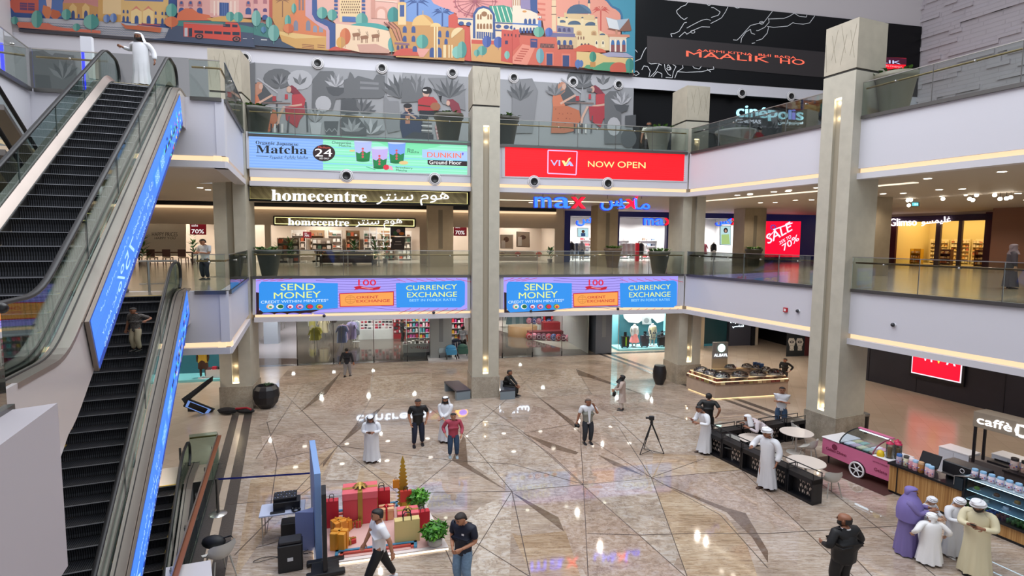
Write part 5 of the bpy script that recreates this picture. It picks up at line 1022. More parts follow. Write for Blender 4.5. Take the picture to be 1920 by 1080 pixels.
mb = MB(); mb.fbox(FA, -9.4, 8.4, 8.3, 8.45, 2.95, C1, M('#8d8a8c', .4)); mb.build('panel', t)
# small fittings on the fascias: red call points and camera domes
def fitting(name, label, cat, F, px, py, kind):
    p = F.P(px, py, 0); mb = MB()
    if kind == 'box': s, z = F.px(px, py, 0); mb.fbox(F, s-.09, s+.09, -.07, 0, z-.09, z+.09, M('#b01020', .4)); mb.fbox(F, s-.05, s+.05, -.075, -.07, z-.05, z+.05, M('#e8d8d8', .4))
    else: mb.sphere(tuple(p - F.n*.05), .07, M('#2a2a30', .2), 12, 8); mb.sphere(tuple(p), .09, M('#d8d8dc', .4), 12, 6, (1, 1, .7))
    single(name, mb, label, cat)
fitting('fire_alarm', 'small red fire alarm box on the right fascia beside the big column', 'alarm', FB, 1474, 581, 'box')
fitting('security_camera', 'small dark camera on the right fascia beside the red alarm box', 'camera', FB, 1497, 583, 'c')
fitting('security_camera', 'small dark camera alone on the near part of the right fascia', 'camera', FB, 1676, 609, 'c')
for x, y, wh in ((608, 592, 'under the left money screen, left one'), (813, 586, 'under the left money screen, right one'), (995, 583, 'under the right money screen, left one'), (1158, 579, 'under the right money screen, right one')): fitting('security_camera', 'tiny dark camera on the warm light strip ' + wh, 'camera', FA, x, y, 'c')
# ================================================================== PEOPLE
def skin_mesh(V, E, R, sub=1):
    me = bpy.data.meshes.new('s'); me.from_pydata([tuple(v) for v in V], E, []); o = bpy.data.objects.new('s', me); COL.objects.link(o)
    m = o.modifiers.new('k', 'SKIN'); m.use_smooth_shade = True
    if not me.skin_vertices: bpy.context.view_layer.objects.active = o
    sv = me.skin_vertices[0].data
    for i, r in enumerate(R): sv[i].radius = r if isinstance(r, tuple) else (r, r)
    sv[0].use_root = True
    if sub: s = o.modifiers.new('b', 'SUBSURF'); s.levels = sub; s.render_levels = sub
    dg = bpy.context.evaluated_depsgraph_get(); dg.update(); n = bpy.data.meshes.new_from_object(o.evaluated_get(dg))
    vs = [tuple(v.co) for v in n.vertices]; fs = [tuple(p.vertices) for p in n.polygons]
    bpy.data.objects.remove(o); bpy.data.meshes.remove(me); bpy.data.meshes.remove(n); return vs, fs
def ik(a, b, l1, l2, hint):      # middle joint of a two-bone limb
    d = b-a; L = min(d.length, (l1+l2)*.999); u = d.normalized(); b = a+u*L
    x = (l1*l1-l2*l2+L*L)/(2*L); h = math.sqrt(max(0, l1*l1-x*x)); p = hint - u*hint.dot(u)
    p = p.normalized() if p.length > 1e-6 else Vector((0, 1, 0)); return a+u*x+p*h, b
def head_mesh(mb, c, yaw, pitch, skin, child=False, r=1.0):
    rot = Matrix.Translation(c) @ Matrix.Rotation(yaw, 4, 'Z') @ Matrix.Rotation(pitch, 4, 'X'); prof = [(-.062, .012, -.046, -.006), (-.057, .026, -.052, .012), (-.045, .036, -.054, .028), (-.03, .041, -.055, .038), (-.01, .046, -.056, .048), (.012, .048, -.057, .053), (.032, .046, -.054, .053), (.05, .036, -.043, .043), (.06, .02, -.026, .026), (.0635, .004, -.006, .006)]
    n = 14; rings = []
    for z, rx, yf, yb in prof:
        cy = (yf+yb)/2; ry = (yb-yf)/2; rings.append([tuple(rot @ Vector((r*rx*math.cos(2*math.pi*k/n), r*(cy+ry*math.sin(2*math.pi*k/n)), r*z))) for k in range(n)])
    T0 = mb.T; mb.loft(rings, skin, True)
    mb.T = rot
    mb.add([(-.007*r, -.055*r, -.012*r), (.007*r, -.055*r, -.012*r), (0, -.07*r, -.016*r), (0, -.056*r, .012*r), (0, -.054*r, -.022*r)], [(0, 2, 3), (1, 3, 2), (0, 4, 2), (1, 2, 4)], skin, True)
    DKE = M('#1a1412', .3); LIP = M('#8a4f45', .5)
    for sg in (-1, 1):
        mb.sphere((sg*.018*r, -.0535*r, .004*r), .0062*r, DKE, 8, 5, (1.3, .5, .8)); mb.tube([(sg*.009*r, -.057*r, .016*r), (sg*.028*r, -.053*r, .0165*r)], .0022*r, DKE, 4)
        mb.sphere((sg*.048*r, .003*r, -.004*r), .012*r, skin, 8, 6, (.4, .8, 1.3))
    mb.tube([(-.013*r, -.0545*r, -.034*r), (.013*r, -.0545*r, -.034*r)], .003*r, LIP, 5); mb.T = T0; return rot
def hand_mesh(mb, wrist, dirv, palm_n, skin, side, curl=.5):
    d = dirv.normalized(); n = (palm_n - d*palm_n.dot(d)); n = n.normalized() if n.length > 1e-5 else Vector((0, 1, 0)); s = d.cross(n).normalized()*side
    P = lambda a, b, c: wrist + d*a + s*b + n*c
    mb.loft([[P(a, b*w_, c*t_) for b, c in ((-1, -.6), (0, -1), (1, -.6), (1, .6), (0, 1), (-1, .6))] for a, w_, t_ in ((-.01, .014, .011), (.015, .019, .01), (.045, .024, .009), (.055, .022, .007))], skin, True)
    for k, (b, L) in enumerate(((-.018, .034), (-.006, .042), (.006, .04), (.018, .03))):
        c1 = curl*.9; p0 = P(.052, b, 0); p1 = p0 + (d*math.cos(c1*.6)+n*math.sin(c1*.6))*L*.5; p2 = p1 + (d*math.cos(c1*1.6)+n*math.sin(c1*1.6))*L*.5; mb.tube([p0, p1, p2], [.0062, .0056, .0042], skin, 6)
    p0 = P(.012, -.019, .002); p1 = P(.032, -.036, .008); p2 = P(.05, -.036, .016); mb.tube([p0, p1, p2], [.007, .006, .0045], skin, 6)
SKIN1, SKIN2, SKIN3 = M('#b07a5c', .5), M('#8f5f46', .5), M('#c79a7c', .5); BHAIR = M('#16110f', .6); WCL = M('#e6e6ea', .7, noise=.03, nscale=8); 
def headtop(px, py, loc): d = ray(px, py); return CAM_H + d.z/d.y*loc.y
def person(label, px, py, hy, face=0, wide=1.27, z=0.0, loc=None, H=None, skin=SKIN1, top=None, sleeve='short', bottom=None, robe=None, head='short', beard=False, lh=None, rh=None, lf=None, rf=None,
           lean=0.0, yaw=0.0, pitch=0.0, shoes=None, headm=None, hem=.045, sit=False, robe_w=1.0, jacket=None, lcurl=.5, rcurl=.5, hold=None, group=None, cat='person', belly=1.0, collar=None, vest=None, foldn=9, emblem=None):
    if loc is None: loc = onz(px, py, z)
    if H is None: H = headtop(px, hy, loc) - loc.z
    t = thing('person', label, cat, loc, math.radians(face), group, (H*wide, H*wide, H))
    rr = random.Random(int(px*7+py)); V3 = Vector; lv = V3((0, -math.sin(lean), math.cos(lean)))
    hipz = .52 if not sit else .27; pel = V3((0, .0, hipz)); up = lambda d, x=0, y=0: pel + lv*d + V3((x, y, 0))
    chest = up(.20); neck = up(.30); sh = [up(.285, -.108), up(.285, .108)]; hc = up(.398) + V3((0, -.012-.1*max(0, pitch), 0)); hip = [pel+V3((-.05, 0, -.01)), pel+V3((.05, 0, -.01))]
    rh = V3(rh) if rh else V3((-.165, -.02, hipz-.06)); lh = V3(lh) if lh else V3((.165, -.02, hipz-.06)); rf = V3(rf) if rf else V3((-.055, .0, .04)); lf = V3(lf) if lf else V3((.055, .0, .04))
    eh = lambda sg, p: V3((sg*.3, -.5, -1)) if p.z > .8 else V3((sg*.5, .6, -.4))
    re, rh = ik(sh[0], rh, .17, .155, eh(-1, rh)); le, lh = ik(sh[1], lh, .17, .155, eh(1, lh)); LG_ = .245 if sit else .2385
    rk, rf = ik(hip[0], rf, LG_, LG_, V3((0, -1, .2))); lk, lf = ik(hip[1], lf, LG_, LG_, V3((0, -1, .2)))
    # body: one continuous skinned surface
    Vv = [pel, up(.09), chest, up(.27), neck, up(.345)+V3((0, -.004, 0)), sh[0], re, rh, sh[1], le, lh, hip[0], rk, rf, hip[1], lk, lf]
    E = [(0, 1), (1, 2), (2, 3), (3, 4), (4, 5), (3, 6), (6, 7), (7, 8), (3, 9), (9, 10), (10, 11), (0, 12), (12, 13), (13, 14), (0, 15), (15, 16), (16, 17)]
    R = [(.05, .036), (.056*belly, .04*belly), (.085, .06), (.06, .045), (.034, .034), (.03, .03), (.036, .036), .026, .017, (.036, .036), .026, .017] + ([(.034, .034), .026, .018]*2 if robe else [(.05, .05), .036, .022]*2)
    vs, fs = skin_mesh(Vv, E, R); mb = MB(); mb.add(vs, fs, skin, True); rot = head_mesh(mb, hc, yaw, pitch, skin)
    hand_mesh(mb, rh, (rh-re).normalized(), V3((.6, -.4, -.2)) if not hold else V3((.7, .2, .3)), skin, 1, rcurl); hand_mesh(mb, lh, (lh-le).normalized(), V3((-.6, -.4, -.2)), skin, -1, lcurl)
    if not robe or True:
        pass
    mb.build('body', t, True)
    SH = shoes or M('#17151a', .35)
    for f in (rf, lf):
        b = MB(); b.loft([[(f.x+w_*cx, f.y+y_, max(0, f.z-.04)+.002+h_*cz) for cx, cz in ((-1, 0), (1, 0), (1, .6), (0, 1), (-1, .6))] for y_, w_, h_ in ((.035, .018, .035), (.01, .024, .045), (-.04, .026, .03), (-.085, .024, .02), (-.105, .012, .012))], SH, True); b.build('shoe', t, True)
    if bottom:
        g = (.008 if not vest else .01); Vb = [pel+lv*.055, pel, hip[0], rk, rf+V3((0, 0, .012)), hip[1], lk, lf+V3((0, 0, .012))]
        vs, fs = skin_mesh(Vb, [(0, 1), (1, 2), (2, 3), (3, 4), (1, 5), (5, 6), (6, 7)], [(.08*belly, .064*belly), (.082, .068), (.062, .062), .049, .036, (.062, .062), .049, .036]); b = MB(); b.add(vs, fs, bottom, True); b.build('trousers', t, True)
    if top:
        def sl(s_, e_, h_): return [e_.lerp(s_, .15)] if sleeve == 'short' else [e_, h_.lerp(e_, .12)]
        a_, b_ = sl(sh[0], re, rh), sl(sh[1], le, lh); Vt = [up(.07), up(-.095), up(.14), chest, up(.265), up(.312)] + [sh[0]] + a_ + [sh[1]] + b_; k = len(a_)
        E = [(0, 1), (0, 2), (2, 3), (3, 4), (4, 5), (4, 6)] + [(6+i, 7+i) for i in range(k)] + [(4, 7+k)] + [(7+k+i, 8+k+i) for i in range(k)]
        ra = [(.043, .043), (.039, .039)] if sleeve == 'short' else [(.043, .043), .034, .026]
        R = [(.086*belly, .07*belly), (.09*belly, .076*belly), (.088*belly, .07*belly), (.096, .072), (.076, .058), (.044, .042)] + ra + ra
        vs, fs = skin_mesh(Vt, E, R); b = MB(); b.add(vs, fs, top, True); b.build('shirt', t, True)
        if collar: b = MB(); b.T = Matrix.Translation(up(.308)); b.torus((0, 0, 0), .036, .008, collar, 14, 5); b.T = None; b.build('collar', t, True)
        if emblem: b = MB(); b.add([(.03, -.079, hipz+.21), (.055, -.076, hipz+.21), (.055, -.077, hipz+.235), (.03, -.08, hipz+.235)], [(0, 1, 2, 3)], emblem); b.build('emblem', t, True)
    if vest:
        vs, fs = skin_mesh([up(.07), up(-.05), up(.14), chest, up(.258)], [(0, 1), (0, 2), (2, 3), (3, 4)], [(.096, .078), (.1, .082), (.098, .078), (.104, .08), (.085, .062)]); b = MB(); b.add(vs, fs, vest, True); b.build('vest', t, True)
        b = MB(); b.add([(-.012, -.09, hipz-.03), (.012, -.09, hipz-.03), (.03, -.072, hipz+.27), (-.03, -.072, hipz+.27)], [(0, 1, 2, 3)], top or WCL); b.build('shirt_front', t, True)
    if jacket:
        vs, fs = skin_mesh([up(.07), up(-.1), up(.14), chest, up(.268)], [(0, 1), (0, 2), (2, 3), (3, 4)], [(.116, .094), (.122, .1), (.116, .092), (.122, .086), (.094, .066)]); b = MB(); b.add(vs, fs, jacket, True); b.build('jacket', t, True)
    if robe:
        n = 28; rings = []; zs = [hem] + [v for v in (.1, .2, .3, .42, .5, .58, .66, .74, .79, .815, .83) if v > hem+.03]
        prof = {0: (.128, .10), .1: (.124, .096), .2: (.116, .09), .3: (.108, .084), .42: (.1, .08), .5: (.097, .078), .58: (.095, .076), .66: (.1, .076), .74: (.11, .073), .79: (.106, .066), .815: (.074, .056), .83: (.04, .042)}
        for z_ in zs:
            rx, ry = prof.get(z_, prof[0]); f = max(0, (.5-z_))*.055; cx, cy = ((rf.x+lf.x)/2*(1-z_/.5), (rf.y+lf.y)/2*(1-z_/.5)) if z_ < .5 else (0, 0)
            off = lv*(max(0, z_-.52)) - V3((0, 0, max(0, z_-.52))) if z_ > .52 else V3((0, 0, 0)); w_ = robe_w if z_ < .7 else (1+robe_w)/2
            bl = belly if .4 < z_ < .7 else 1
            rings.append([tuple(V3((cx+(rx*w_+f*math.sin(foldn*a+z_*3)*.6)*math.cos(a)*bl, cy+(ry*w_+f*math.sin(foldn*a+1+z_*2))*math.sin(a)*bl, z_))+off) for a in [2*math.pi*k/n for k in range(n)]])
        b = MB(); b.loft(rings, robe, True, caps=False)
        for s_, e_, h_ in ((sh[0], re, rh), (sh[1], le, lh)):
            vs, fs = skin_mesh([up(.235), up(.262)+(s_-up(.262))*.55, s_-V3((0, 0, .006)), e_, h_.lerp(e_, .08)], [(0, 1), (1, 2), (2, 3), (3, 4)], [.06, .058, .05, .04, .034]); b.add(vs, fs, robe, True)
        b.build('robe', t, True)
    hr = rot
    def part(nm, fn, m_, par=None):
        b = MB(); b.T = hr; fn(b, m_); b.T = None; return b.build(nm, par or t, True)
    def shell(b, m_, k=1.0, z0=-.02, front=-.045, drop=False):
        n = 16; rg = []
        for z_, rx, yf, yb in ((-.032, .044, .014, .052), (z0+.005, .049, .0, .056), (.014, .0525, -.012, .058), (.036, .0505, -.044, .057), (.0425, .0475, -.056, .055), (.055, .038, -.046, .047), (.065, .023, -.031, .03), (.069, .004, -.006, .006)):
            cy = (yf+yb)/2; ry = (yb-yf)/2; rg.append([(k*rx*math.cos(2*math.pi*j/n), k*(cy+ry*math.sin(2*math.pi*j/n)), k*z_) for j in range(n)])
        b.loft(rg, m_, True)
    HM = headm or BHAIR
    if head in ('short', 'bald'):
        if head == 'short': part('hair', lambda b, m_: shell(b, m_), HM)
        else: part('hair', lambda b, m_: b.loft([[(x_*math.cos(a), .018+.04*math.sin(a)+y_, z_) for a in [math.pi*j/8 for j in range(9)]] for x_, y_, z_ in ((.05, 0, -.03), (.053, .003, .0), (.05, 0, .025))], m_, True, caps=False, closed=False), HM)
    if beard: part('beard', lambda b, m_: b.loft([[(r_*math.cos(a), -.012+ry_*math.sin(a), z_) for a in [math.pi+math.pi*j/10 for j in range(11)]] for r_, ry_, z_ in ((.02, .04, -.072), (.038, .048, -.06), (.044, .0475, -.04), (.0465, .0445, -.022), (.047, .03, -.005))], m_, True, caps=False, closed=False), BHAIR)
    if head in ('ghutra', 'agal'):
        def gh(b, m_):
            shell(b, m_, 1.1, -.01); n = 11; rg = []
            for z_, r_, ry in ((.04, .054, .055), (.0, .062, .062), (-.05, .072, .068), (-.1, .085, .075), (-.15, .092, .08)): rg.append([(r_*math.cos(a)*(1+.05*math.sin(5*a)), .004+ry*math.sin(a), z_) for a in [-.55+(math.pi+1.1)*j/n for j in range(n+1)]])
            b.loft(rg, m_, True, caps=False, closed=False)
        hc_ = part('head_cloth', gh, HM if headm else WCL)
        if head == 'agal': part('head_ring', lambda b, m_: (b.torus((0, .0, .038), .056, .006, m_, 20, 6), b.torus((0, .0, .049), .052, .006, m_, 20, 6)), M('#0d0c0e', .6), hc_)
    if head == 'turban':
        def tb(b, m_):
            shell(b, m_, 1.12, -.005)
            for k in range(5): b.T = hr @ Matrix.Rotation(.25*(1 if k % 2 else -1), 4, 'Y') @ Matrix.Translation((0, .002, .022+.011*k)); b.torus((0, 0, 0), .055-.006*k, .0125, m_, 20, 6)
            b.T = hr; b.loft([[(x_, y_, z_) for x_, y_ in ((w_, .05), (w_*.3, .066), (-w_, .05), (-w_*.3, .04))] for w_, z_ in ((.02, .02), (.03, -.04), (.035, -.11), (.02, -.15))], m_, True)
        part('turban', tb, HM if headm else WCL)
    if head in ('hijab', 'long_hijab'):
        def hj(b, m_):
            shell(b, m_, 1.14, -.03); n = 15; rg = []
            L = ((.03, .054, .056), (-.02, .056, .058), (-.06, .058, .06), (-.1, .09, .075), (-.15, .12, .09)) if head == 'hijab' else ((.03, .054, .056), (-.02, .06, .06), (-.06, .075, .07), (-.12, .13, .1), (-.2, .145, .125), (-.3, .15, .135), (-.4, .14, .13))
            for z_, r_, ry in L:
                gap = .62 if z_ > -.04 else 0.0; rg.append([(r_*math.cos(a), .0+ry*math.sin(a), z_) for a in [-math.pi/2+gap+(2*math.pi-2*gap)*j/n for j in range(n+1)]])
            b.loft(rg, m_, True, caps=False, closed=False)
        part('headscarf', hj, HM)
    if hold:
        hp = rh + (rh-re).normalized()*.06; b = MB(); kind, m_ = hold
        if kind == 'phone': b.T = Matrix.Translation(hp) @ Matrix.Rotation(.9, 4, 'X'); b.bbox(-.022, .022, -.004, .004, -.045, .045, .003, m_); b.T = None; o = b.build('held_phone', t, True); 
        if kind == 'camera': b.T = Matrix.Translation(rh+V3((0, 0, -.07))); b.bbox(-.04, .04, -.03, .03, -.035, .03, .01, m_); b.T = b.T @ Matrix.Rotation(math.pi/2, 4, 'X'); b.lathe([(.025, 0), (.027, .07), (.02, .075)], m_, n=12); b.T = None; b.build('held_camera', t, True)
        if kind == 'bag': q_ = rh+V3((0, 0, -.05)); b.T = Matrix.Translation(q_); b.bbox(-.075, .075, -.03, .03, -.13, -.02, .015, m_); b.tube([(-.04, 0, -.02), (-.03, 0, .04), (.03, 0, .04), (.04, 0, -.02)], .006, m_, 6); b.T = None; b.build('handbag', t, True)
    return t
TH = M('#dedfe4', .75, noise=.03, nscale=5); TH2 = M('#f0efef', .75); NAVY = M('#14182b', .7); JEANS = M('#2c4460', .75, noise=.15, nscale=30); LJEANS = M('#6f8ba6', .75, noise=.15, nscale=30); BLK = M('#0b0b0d', .6); CHAR = M('#25242a', .6)
SAND = M('#3a2418', .5)
def on_incl(px, py, w, st, zt):
    d = ray(px, py); o = FB.o + FB.n*w; tt = o.dot(FB.n)/d.dot(FB.n); v = d*tt; s = (v-FB.o).dot(FB.d); return s, CAM_H+v.z
person('man in white robe and headscarf at the top of the upper escalator', 268, 158, 62, 5, loc=FB.p(2.9, -22.7, Z2+.01), skin=SKIN2, robe=TH, head='ghutra', beard=True, pitch=.25, rh=(-.25, -.03, .73), lh=(.19, .0, .5), belly=1.12)
person('small boy in patterned shirt and cream trousers riding the lower escalator', 275, 668, 575, -8, loc=FB.p(6.5, -22.42, Z1-.4*math.floor((6.5+.0-4.25)/.4+.001)*TA-.0), wide=1.3, skin=SKIN2, top=M('#5b5653', .8, noise=.8, nscale=60), bottom=M('#b9aa8e', .8), head='short', lh=(.24, -.04, .70), rh=(-.17, -.03, .45), pitch=.3, shoes=M('#2a2624', .5))
person('security guard in white uniform shirt on the first floor landing, looking at a phone', 386, 524, 447, -15, z=Z1, skin=SKIN1, top=M('#d6d8dd', .7), bottom=NAVY, head='short', beard=False, pitch=.3, lh=(.02, -.14, .66), rh=(-.1, -.14, .64), hold=('phone', BLK))
person('bearded man in pale shirt on the top floor in front of the dark cinema entrance', 1216, 300, 228, 0, loc=FA.p(FA.px(1216, 260, 2.2)[0], 2.2, Z2), skin=SKIN2, top=M('#cfc9bd', .7), bottom=CHAR, head='short', beard=True)
person('man in dark jacket and grey trousers walking into the ground floor shop, back turned', 687-36, 706, 652, 175, skin=SKIN2, top=M('#171a26', .7), sleeve='long', bottom=M('#8e8d92', .7), head='short', rh=(-.19, 0, .46), lh=(.19, .03, .46), rf=(-.05, -.08, .04), lf=(.05, .06, .04))
person('woman in long beige coat with black headscarf carrying a black bag, looking up', 1166, 769, 703, -110, skin=SKIN3, robe=M('#b5a298', .7), hem=.24, robe_w=.9, bottom=M('#c9bdb3', .7), head='hijab', headm=BLK, pitch=-.3, lh=(.1, -.16, .6), rh=(-.05, -.2, .52), hold=('bag', BLK))
person('man in grey vest over white shirt on the phone, camera hanging from his hand', 1101, 831, 746, 12, skin=SKIN2, top=M('#d9dbe0', .7), bottom=M('#262b33', .7), head='short', headm=M('#5a4a42', .7), vest=M('#8c8c82', .8), lh=(.08, -.1, .84), rh=(-.2, -.02, .47), yaw=.2, hold=('camera', BLK))
person('man in black shirt standing with hands on hips behind the café fence, back turned', 1326, 822, 737, 160, skin=SKIN2, top=BLK, bottom=BLK, head='short', lh=(.15, .02, .54), rh=(-.15, .02, .54), lean=.05)
person('man in white robe with bare head leaning at the café fence and holding a phone', 1322, 849, 757, -75, skin=SKIN2, robe=TH, robe_w=.95, head='short', lean=.22, pitch=.3, rh=(-.02, -.24, .7), lh=(.08, -.2, .66), shoes=SAND, hold=('phone', M('#a83a30', .4)), rf=(-.05, -.05, .04), lf=(.05, .0, .04))
person('man in white robe and white cap walking past the end of the café fence', 1436, 917, 800, -60, skin=SKIN2, robe=TH, robe_w=.9, head='turban', pitch=.2, rh=(-.08, -.2, .7), lh=(.16, -.05, .5), shoes=SAND, lf=(.05, .06, .04))
person('man in white polo with dark chest stripe, arms folded, behind the café seating', 1463, 806, 724, -25, skin=SKIN2, top=M('#cdced4', .7), bottom=JEANS, head='short', rh=(.06, -.12, .68), lh=(-.06, -.13, .69))
person('man in black shirt with hands on hips behind the sweets kiosk', 1470, 722, 671, -55, skin=SKIN1, top=BLK, sleeve='long', bottom=BLK, head='short', lh=(.14, .03, .55), rh=(-.14, .0, .55))
person('seller in pink shirt bending inside the sweets kiosk', 1372, 716, 676, -20, skin=SKIN2, top=M('#b08a90', .7), bottom=CHAR, head='short', lean=.6, pitch=.5, rh=(-.1, -.3, .62), lh=(.1, -.3, .62))
person('balding man in black suit in the lower right foreground, back turned, hand behind', 1577, 1122, 962, 195, skin=SKIN2, top=M('#0c0c10', .6), sleeve='long', bottom=M('#0c0c10', .6), head='bald', beard=True, yaw=.5, belly=1.2, rh=(-.13, -.13, .62), lh=(.12, -.12, .6), collar=M('#d9d9dc', .6), jacket=M('#0c0c10', .6), headm=M('#1f1815', .7))
PUR = M('#75689f', .75)
person('woman in a lilac headscarf and long lilac gown beside the café counter', 1698, 1036, 911, 55, skin=SKIN2, robe=PUR, robe_w=1.12, hem=.02, head='long_hijab', headm=M('#7c6fae', .75), lh=(.05, -.2, .72), rh=(-.03, -.2, .72))
person('boy in white robe and turban between the lilac woman and the other boy', 1735, 1026, 928, 20, skin=SKIN3, robe=TH, head='turban', pitch=.3, rh=(-.07, -.16, .66), lh=(.07, -.16, .66))
person('small child in white robe and turban standing in front, back turned', 1741, 1056, 962, 170, wide=1.45, skin=SKIN3, robe=TH2, robe_w=1.2, head='turban', headm=TH2, rh=(-.2, -.03, .55), lh=(.2, -.03, .55), shoes=M('#e4e2e0', .6))
person('boy in white robe and turban holding a phone beside the man in cream', 1785, 1042, 929, 5, skin=SKIN3, robe=TH, head='turban', pitch=.35, rh=(-.06, -.18, .68), lh=(.05, -.18, .66), hold=('phone', BLK), shoes=M('#dcdad8', .6))
person('tall man in cream robe and white turban looking at his phone at the right edge', 1826, 1077, 932, -50, skin=SKIN2, robe=M('#d9cfae', .75), robe_w=1.05, hem=.03, head='turban', beard=True, pitch=.45, rh=(-.03, -.2, .72), lh=(.06, -.18, .7), hold=('phone', BLK))
person('man in white T-shirt and black trousers striding in the foreground by the gift display', 712, 1098, 952, -62, skin=SKIN1, top=M('#e9e9ee', .7), bottom=BLK, head='short', yaw=-.1, rh=(-.13, -.12, .47), lh=(.17, .08, .5), rf=(-.05, .16, .05), lf=(.05, -.17, .04), shoes=M('#d9d9dc', .5))
person('man in navy polo shirt and light jeans looking down in the foreground', 869, 1102, 956, -28, skin=SKIN1, top=M('#10162a', .7), bottom=LJEANS, head='short', headm=M('#2a211d', .7), pitch=.35, yaw=-.2, rh=(-.04, -.13, .6), lh=(.06, -.13, .6), belly=1.12, emblem=M('#d8d8dc', .6))
person('man in white robe with black head ring looking at his phone', 697, 865, 776, 5, skin=SKIN2, robe=TH, robe_w=1.08, head='agal', pitch=.4, rh=(-.03, -.16, .68), lh=(.05, -.16, .68), hold=('phone', BLK), shoes=SAND, belly=1.1)
person('man in black T-shirt and dark jeans with hands in his pockets', 784, 835, 746, 15, skin=SKIN1, top=BLK, bottom=M('#171e33', .7), head='short', headm=M('#3a302b', .8), pitch=.2, rh=(-.12, -.05, .5), lh=(.13, -.03, .52), rf=(-.07, -.03, .04), lf=(.07, .03, .04), belly=1.08)
person('man in white robe with black head ring standing behind the man in the red shirt', 836, 828, 742, -8, skin=SKIN1, robe=TH, head='agal', beard=True, rh=(.0, -.14, .56), lh=(-.02, -.15, .57), shoes=SAND)
person('man in dusty red shirt and jeans holding a white paper', 850, 856, 773, 10, skin=SKIN1, top=M('#a83f52', .7), sleeve='long', bottom=JEANS, head='short', headm=M('#1f1a18', .7), rh=(-.14, -.08, .55), lh=(.13, -.12, .53), rf=(-.06, 0, .04), lf=(.06, -.03, .04), shoes=M('#9fb0b8', .5), belly=1.08)
person('man in dark clothes sitting on the dark bench right of the middle column', 952, 742, 695, 70, loc=onz(948, 741), H=1.72, skin=SKIN2, top=BLK, sleeve='long', bottom=BLK, head='short', sit=True, lean=.2, rh=(-.05, -.26, .3), lh=(.06, -.26, .3), rf=(-.06, -.24, .04), lf=(.06, -.24, .04))
person('shopper in white shirt and black trousers beside the strollers in the ground floor shop', 868, 660, 611, 150, skin=SKIN2, top=M('#c9ced6', .7), bottom=BLK, head='short')
person('shop guard in black uniform standing at the entrance by the blue-grey pier', 1096, 651, 606, -70, skin=SKIN2, top=BLK, bottom=BLK, head='short', rh=(-.05, -.12, .6))
person('shopper in black standing deep in the ground floor shop near the perfume counter', 754, 640, 597, 120, skin=SKIN2, top=BLK, sleeve='long', bottom=BLK, head='short')
person('woman in grey with a grey headscarf on the first floor at the right edge', 1893, 540, 457, 60, loc=onz(1893, 541, Z1), skin=SKIN3, robe=M('#4a4650', .7), head='hijab', headm=M('#8d8088', .7))
# ================================================================== CAFÉ
RB = FB.rz(); RA = FA.rz()
BF = M('#121217', .4); WOODM = ramp_mat('striped_oak_laminate', 'Object', lambda nt, p, co: (
    nt.links.new(ramp(nt, node(nt, 'TexNoise', Vector=node(nt, 'Mapping', Vector=co, Scale=(28, 28, .6)).outputs[0], Scale=1.0, Detail=3.0).outputs['Fac'], [(.3, '#8f6334'), (.7, '#c39a62'), (.5, '#aa7d48')]), p.inputs['Base Color'])))
LEAFM = M('#d9c9bd', .5)
def fence_unit(label, s, w, L, rz, group='black planter boxes around the café seating'):
    t = thing('planter_box', label, 'fence', FB.p(s, w, 0), rz, group)
    mb = MB(); D = .38; mb.box(0, L-.02, 0, D, 0, .08, BF); mb.box(0, .05, 0, D, .08, .72, BF); mb.box(L-.07, L-.02, 0, D, .08, .72, BF); mb.box(0, L-.02, 0, D, .60, .74, BF); mb.box(0, L-.02, D*.5, D*.5+.02, .08, .6, BF); mb.build('box', t, True)
    mb = MB(); rr = random.Random(3)
    for i in range(7):
        for j in range(3):
            x = .2+L*.62*i/7+.1; z = .14+j*.15; a = (.035 if (i+j) % 2 else -.035); y = D*.5-.006
            mb.add([(x, y, z), (x+.02+a*.3, y, z+.04), (x+a, y, z+.13), (x-.02+a*.3, y, z+.08)], [(0, 1, 2, 3)], LEAFM); y2 = D*.5+.026; mb.add([(x, y2, z), (x+.02+a*.3, y2, z+.04), (x+a, y2, z+.13), (x-.02+a*.3, y2, z+.08)], [(0, 1, 2, 3)], LEAFM)
    meta(mb.build('leaf_cutouts', t, True), kind='stuff')
    mb = MB(); 
    for y in (.02, D-.02):
        mb.tube([(.01, y, .9), (L-.03, y, .9)], .016, BF, 6)
        for x in (.02, L-.04): mb.tube([(x, y, .74), (x, y, .9)], .014, BF, 6)
    mb.tube([(.01, .02, .9), (.01, D-.02, .9)], .016, BF, 6); mb.build('top_rail', t, True); return t
for k, wh in enumerate(('at the far left corner', 'second from the far corner', 'in the middle of the long side', 'second from the near end', 'at the near end')): fence_unit('black leaf cut-out planter fence, long café side, ' + wh, 7.62+k*.89, -5.28, .89, RB)
for k, wh in enumerate(('left one', 'second from left', 'third from left', 'right one beside the big column')): fence_unit('black leaf cut-out planter fence, rear café side, ' + wh, 8.0+k*.03, -4.85+k*1.02, 1.0, RB+math.pi/2)
CH = M('#c9c6bf', .45); TT = M('#d3c8bf', .3)
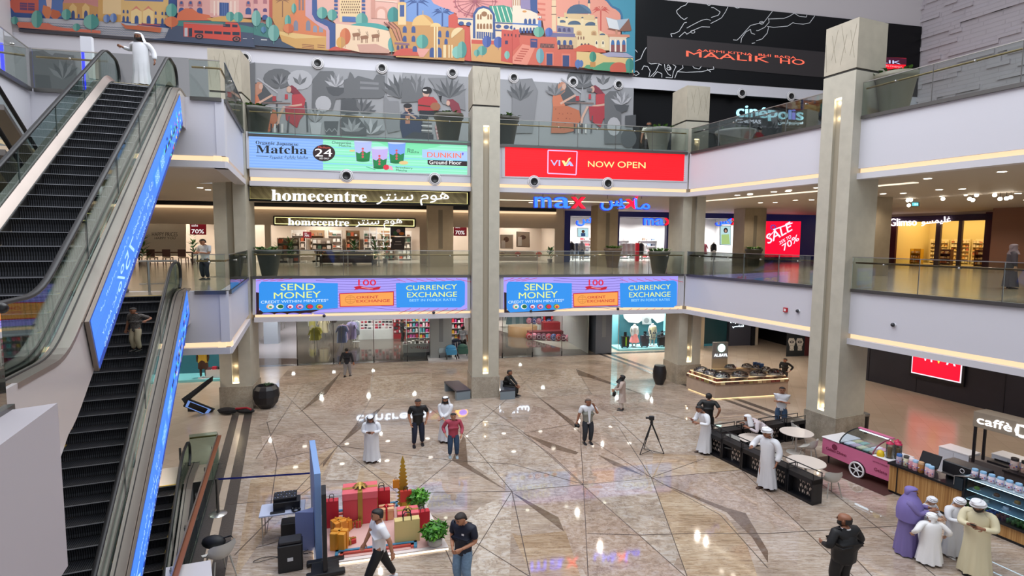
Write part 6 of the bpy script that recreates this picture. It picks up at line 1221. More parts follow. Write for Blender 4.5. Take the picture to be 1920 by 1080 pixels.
def chair(label, s, w, rz, proto=[None]):
    if proto[0] is not None: return copy_tree(proto[0], loc=FB.p(s, w, 0), rz=rz, label=label)
    t = thing('cafe_chair', label, 'chair', FB.p(s, w, 0), rz, 'pale shell chairs of the café', (1.15, 1.15, 1)); n = 12
    def cross(y, z, wd, lift, curl): return [(wd*(-1+2*k/n), y+curl*(abs(-1+2*k/n)**2.2), z+lift*(abs(-1+2*k/n)**2.5)) for k in range(n+1)]
    rows = [cross(-.22, .45, .2, .02, 0), cross(-.1, .44, .23, .06, 0), cross(.05, .44, .24, .14, -.0), cross(.16, .47, .24, .2, -.03), cross(.22, .58, .24, .14, -.1), cross(.24, .7, .22, .06, -.1), cross(.255, .8, .17, .0, -.06)]
    mb = MB(); mb.loft(rows, CH, True, caps=False, closed=False); mb.loft([[(x, y, z-.012) for x, y, z in r_] for r_ in rows], CH, True, caps=False, closed=False); mb.build('seat_shell', t, True)
    for x, y in ((-.16, -.16), (.16, -.16), (-.16, .16), (.16, .16)): mb = MB(); mb.tube([(x*.8, y*.8, .44), (x*1.25, y*1.25, 0)], [.016, .011], M('#a8a49c', .4), 8); mb.build('leg', t, True)
    proto[0] = t; CHILD[t.name] = [o for o in COL.objects if o.parent == t]; return t
chair('pale shell chair on the left of the round table with the bending man', 8.55, -4.95, RB+.3)
chair('pale shell chair in front of the round table by the big column', 9.65, -2.55, RB-math.pi/2+.3)
chair('pale shell chair behind the round table by the big column', 8.35, -1.45, RB+math.pi*.75)
chair('pale shell chair at the far side of the nearest round table', 10.25, -4.75, RB+1.3)
chair('pale shell chair standing beyond the near end of the café fence', 11.75, -4.2, RB-math.pi/2-.3)
def table(label, s, w, r, proto=[None]):
    if proto[0] is not None: return copy_tree(proto[0], loc=FB.p(s, w, 0), label=label)
    t = thing('cafe_table', label, 'table', FB.p(s, w, 0), 0, 'round café tables', (1.2, 1.2, 1))
    mb = MB(); mb.lathe([(r-.02, .715), (r, .725), (r, .745), (r-.01, .75)], TT, n=36); mb.build('tabletop', t, True)
    mb = MB(); mb.lathe([(.03, .02), (.03, .715)], CH, n=14); mb.build('pedestal', t, True); mb = MB(); mb.lathe([(.26, 0), (.25, .015), (.04, .03)], CH, n=28); mb.build('base', t, True)
    proto[0] = t; CHILD[t.name] = [o for o in COL.objects if o.parent == t]; return t
table('round café table beside the bending man', 8.92, -4.2, .46); table('round café table nearest the big column', 8.95, -2.3, .46); table('round café table nearest the viewer, behind the fence', 11.0, -4.3, .46)
person('man in pale shirt bending over a round café table behind the fence', 1445, 850, 790, -95, loc=FB.p(8.75, -3.45), H=1.7, wide=1.2, skin=SKIN2, top=M('#c4b9bd', .7), sleeve='long', bottom=CHAR, head='ghutra', lean=.9, pitch=.2, rh=(-.1, -.38, .62), lh=(.1, -.36, .6))
# gelato cart
PK_ = M('#cf6d92', .4); PKD = M('#7a2846', .4); WHT = M('#e2e0e2', .3)
t = thing('gelato_cart', 'pink gelato cart with curved glass display and white spoked wheel', 'cart', FB.p(9.9, -2.2, 0), RB)
mb = MB(); L = 2.3; mb.loft([[(x, y, z) for x, y in ((0, .0), (L, 0), (L, 1.0), (0, 1.0))] for z in (.32, .86)], PK_, False); mb.prism([(0, -.005, .32), (L, -.005, .32), (L, -.005, .26), (1.6, -.005, .24), (.9, -.005, .3), (0, -.005, .32)], (0, 1.0, 0), PK_); mb.build('body', t, True)
mb = MB(); mb.bbox(-.03, .62, -.03, 1.03, .86, .90, .02, WHT); mb.bbox(1.72, L+.04, -.03, 1.03, .86, .90, .02, WHT); mb.build('counter_top', t, True)
mb = MB(); mb.box(.62, 1.72, .05, .95, .80, .86, M('#8fa0ad', .3)); 
mb.build('tray_well', t, True)
for i in range(5):
    for j in range(2): mb = MB(); c = ('#e8dfe4', '#c9a0b4', '#d9cfa0', '#9fb8a8', '#b59a86')[(i+j*2) % 5]; mb.bbox(.66+i*.21, .85+i*.21, .12+j*.4, .48+j*.4, .84, .9, .02, M(c, .6)); mb.build('gelato_tub', t, True)
mb = MB(); arcp = [(.0+.95*(1-math.cos(a)), .86+.42*math.sin(a)) for a in [math.pi/2*k/7 for k in range(8)]]
for k in range(7): mb.poly([(.62, arcp[k][0]-.0, arcp[k][1]), (1.72, arcp[k][0], arcp[k][1]), (1.72, arcp[k+1][0], arcp[k+1][1]), (.62, arcp[k+1][0], arcp[k+1][1])], glass('#d9e8f2', 1.0))
mb.build('curved_glass', t, True)
for x in (.61, 1.72): mb = MB(); mb.tube([(x, y, z) for y, z in arcp], .02, BF if x < 1 else PKD, 6); mb.build('end_frame', t, True)
mb = MB(); mb.bbox(.6, 1.74, .85, 1.0, 1.26, 1.30, .01, PK_); mb.build('canopy', t, True); mb = MB(); mb.box(.66, 1.68, .86, .9, 1.22, 1.24, em('#e8f6ff', 4)); mb.build('display_light', t, True)
wh = MB(); wh.T = Matrix.Translation((1.28, -.06, .24)); wh.torus((0, 0, 0), .23, .028, WHT, 28, 8, 'y'); wh.torus((0, .01, 0), .045, .03, WHT, 12, 6, 'y')
for k in range(6): a = k*math.pi/3; wh.tube([(0, 0, 0), (.22*math.cos(a), 0, .22*math.sin(a))], .017, WHT, 6)
wh.T = None; wh.build('wheel', t, True); mb = MB(); mb.T = Matrix.Translation((1.28, -.012, .24)) @ Matrix.Rotation(math.pi/2, 4, 'X'); mb.lathe([(.27, 0), (.27, .006)], M('#2a1218', .5), n=28); mb.build('wheel_arch', t, True)
mb = MB(); mb.lathe([(.02, 0), (.03, .3)], BF, c=(.15, .15, 0), n=8); mb.build('leg', t, True)
def ltext(t, s, x0, x1, z0, h, y, m, nm='lettering', ext=.004, **k):
    vs, fs, _ = text_mesh(s, .05, **k); mb = MB(); mb.add([(x0+(x1-x0)*x, y-(z/.05*.5+.5)*ext, z0+h*yy) for x, yy, z in vs], fs, m); return mb.build(nm, t, True)
ltext(t, 'Gelato Divino', .15, .88, .5, .1, -.008, PKD, 'front_lettering', spacing=.9); ltext(t, 'LA VITA È DOLCE', 1.75, 2.2, .68, .05, -.008, PKD, 'slogan'); ltext(t, 'Gelato', 1.8, 2.2, .42, .1, -.008, PKD, 'side_lettering')
mb = MB(); mb.sphere((.45, -.006, .68), .1, PKD, 10, 6, (1, .02, 1)); mb.build('emblem', t, True)
for k in range(3):
    mb = MB(); c = FB.p(12.0+(k % 2)*.14, -2.0+.17*k, .90); mb.lathe([(.09, 0), (.1, .02), (.1, .42), (.085, .44)], glass('#e8eef0', .8), c=tuple(c), n=16); mb.lathe([(.06, .02), (.06, .33)], M('#a8835a', .6), c=tuple(c), n=10); mb.lathe([(.1, .44), (.1, .48), (.03, .5), (.03, .54)], M('#c8305a', .4), c=tuple(c), n=14)
    single('cone_jar', mb, 'tall clear jar of wafer cones with a red lid on the pink cart', 'jar', 'cone jars')
mb = MB(); mb.lathe([(.1, 0), (.11, .06), (.08, .16), (.02, .19)], M('#e0bc1f', .4), c=tuple(FB.p(11.8, -2.1, .90)), n=16); single('yellow_bucket', mb, 'small yellow dome pot on the end of the pink cart', 'pot')
mat = MB(); q(FB, 9.6, 12.4, -2.75, -.9, .008, M('#43241f', .6), mat); single('floor_mat', mat, 'dark brown mat under the pink gelato cart', 'mat')
# counter
t = thing('cafe_counter', 'café counter with oak striped front and black worktop', 'counter', FB.p(12.25, -2.38, 0), RB)
mb = MB(); mb.box(0, 1.93, .03, .62, .08, .86, WOODM); mb.box(1.93, 4.6, .03, .62, .08, .39, WOODM); mb.build('front_panel', t, True); mb = MB(); mb.box(.22, .25, .02, .04, .08, .86, BF); mb.build('panel_gap', t, True)
mb = MB(); mb.box(-.03, 1.92, -.03, .68, .86, .92, BF); mb.build('worktop', t, True); mb = MB(); mb.box(0, 4.6, .06, .6, 0, .08, BF); mb.build('plinth', t, True)
t = thing('cake_display', 'black framed chilled cake and drinks display set into the café counter', 'display case', FB.p(14.2, -2.42, .40), RB)
mb = MB(); mb.box(0, 2.6, 0, .75, 0, .06, BF); mb.box(0, .06, 0, .75, .06, .86, BF); mb.box(1.5, 1.58, 0, .75, .06, .86, BF); mb.box(0, 2.6, .72, .75, .06, .9, M('#1a2c38', .3)); mb.build('frame', t, True)
mb = MB(); mb.poly([(.06, 0, .06), (1.5, 0, .06), (1.5, .06, .86), (.06, .06, .86)], glass('#cfe4ee', 1.0)); mb.poly([(1.58, 0, .06), (2.6, 0, .06), (2.6, .06, .86), (1.58, .06, .86)], glass('#cfe4ee', 1.0)); mb.build('front_glass', t, True)
mb = MB(); mb.box(0, 2.6, .05, .75, .86, .89, M('#9fb4c0', .2)); mb.build('top_panel', t, True)
for z in (.30, .55): mb = MB(); mb.box(.06, 2.6, .06, .72, z, z+.015, M('#a9c8d8', .2)); mb.build('shelf', t, True)
for z in (.29, .54, .84): mb = MB(); mb.box(.08, 2.58, .07, .085, z, z+.012, em('#cfeeff', 5)); mb.build('shelf_light', t, True)
cans = None
for r_ in range(4):
    for k in range(13):
        c = ('#5f8a3f', '#6f9a4a', '#3f58a0', '#a0543a', '#6a8f4f')[(k//2) % 5]; mb = MB(); p = FB.p(14.3+k*.11, -2.3+r_*.13, .46); mb.lathe([(.028, 0), (.032, .01), (.032, .11), (.026, .12)], M(c, .3, .3), c=tuple(p), n=8); single('drink_can', mb, 'small drink can on the bottom shelf of the café display', 'can', 'drink cans in the café display')
for k in range(6):
    mb = MB(); p = FB.p(14.4+k*.22, -2.15, .965-.25*(k % 2)); mb.lathe([(.09, 0), (.09, .01)], WHT, c=tuple(p), n=16); mb.lathe([(.06, .01), (.065, .06), (.04, .08)], M(('#8fb84a', '#d9cfc0', '#7a4a35', '#e0d8e0', '#c9873a', '#e8e4d8')[k], .5), c=tuple(p), n=12); single('cake_plate', mb, 'small cake on a plate inside the café display', 'cake', 'cakes in the café display')
def jar(name, label, grp, p, r, h, body, lid):
    mb = MB(); mb.lathe([(r*.9, 0), (r, .01), (r, h*.75), (r*.85, h*.8)], M(body, .4), c=tuple(p), n=12); mb.lathe([(r*.95, h*.8), (r*.95, h), (r*.85, h+.01)], M(lid, .4), c=tuple(p), n=12)
    for k in range(5): a = 2.2+k*.55; mb.sphere((p[0]+r*math.cos(a), p[1]+r*math.sin(a), p[2]+h*(.25+.12*(k % 3))), r*.22, M(('#b03a4a', '#4a5ab0', '#e8e0e0')[k % 3], .5), 6, 4)
    single(name, mb, label, 'jar', grp)
for k in range(7): jar('candy_jar', 'white sweet jar with a pale blue lid on top of the café display case', 'blue lidded jars on the display case', FB.p(14.35+k*.19, -2.2, 1.30), .075, .21, '#d8cdd8', '#86b4d8')
for k, (s, w, b_, l_) in enumerate(((12.45, -2.25, '#b5a6b8', '#3f6fb0'), (12.62, -2.2, '#d8d4b8', '#4a4a44'), (12.8, -2.25, '#cf8f9f', '#e8d8dc'), (12.93, -2.28, '#d9a8b0', '#9fc0e0'), (13.08, -2.28, '#a8743f', '#c9a078'), (13.26, -2.28, '#d8b8c0', '#a0c8e4'), (13.38, -2.33, '#d9b0b8', '#8fbce0'))):
    jar('candy_jar', 'tall sweet jar on the black worktop, %s from the pink cart' % ('first', 'second', 'third', 'fourth', 'fifth', 'sixth', 'seventh')[k], 'sweet jars on the worktop', FB.p(s, w, .92), .075, .3, b_, l_)
t = thing('cash_register', 'black touch-screen cash register on the café counter', 'register', FB.p(12.95, -1.75, .92), RB, None, (1.3, 1.3, 1.2))
mb = MB(); mb.bbox(-.14, .14, -.1, .14, 0, .05, .015, BF); mb.build('base', t, True); mb = MB(); mb.prism([(-.2, .0, .06), (.2, .0, .06), (.2, .12, .34), (-.2, .12, .34)], (0, .03, .0), BF); mb.build('screen', t, True)
t = thing('coffee_machine', 'long black espresso machine with white cups on top', 'coffee machine', FB.p(13.45, -2.0, .92), RB, None, (1.05, 1, 1.15))
mb = MB(); mb.bbox(0, .95, 0, .5, .12, .42, .03, BF); mb.build('body', t, True); mb = MB(); mb.box(.02, .93, -.03, .02, .10, .13, STEEL); mb.build('drip_rail', t, True); mb = MB(); mb.torus((.48, -.005, .3), .05, .008, WHT, 16, 5, 'y'); mb.build('emblem', t, True)
for x in (.1, .85): mb = MB(); mb.box(x-.04, x+.04, .1, .4, 0, .12, BF); mb.build('foot', t, True)
for i in range(7):
    for j in range(2): mb = MB(); mb.lathe([(.025, 0), (.038, .05), (.036, .05), (.022, .006)], WHT, c=tuple(FB.p(13.65+i*.12, -1.85+j*.13, 1.34)), n=10); single('coffee_cup', mb, 'white cup upside on the espresso machine', 'cup', 'white cups on the espresso machine')
t = thing('grinder_hood', 'dark curved counter end with chrome edge beside the cake display', 'counter end', FB.p(14.12, -2.45, .9), RB); mb = MB(); mb.loft([[(x, y, z) for x, y in ((-.1, 0), (.1, 0), (.1, .5), (-.1, .5))] for z in (0, .32)], M('#14242e', .3), False); mb.prism([(-.1, 0, .32), (.35, .05, .42), (.5, .3, .42), (.1, .5, .36)], (0, 0, .03), M('#14242e', .3)); mb.build('hood', t, True); mb = MB(); mb.tube([(-.1, -.01, .1), (-.1, -.01, .34), (.35, .04, .46)], .012, STEEL, 6); mb.build('chrome_edge', t, True)
# rear counter, canopy sign and white cabinets
t = thing('back_counter', 'dark rear counter of the café with trays and jars', 'counter', FB.p(13.9, .1, 0), RB); mb = MB(); mb.box(0, 4, 0, .7, 0, .9, M('#3a3434', .5)); mb.build('body', t, True); mb = MB(); mb.box(-.03, 4, -.03, .73, .9, .95, BF); mb.build('worktop', t, True)
for k, (s, c, l_) in enumerate(((14.0, '#d8c0b8', '#2a2424'), (14.25, '#c9a898', '#1a1a1a'), (14.9, '#b8b0b8', '#d8d8dc'), (15.6, '#cfd4dc', '#e0e0e4'))): jar('jar', 'jar on the rear café counter, %s from the left' % ('first', 'second', 'third', 'fourth')[k], 'jars on the rear counter', FB.p(s, .4, .95), .1, .34, c, l_)
t = thing('box', 'pink box of napkins on the rear café counter', 'box', FB.p(14.6, .35, .95), RB); mb = MB(); mb.bbox(0, .24, 0, .2, 0, .2, .04, M('#b02a5a', .5)); mb.build('body', t, True)
t = thing('tray', 'black tray of food on the rear café counter', 'tray', FB.p(13.3, .45, .9), RB)
mb = MB(); mb.box(0, .6, 0, .4, .0, .02, BF); mb.box(0, .6, 0, .02, .02, .06, BF); mb.box(0, .6, .38, .4, .02, .06, BF); mb.build('tray', t, True)
mb = MB(); mb.box(-.4, .6, -.1, .5, -.9, 0, M('#57504e', .5)); mb.build('stand', t, True)
sc_ = FB.px(1826, 796, -.1)[0]
t = thing('canopy_sign', 'canopy on black posts with glowing white lettering', 'sign', FB.p(sc_, -.1, 0), RB)
for x, y in ((.05, .0), (.05, .5), (3.4, 0)): mb = MB(); mb.box(x-.03, x+.03, y-.03, y+.03, .95, 2.05, BF); mb.build('post', t, True)
mb = MB(); mb.box(0, 4.2, -.05, .55, 2.05, 2.5, M('#8f8170', .6)); mb.build('fascia', t, True)
ltext(t, 'caffè', .1, .95, 2.17, .24, -.06, em('#f4f8ff', 4), bold=.03); ltext(t, 'D', 1.05, 1.4, 2.12, .32, -.06, em('#f4f8ff', 4), bold=.03); ltext(t, 'IVINO', 1.45, 2.5, 2.17, .22, -.06, em('#f4f8ff', 4), bold=.03)
mb = MB(); mb.torus((1.2, -.065, 2.27), .17, .012, em('#f4f8ff', 4), 20, 5, 'y'); mb.build('letter_swash', t, True)
mb = MB(); mb.box(2.5, 3.3, .1, .14, 1.3, 1.95, BF); mb.box(2.54, 3.26, .085, .1, 1.34, 1.9, em('#2a3a50', .6)); mb.build('menu_screen', t, True)
for k, (s, w) in enumerate(((11.9, .6), (12.9, 1.5), (14.0, 1.3))): t = thing('storage_cabinet', 'low white cabinet behind the café counter, %s' % ('nearest the pink cart', 'behind the cash register', 'under the canopy sign')[k], 'cabinet', FB.p(s, w, 0), RB); mb = MB(); mb.box(0, .85, 0, .6, 0, .85, M('#c9ccd4', .4)); mb.build('body', t, True); mb = MB(); mb.box(-.01, .86, -.01, .61, .85, .88, WHT); mb.build('top', t, True); mb = MB(); mb.box(.42, .425, -.006, 0, .05, .8, DSTEEL); mb.build('door_gap', t, True)
t = thing('waste_bin', 'black cylindrical waste bin behind the big column', 'bin', FB.p(8.35, 2.0, 0)); mb = MB(); mb.lathe([(.2, 0), (.22, .7), (.23, .72), (.23, .76)], BF, n=20); mb.build('body', t, True); mb = MB(); mb.lathe([(.235, .70), (.235, .74)], STEEL, n=20); mb.build('rim', t, True)
# black wall poster with VIVA
s0, z0 = FB.px(1713, 700, 10.12); s1, _ = FB.px(1802, 717, 10.12)
t = thing('poster_screen', 'red illuminated screen in a black frame on the dark ground floor wall', 'screen', FB.p((s0+s1)/2, 10.1, 1.5)); zb = FB.px(1715, 697, 10.12)[1]
mb = MB(); mb.fbox(FB, s0-.16, s1+.16, 10.02, 10.14, zb-.22, 3.7, BF); mb.build('frame', t); mb = MB(); mb.fbox(FB, s0-.05, s1+.05, 10.0, 10.02, zb-.06, 3.65, em('#e8d8e4', 1.3)); mb.build('white_border', t); mb = MB(); mb.fbox(FB, s0, s1, 9.985, 10.0, zb, 3.6, em((1.0, .003, .03), 1.15)); mb.build('display', t)
d = Draw(FB, 9.985, off=.005); 
for s_, a, b_, m_ in (('V', 1728, 1742, '#dfe8ff'), ('I', 1745, 1748, '#dfe8ff'), ('V', 1752, 1768, '#ffe84a'), ('A', 1774, 1792, '#dfe8ff')): d.text(s_, (a, 675.5+(a-1728)*.18), (b_, 675.5+(b_-1728)*.18), 24, em(m_, 1.3), bold=.05)
d.mb.build('lettering', t)

# ================================================================== SWEETS KIOSK
k1, k2, k3 = FB.p(.75, -.28), FB.p(2.75, -.28), FB.p(3.45, 3.6); k4 = k1 + (k3-k2); kc = (k1+k3)/2
def kin(p, e): return p + (kc-p).normalized()*e
t = thing('sweets_kiosk', 'open square sweets kiosk with pale wood sides and lit product tiers', 'kiosk', kc)
KW = M('#b59f8c', .5, noise=.05, nscale=4); KL = em('#ffdcaa', 1.7)
cs = [k1, k2, k3, k4]
def ring_wall(e0, e1, z0, z1, m, nm, skip=()):
    mb = MB()
    for i in range(4):
        if i in skip: continue
        a, b = cs[i], cs[(i+1) % 4]; A0, B0, A1, B1 = kin(a, e0), kin(b, e0), kin(a, e1), kin(b, e1); mb.prism([A0+Vector((0, 0, z0)), B0+Vector((0, 0, z0)), B1+Vector((0, 0, z0)), A1+Vector((0, 0, z0))], (0, 0, z1-z0), m)
    return mb.build(nm, t)
ring_wall(0, .75, .06, .70, KW, 'body'); ring_wall(.08, .7, 0, .06, em('#ffd9a0', 1.5), 'base_light'); ring_wall(.0, .08, .82, .845, KL, 'tier_light'); ring_wall(.06, .75, .70, .83, M('#8d7767', .5), 'lower_tier'); ring_wall(.16, .72, .845, .98, M('#9c8470', .5), 'upper_tier'); ring_wall(.14, .24, .98, 1.0, KL, 'upper_tier_light'); ring_wall(.16, .74, 1.0, 1.02, M('#c9a878', .5), 'shelf')
rr = random.Random(5)
for side in (0, 1):
    a, b = cs[side], cs[side+1]; n = 11 if side == 0 else 16
    for tier, (e, z) in enumerate(((-.0, .705), (.12, .86))):
        for k in range(n):
            p = kin(a, e).lerp(kin(b, e), (k+.5)/n); dv = (b-a).normalized(); nn = Vector((dv.y, -dv.x, 0)); hw = (b-a).length/n*.44; mb = MB(); c = rr.choice(['#6d4a3a', '#8f6a4f', '#a88a6a', '#c9b48a', '#5a4038', '#8a7a4a', '#7a3a30'])
            mb.prism([p-dv*hw-nn*.0, p+dv*hw-nn*.0, p+dv*hw+nn*.05, p-dv*hw+nn*.05], (0, 0, .115), M(c, .5)); o = single('sweet_box', mb, 'small brown sweet packet on the %s tier of the kiosk' % ('lower', 'upper')[tier], 'packet', 'sweet packets on the kiosk'); o.location = (0, 0, z)
def dome(label, p, r, c, proto=[None]):
    t = thing('dome_tray', label, 'tray', p, 0, 'glass dome sweet trays'); mb = MB(); mb.lathe([(r*.8, 0), (r, .02), (r, .035)], M('#cfc4b8', .3, .4), n=20, ex=1.25); mb.build('tray', t, True)
    mb = MB(); rq = random.Random(int(p.x*100)); 
    for k in range(26): a = rq.uniform(0, 6.28); d_ = r*math.sqrt(rq.random())*.8; mb.sphere((1.25*d_*math.cos(a), d_*math.sin(a), .06+(r-d_)*.45), .035, M(rq.choice([c, '#3a3440', '#c9c4c0', '#6f5a50']), .25, .3), 6, 4)
    meta(mb.build('sweets', t, True), kind='stuff'); mb = MB(); mb.sphere((0, 0, .05), r*.92, glass('#f0f2f6', 1.0), 14, 10, (1.25, 1, .75)); mb.build('glass_dome', t, True)
for k, (px_, py_, c) in enumerate(((1352, 700, '#4a4a5a'), (1386, 700, '#7a4a40'), (1411, 698, '#4f4a4a'), (1436, 696, '#8a3a34'))): dome('glass dome tray of sweets on the front edge of the kiosk, %s from left' % ('first', 'second', 'third', 'fourth')[k], kin(cs[1], .4).lerp(kin(cs[2], .4), .03+.3*k)+Vector((0, 0, 1.02)), .34, c)
for k in range(2): dome('glass dome tray of sweets on the left side of the kiosk, %s' % ('nearer one', 'farther one')[k], kin(cs[0], .4).lerp(kin(cs[1], .4), .62-.38*k)+Vector((0, 0, 1.02)), .31, '#5a4f58')
for k in range(5): dome('glass dome tray of sweets on the right and back sides of the kiosk', (kin(cs[2], .4).lerp(kin(cs[3], .4), .2+.3*k) if k < 3 else kin(cs[3], .4).lerp(kin(cs[0], .4), .1+.3*(k-3)))+Vector((0, 0, 1.02)), .24, '#7a6a60')
sp = onz(1357, 712, 0); sp = FB.p(.9, 1.7); t = thing('kiosk_sign', 'kiosk sign tower with a glowing round emblem and white letters', 'sign', sp, RA)
mb = MB(); mb.box(-.42, .42, .0, .1, 0, 1.45, M('#a8977f', .5)); mb.build('post', t, True); mb = MB(); mb.box(-.42, .42, .0, .1, 1.45, 2.3, M('#8f8b88', .4)); mb.build('panel', t, True)
mb = MB(); mb.T = Matrix.Translation((0.04, -.01, 2.0)) @ Matrix.Rotation(math.pi/2, 4, 'X'); mb.lathe([(.2, 0), (.2, .02)], em('#c8fff4', 3), n=24); mb.T = None; mb.build('round_emblem', t, True); ltext(t, 'AL.BAYL', -.36, .4, 1.56, .14, -.01, em('#e8f4ff', 3), bold=.04)
for k in range(3): mb = MB(); p = kin(cs[3], .4).lerp(kin(cs[2], .4), .05+.12*k)+Vector((0, 0, 1.02)); mb.prism([p, p+FA.d*.2, p+FA.d*.2+FA.n*.1, p+FA.n*.1], (0, 0, .28), M('#1f3f6a', .5)); single('gift_bag', mb, 'dark blue gift bag standing at the back of the kiosk', 'bag', 'blue gift bags on the kiosk')

# ================================================================== GIFT DISPLAY
a_, b_, c_ = onz(590, 1058, .09), onz(841, 1024, .09), onz(797, 942, .09); d_ = a_+c_-b_; a_.z = b_.z = c_.z = d_.z = 0
t = thing('display_platform', 'pale pink display platform with a glowing white edge under the giant gifts', 'platform', (a_+c_)/2)
mb = MB(); mb.prism([a_, b_, c_, d_], (0, 0, .045), em('#ffe8c8', 2.2)); mb.build('edge_light', t); o5 = lambda p, e: p+((a_+c_)/2-p).normalized()*e
mb = MB(); mb.prism([p+Vector((0, 0, .045)) for p in (a_, b_, c_, d_)], (0, 0, .03), M('#e2d6d2', .4)); mb.prism([o5(p, .18)+Vector((0, 0, .075)) for p in (a_, b_, c_, d_)], (0, 0, .015), M('#d3aaa2', .5)); mb.build('deck', t)
PZ = .09
def gp(x, y): return onz(x, y, PZ)
GA = math.atan2((b_-a_).y, (b_-a_).x)
def giftbox(label, px_, py_, w, d, h, col, rib=None, rz=0.0, bow=True, lid=None, ribc='#a5843a'):
    p = gp(px_, py_); t = thing('gift_box', label, 'gift box', p, GA+rz); mb = MB(); mb.bbox(-w/2, w/2, 0, d, 0, h, .01, M(col, .5)); mb.build('box', t, True)
    if lid: mb = MB(); mb.bbox(-w/2-.012, w/2+.012, -.012, d+.012, h*.8, h+.012, .008, M(lid, .45)); mb.build('lid', t, True)
    R = M(ribc, .35, .4); mb = MB(); rw = w*.07; mb.box(-rw, rw, -.018, d+.018, 0.002, h+.018, R) ; mb.box(-w/2-.018, w/2+.018, d/2-rw, d/2+rw, 0.002, h+.018, R); rb_ = mb.build('ribbon', t, True)
    if bow:
        mb = MB(); n = 8; r = w*.22
        for k in range(n): a = 2*math.pi*k/n; c0 = Vector((0, d/2, h+.02)); e = Vector((math.cos(a), math.sin(a), 0)); s_ = Vector((-math.sin(a), math.cos(a), 0)); mb.loft([[c0+e*r*u+s_*wd*v+Vector((0, 0, hz)) for v in (-1, 1)] for u, wd, hz in ((0, .01, .02), (.5, r*.22, r*.5), (1, r*.12, r*.12), (.5, r*.2, .0))], R, False, caps=False, closed=False)
        mb.build('bow', rb_, True)
    return t
def shopbag(label, px_, py_, w, h, col, rz=0.0, d=.16, z=PZ, loc=None, handle='#141216'):
    p = loc if loc is not None else gp(px_, py_); t = thing('shopping_bag', label, 'bag', p, GA+rz); m_ = M(col, .5); mb = MB(); mb.prism([(-w/2, 0, 0), (w/2, 0, 0), (w/2, d, 0), (-w/2, d, 0)], (0, 0, h), m_); mb.v = mb.v; mb.build('bag', t, True)
    for y in (.01, d-.01): mb = MB(); r = w*.16; mb.tube([(-r, y, h-.02), (-r, y, h+w*.22), (-r*.6, y, h+w*.32), (r*.6, y, h+w*.32), (r, y, h+w*.22), (r, y, h-.02)], w*.018+.003, M(handle, .5), 6); mb.build('handle', t, True)
    return t
giftbox('giant coral gift box with golden ribbon and bow', 676, 983, .86, .62, .84, '#c9434c', lid='#d9606a')
shopbag('large red shopping bag to the right of the giant coral gift box', 716, 962, .44, .62, '#b81c2c', d=.2)
shopbag('large red shopping bag behind the blue board', 622, 990, .34, .7, '#b81c2c', d=.2)
giftbox('small cream gift box with a red bow behind the walking man', 725, 976, .36, .28, .3, '#d9a878', ribc='#b01828', lid='#e0b488')
giftbox('orange gift box with open lid at the left of the heap', 640, 1004, .3, .3, .34, '#d98a28', rz=.5, bow=False, ribc='#e0a040')
giftbox('tall orange hexagonal gift box leaning at the left edge of the display', 632, 1034, .36, .3, .42, '#d8922a', rz=-.35, bow=False, ribc='#d8922a')
giftbox('orange gift box heaped at the middle of the pile', 655, 996, .24, .24, .26, '#d08020', rz=.9, bow=True, ribc='#e0a040')
giftbox('little red gift box with gold ribbon near the tall gold figure heap', 672, 990, .13, .12, .16, '#b8302c')
giftbox('tiny red gift box beside the giant coral box, left', 661, 991, .1, .1, .14, '#c23a30', rz=.4)
giftbox('flat red gift box with gold bow lying in front of the orange boxes', 657, 1022, .3, .18, .1, '#b8302c', rz=.35)
giftbox('coral gift box with gold bow behind the cream bag', 766, 1004, .5, .4, .56, '#c9474c', rz=.0, lid='#d9606a')
shopbag('big cream shopping bag at the front right of the display', 764, 1017, .6, .56, '#d2bd7e', rz=.02, d=.2)
shopbag('red shopping bag to the right of the cream bag', 793, 996, .36, .5, '#b81c2c', rz=.1, d=.18)
# gold skyline tower with hanging little bags
p = gp(756, 954); t = thing('tower_figure', 'golden cut-out tower figure at the back of the gift display', 'figure', p, GA); GO = M('#b99a3a', .35, .5)
mb = MB(); pts = [(-.07, 0)]
for k in range(12): pts += [(-.065+.045*(k/11)**3, .1+k*.105), (-.125+.08*(k/11)**2, .16+k*.105)]
pts += [(0, 1.5)]; pts += [(-x, z) for x, z in reversed(pts[1:-1])] + [(.07, 0)]
mb.prism([(x*1.3, 0, z) for x, z in pts], (0, .05, 0), GO); mb.build('tower', t, True)
shopbag('small orange shopping bag hanging at the golden tower', 0, 0, .17, .22, '#d0851f', loc=p+Vector((-.17, -.08, .62)), d=.07, handle='#8a5a20')
shopbag('small red shopping bag in front of the golden tower', 0, 0, .3, .3, '#c03a30', loc=p+Vector((.12, -.22, .30)), d=.1)
mb = MB(); mb.prism([p+Vector((.0, -.2, 0)), p+Vector((.24, -.2, 0)), p+Vector((.24, -.1, 0)), p+Vector((0, -.1, 0))], (0, 0, .3), GO); single('pedestal', mb, 'small golden pedestal under the red bag by the tower', 'pedestal')
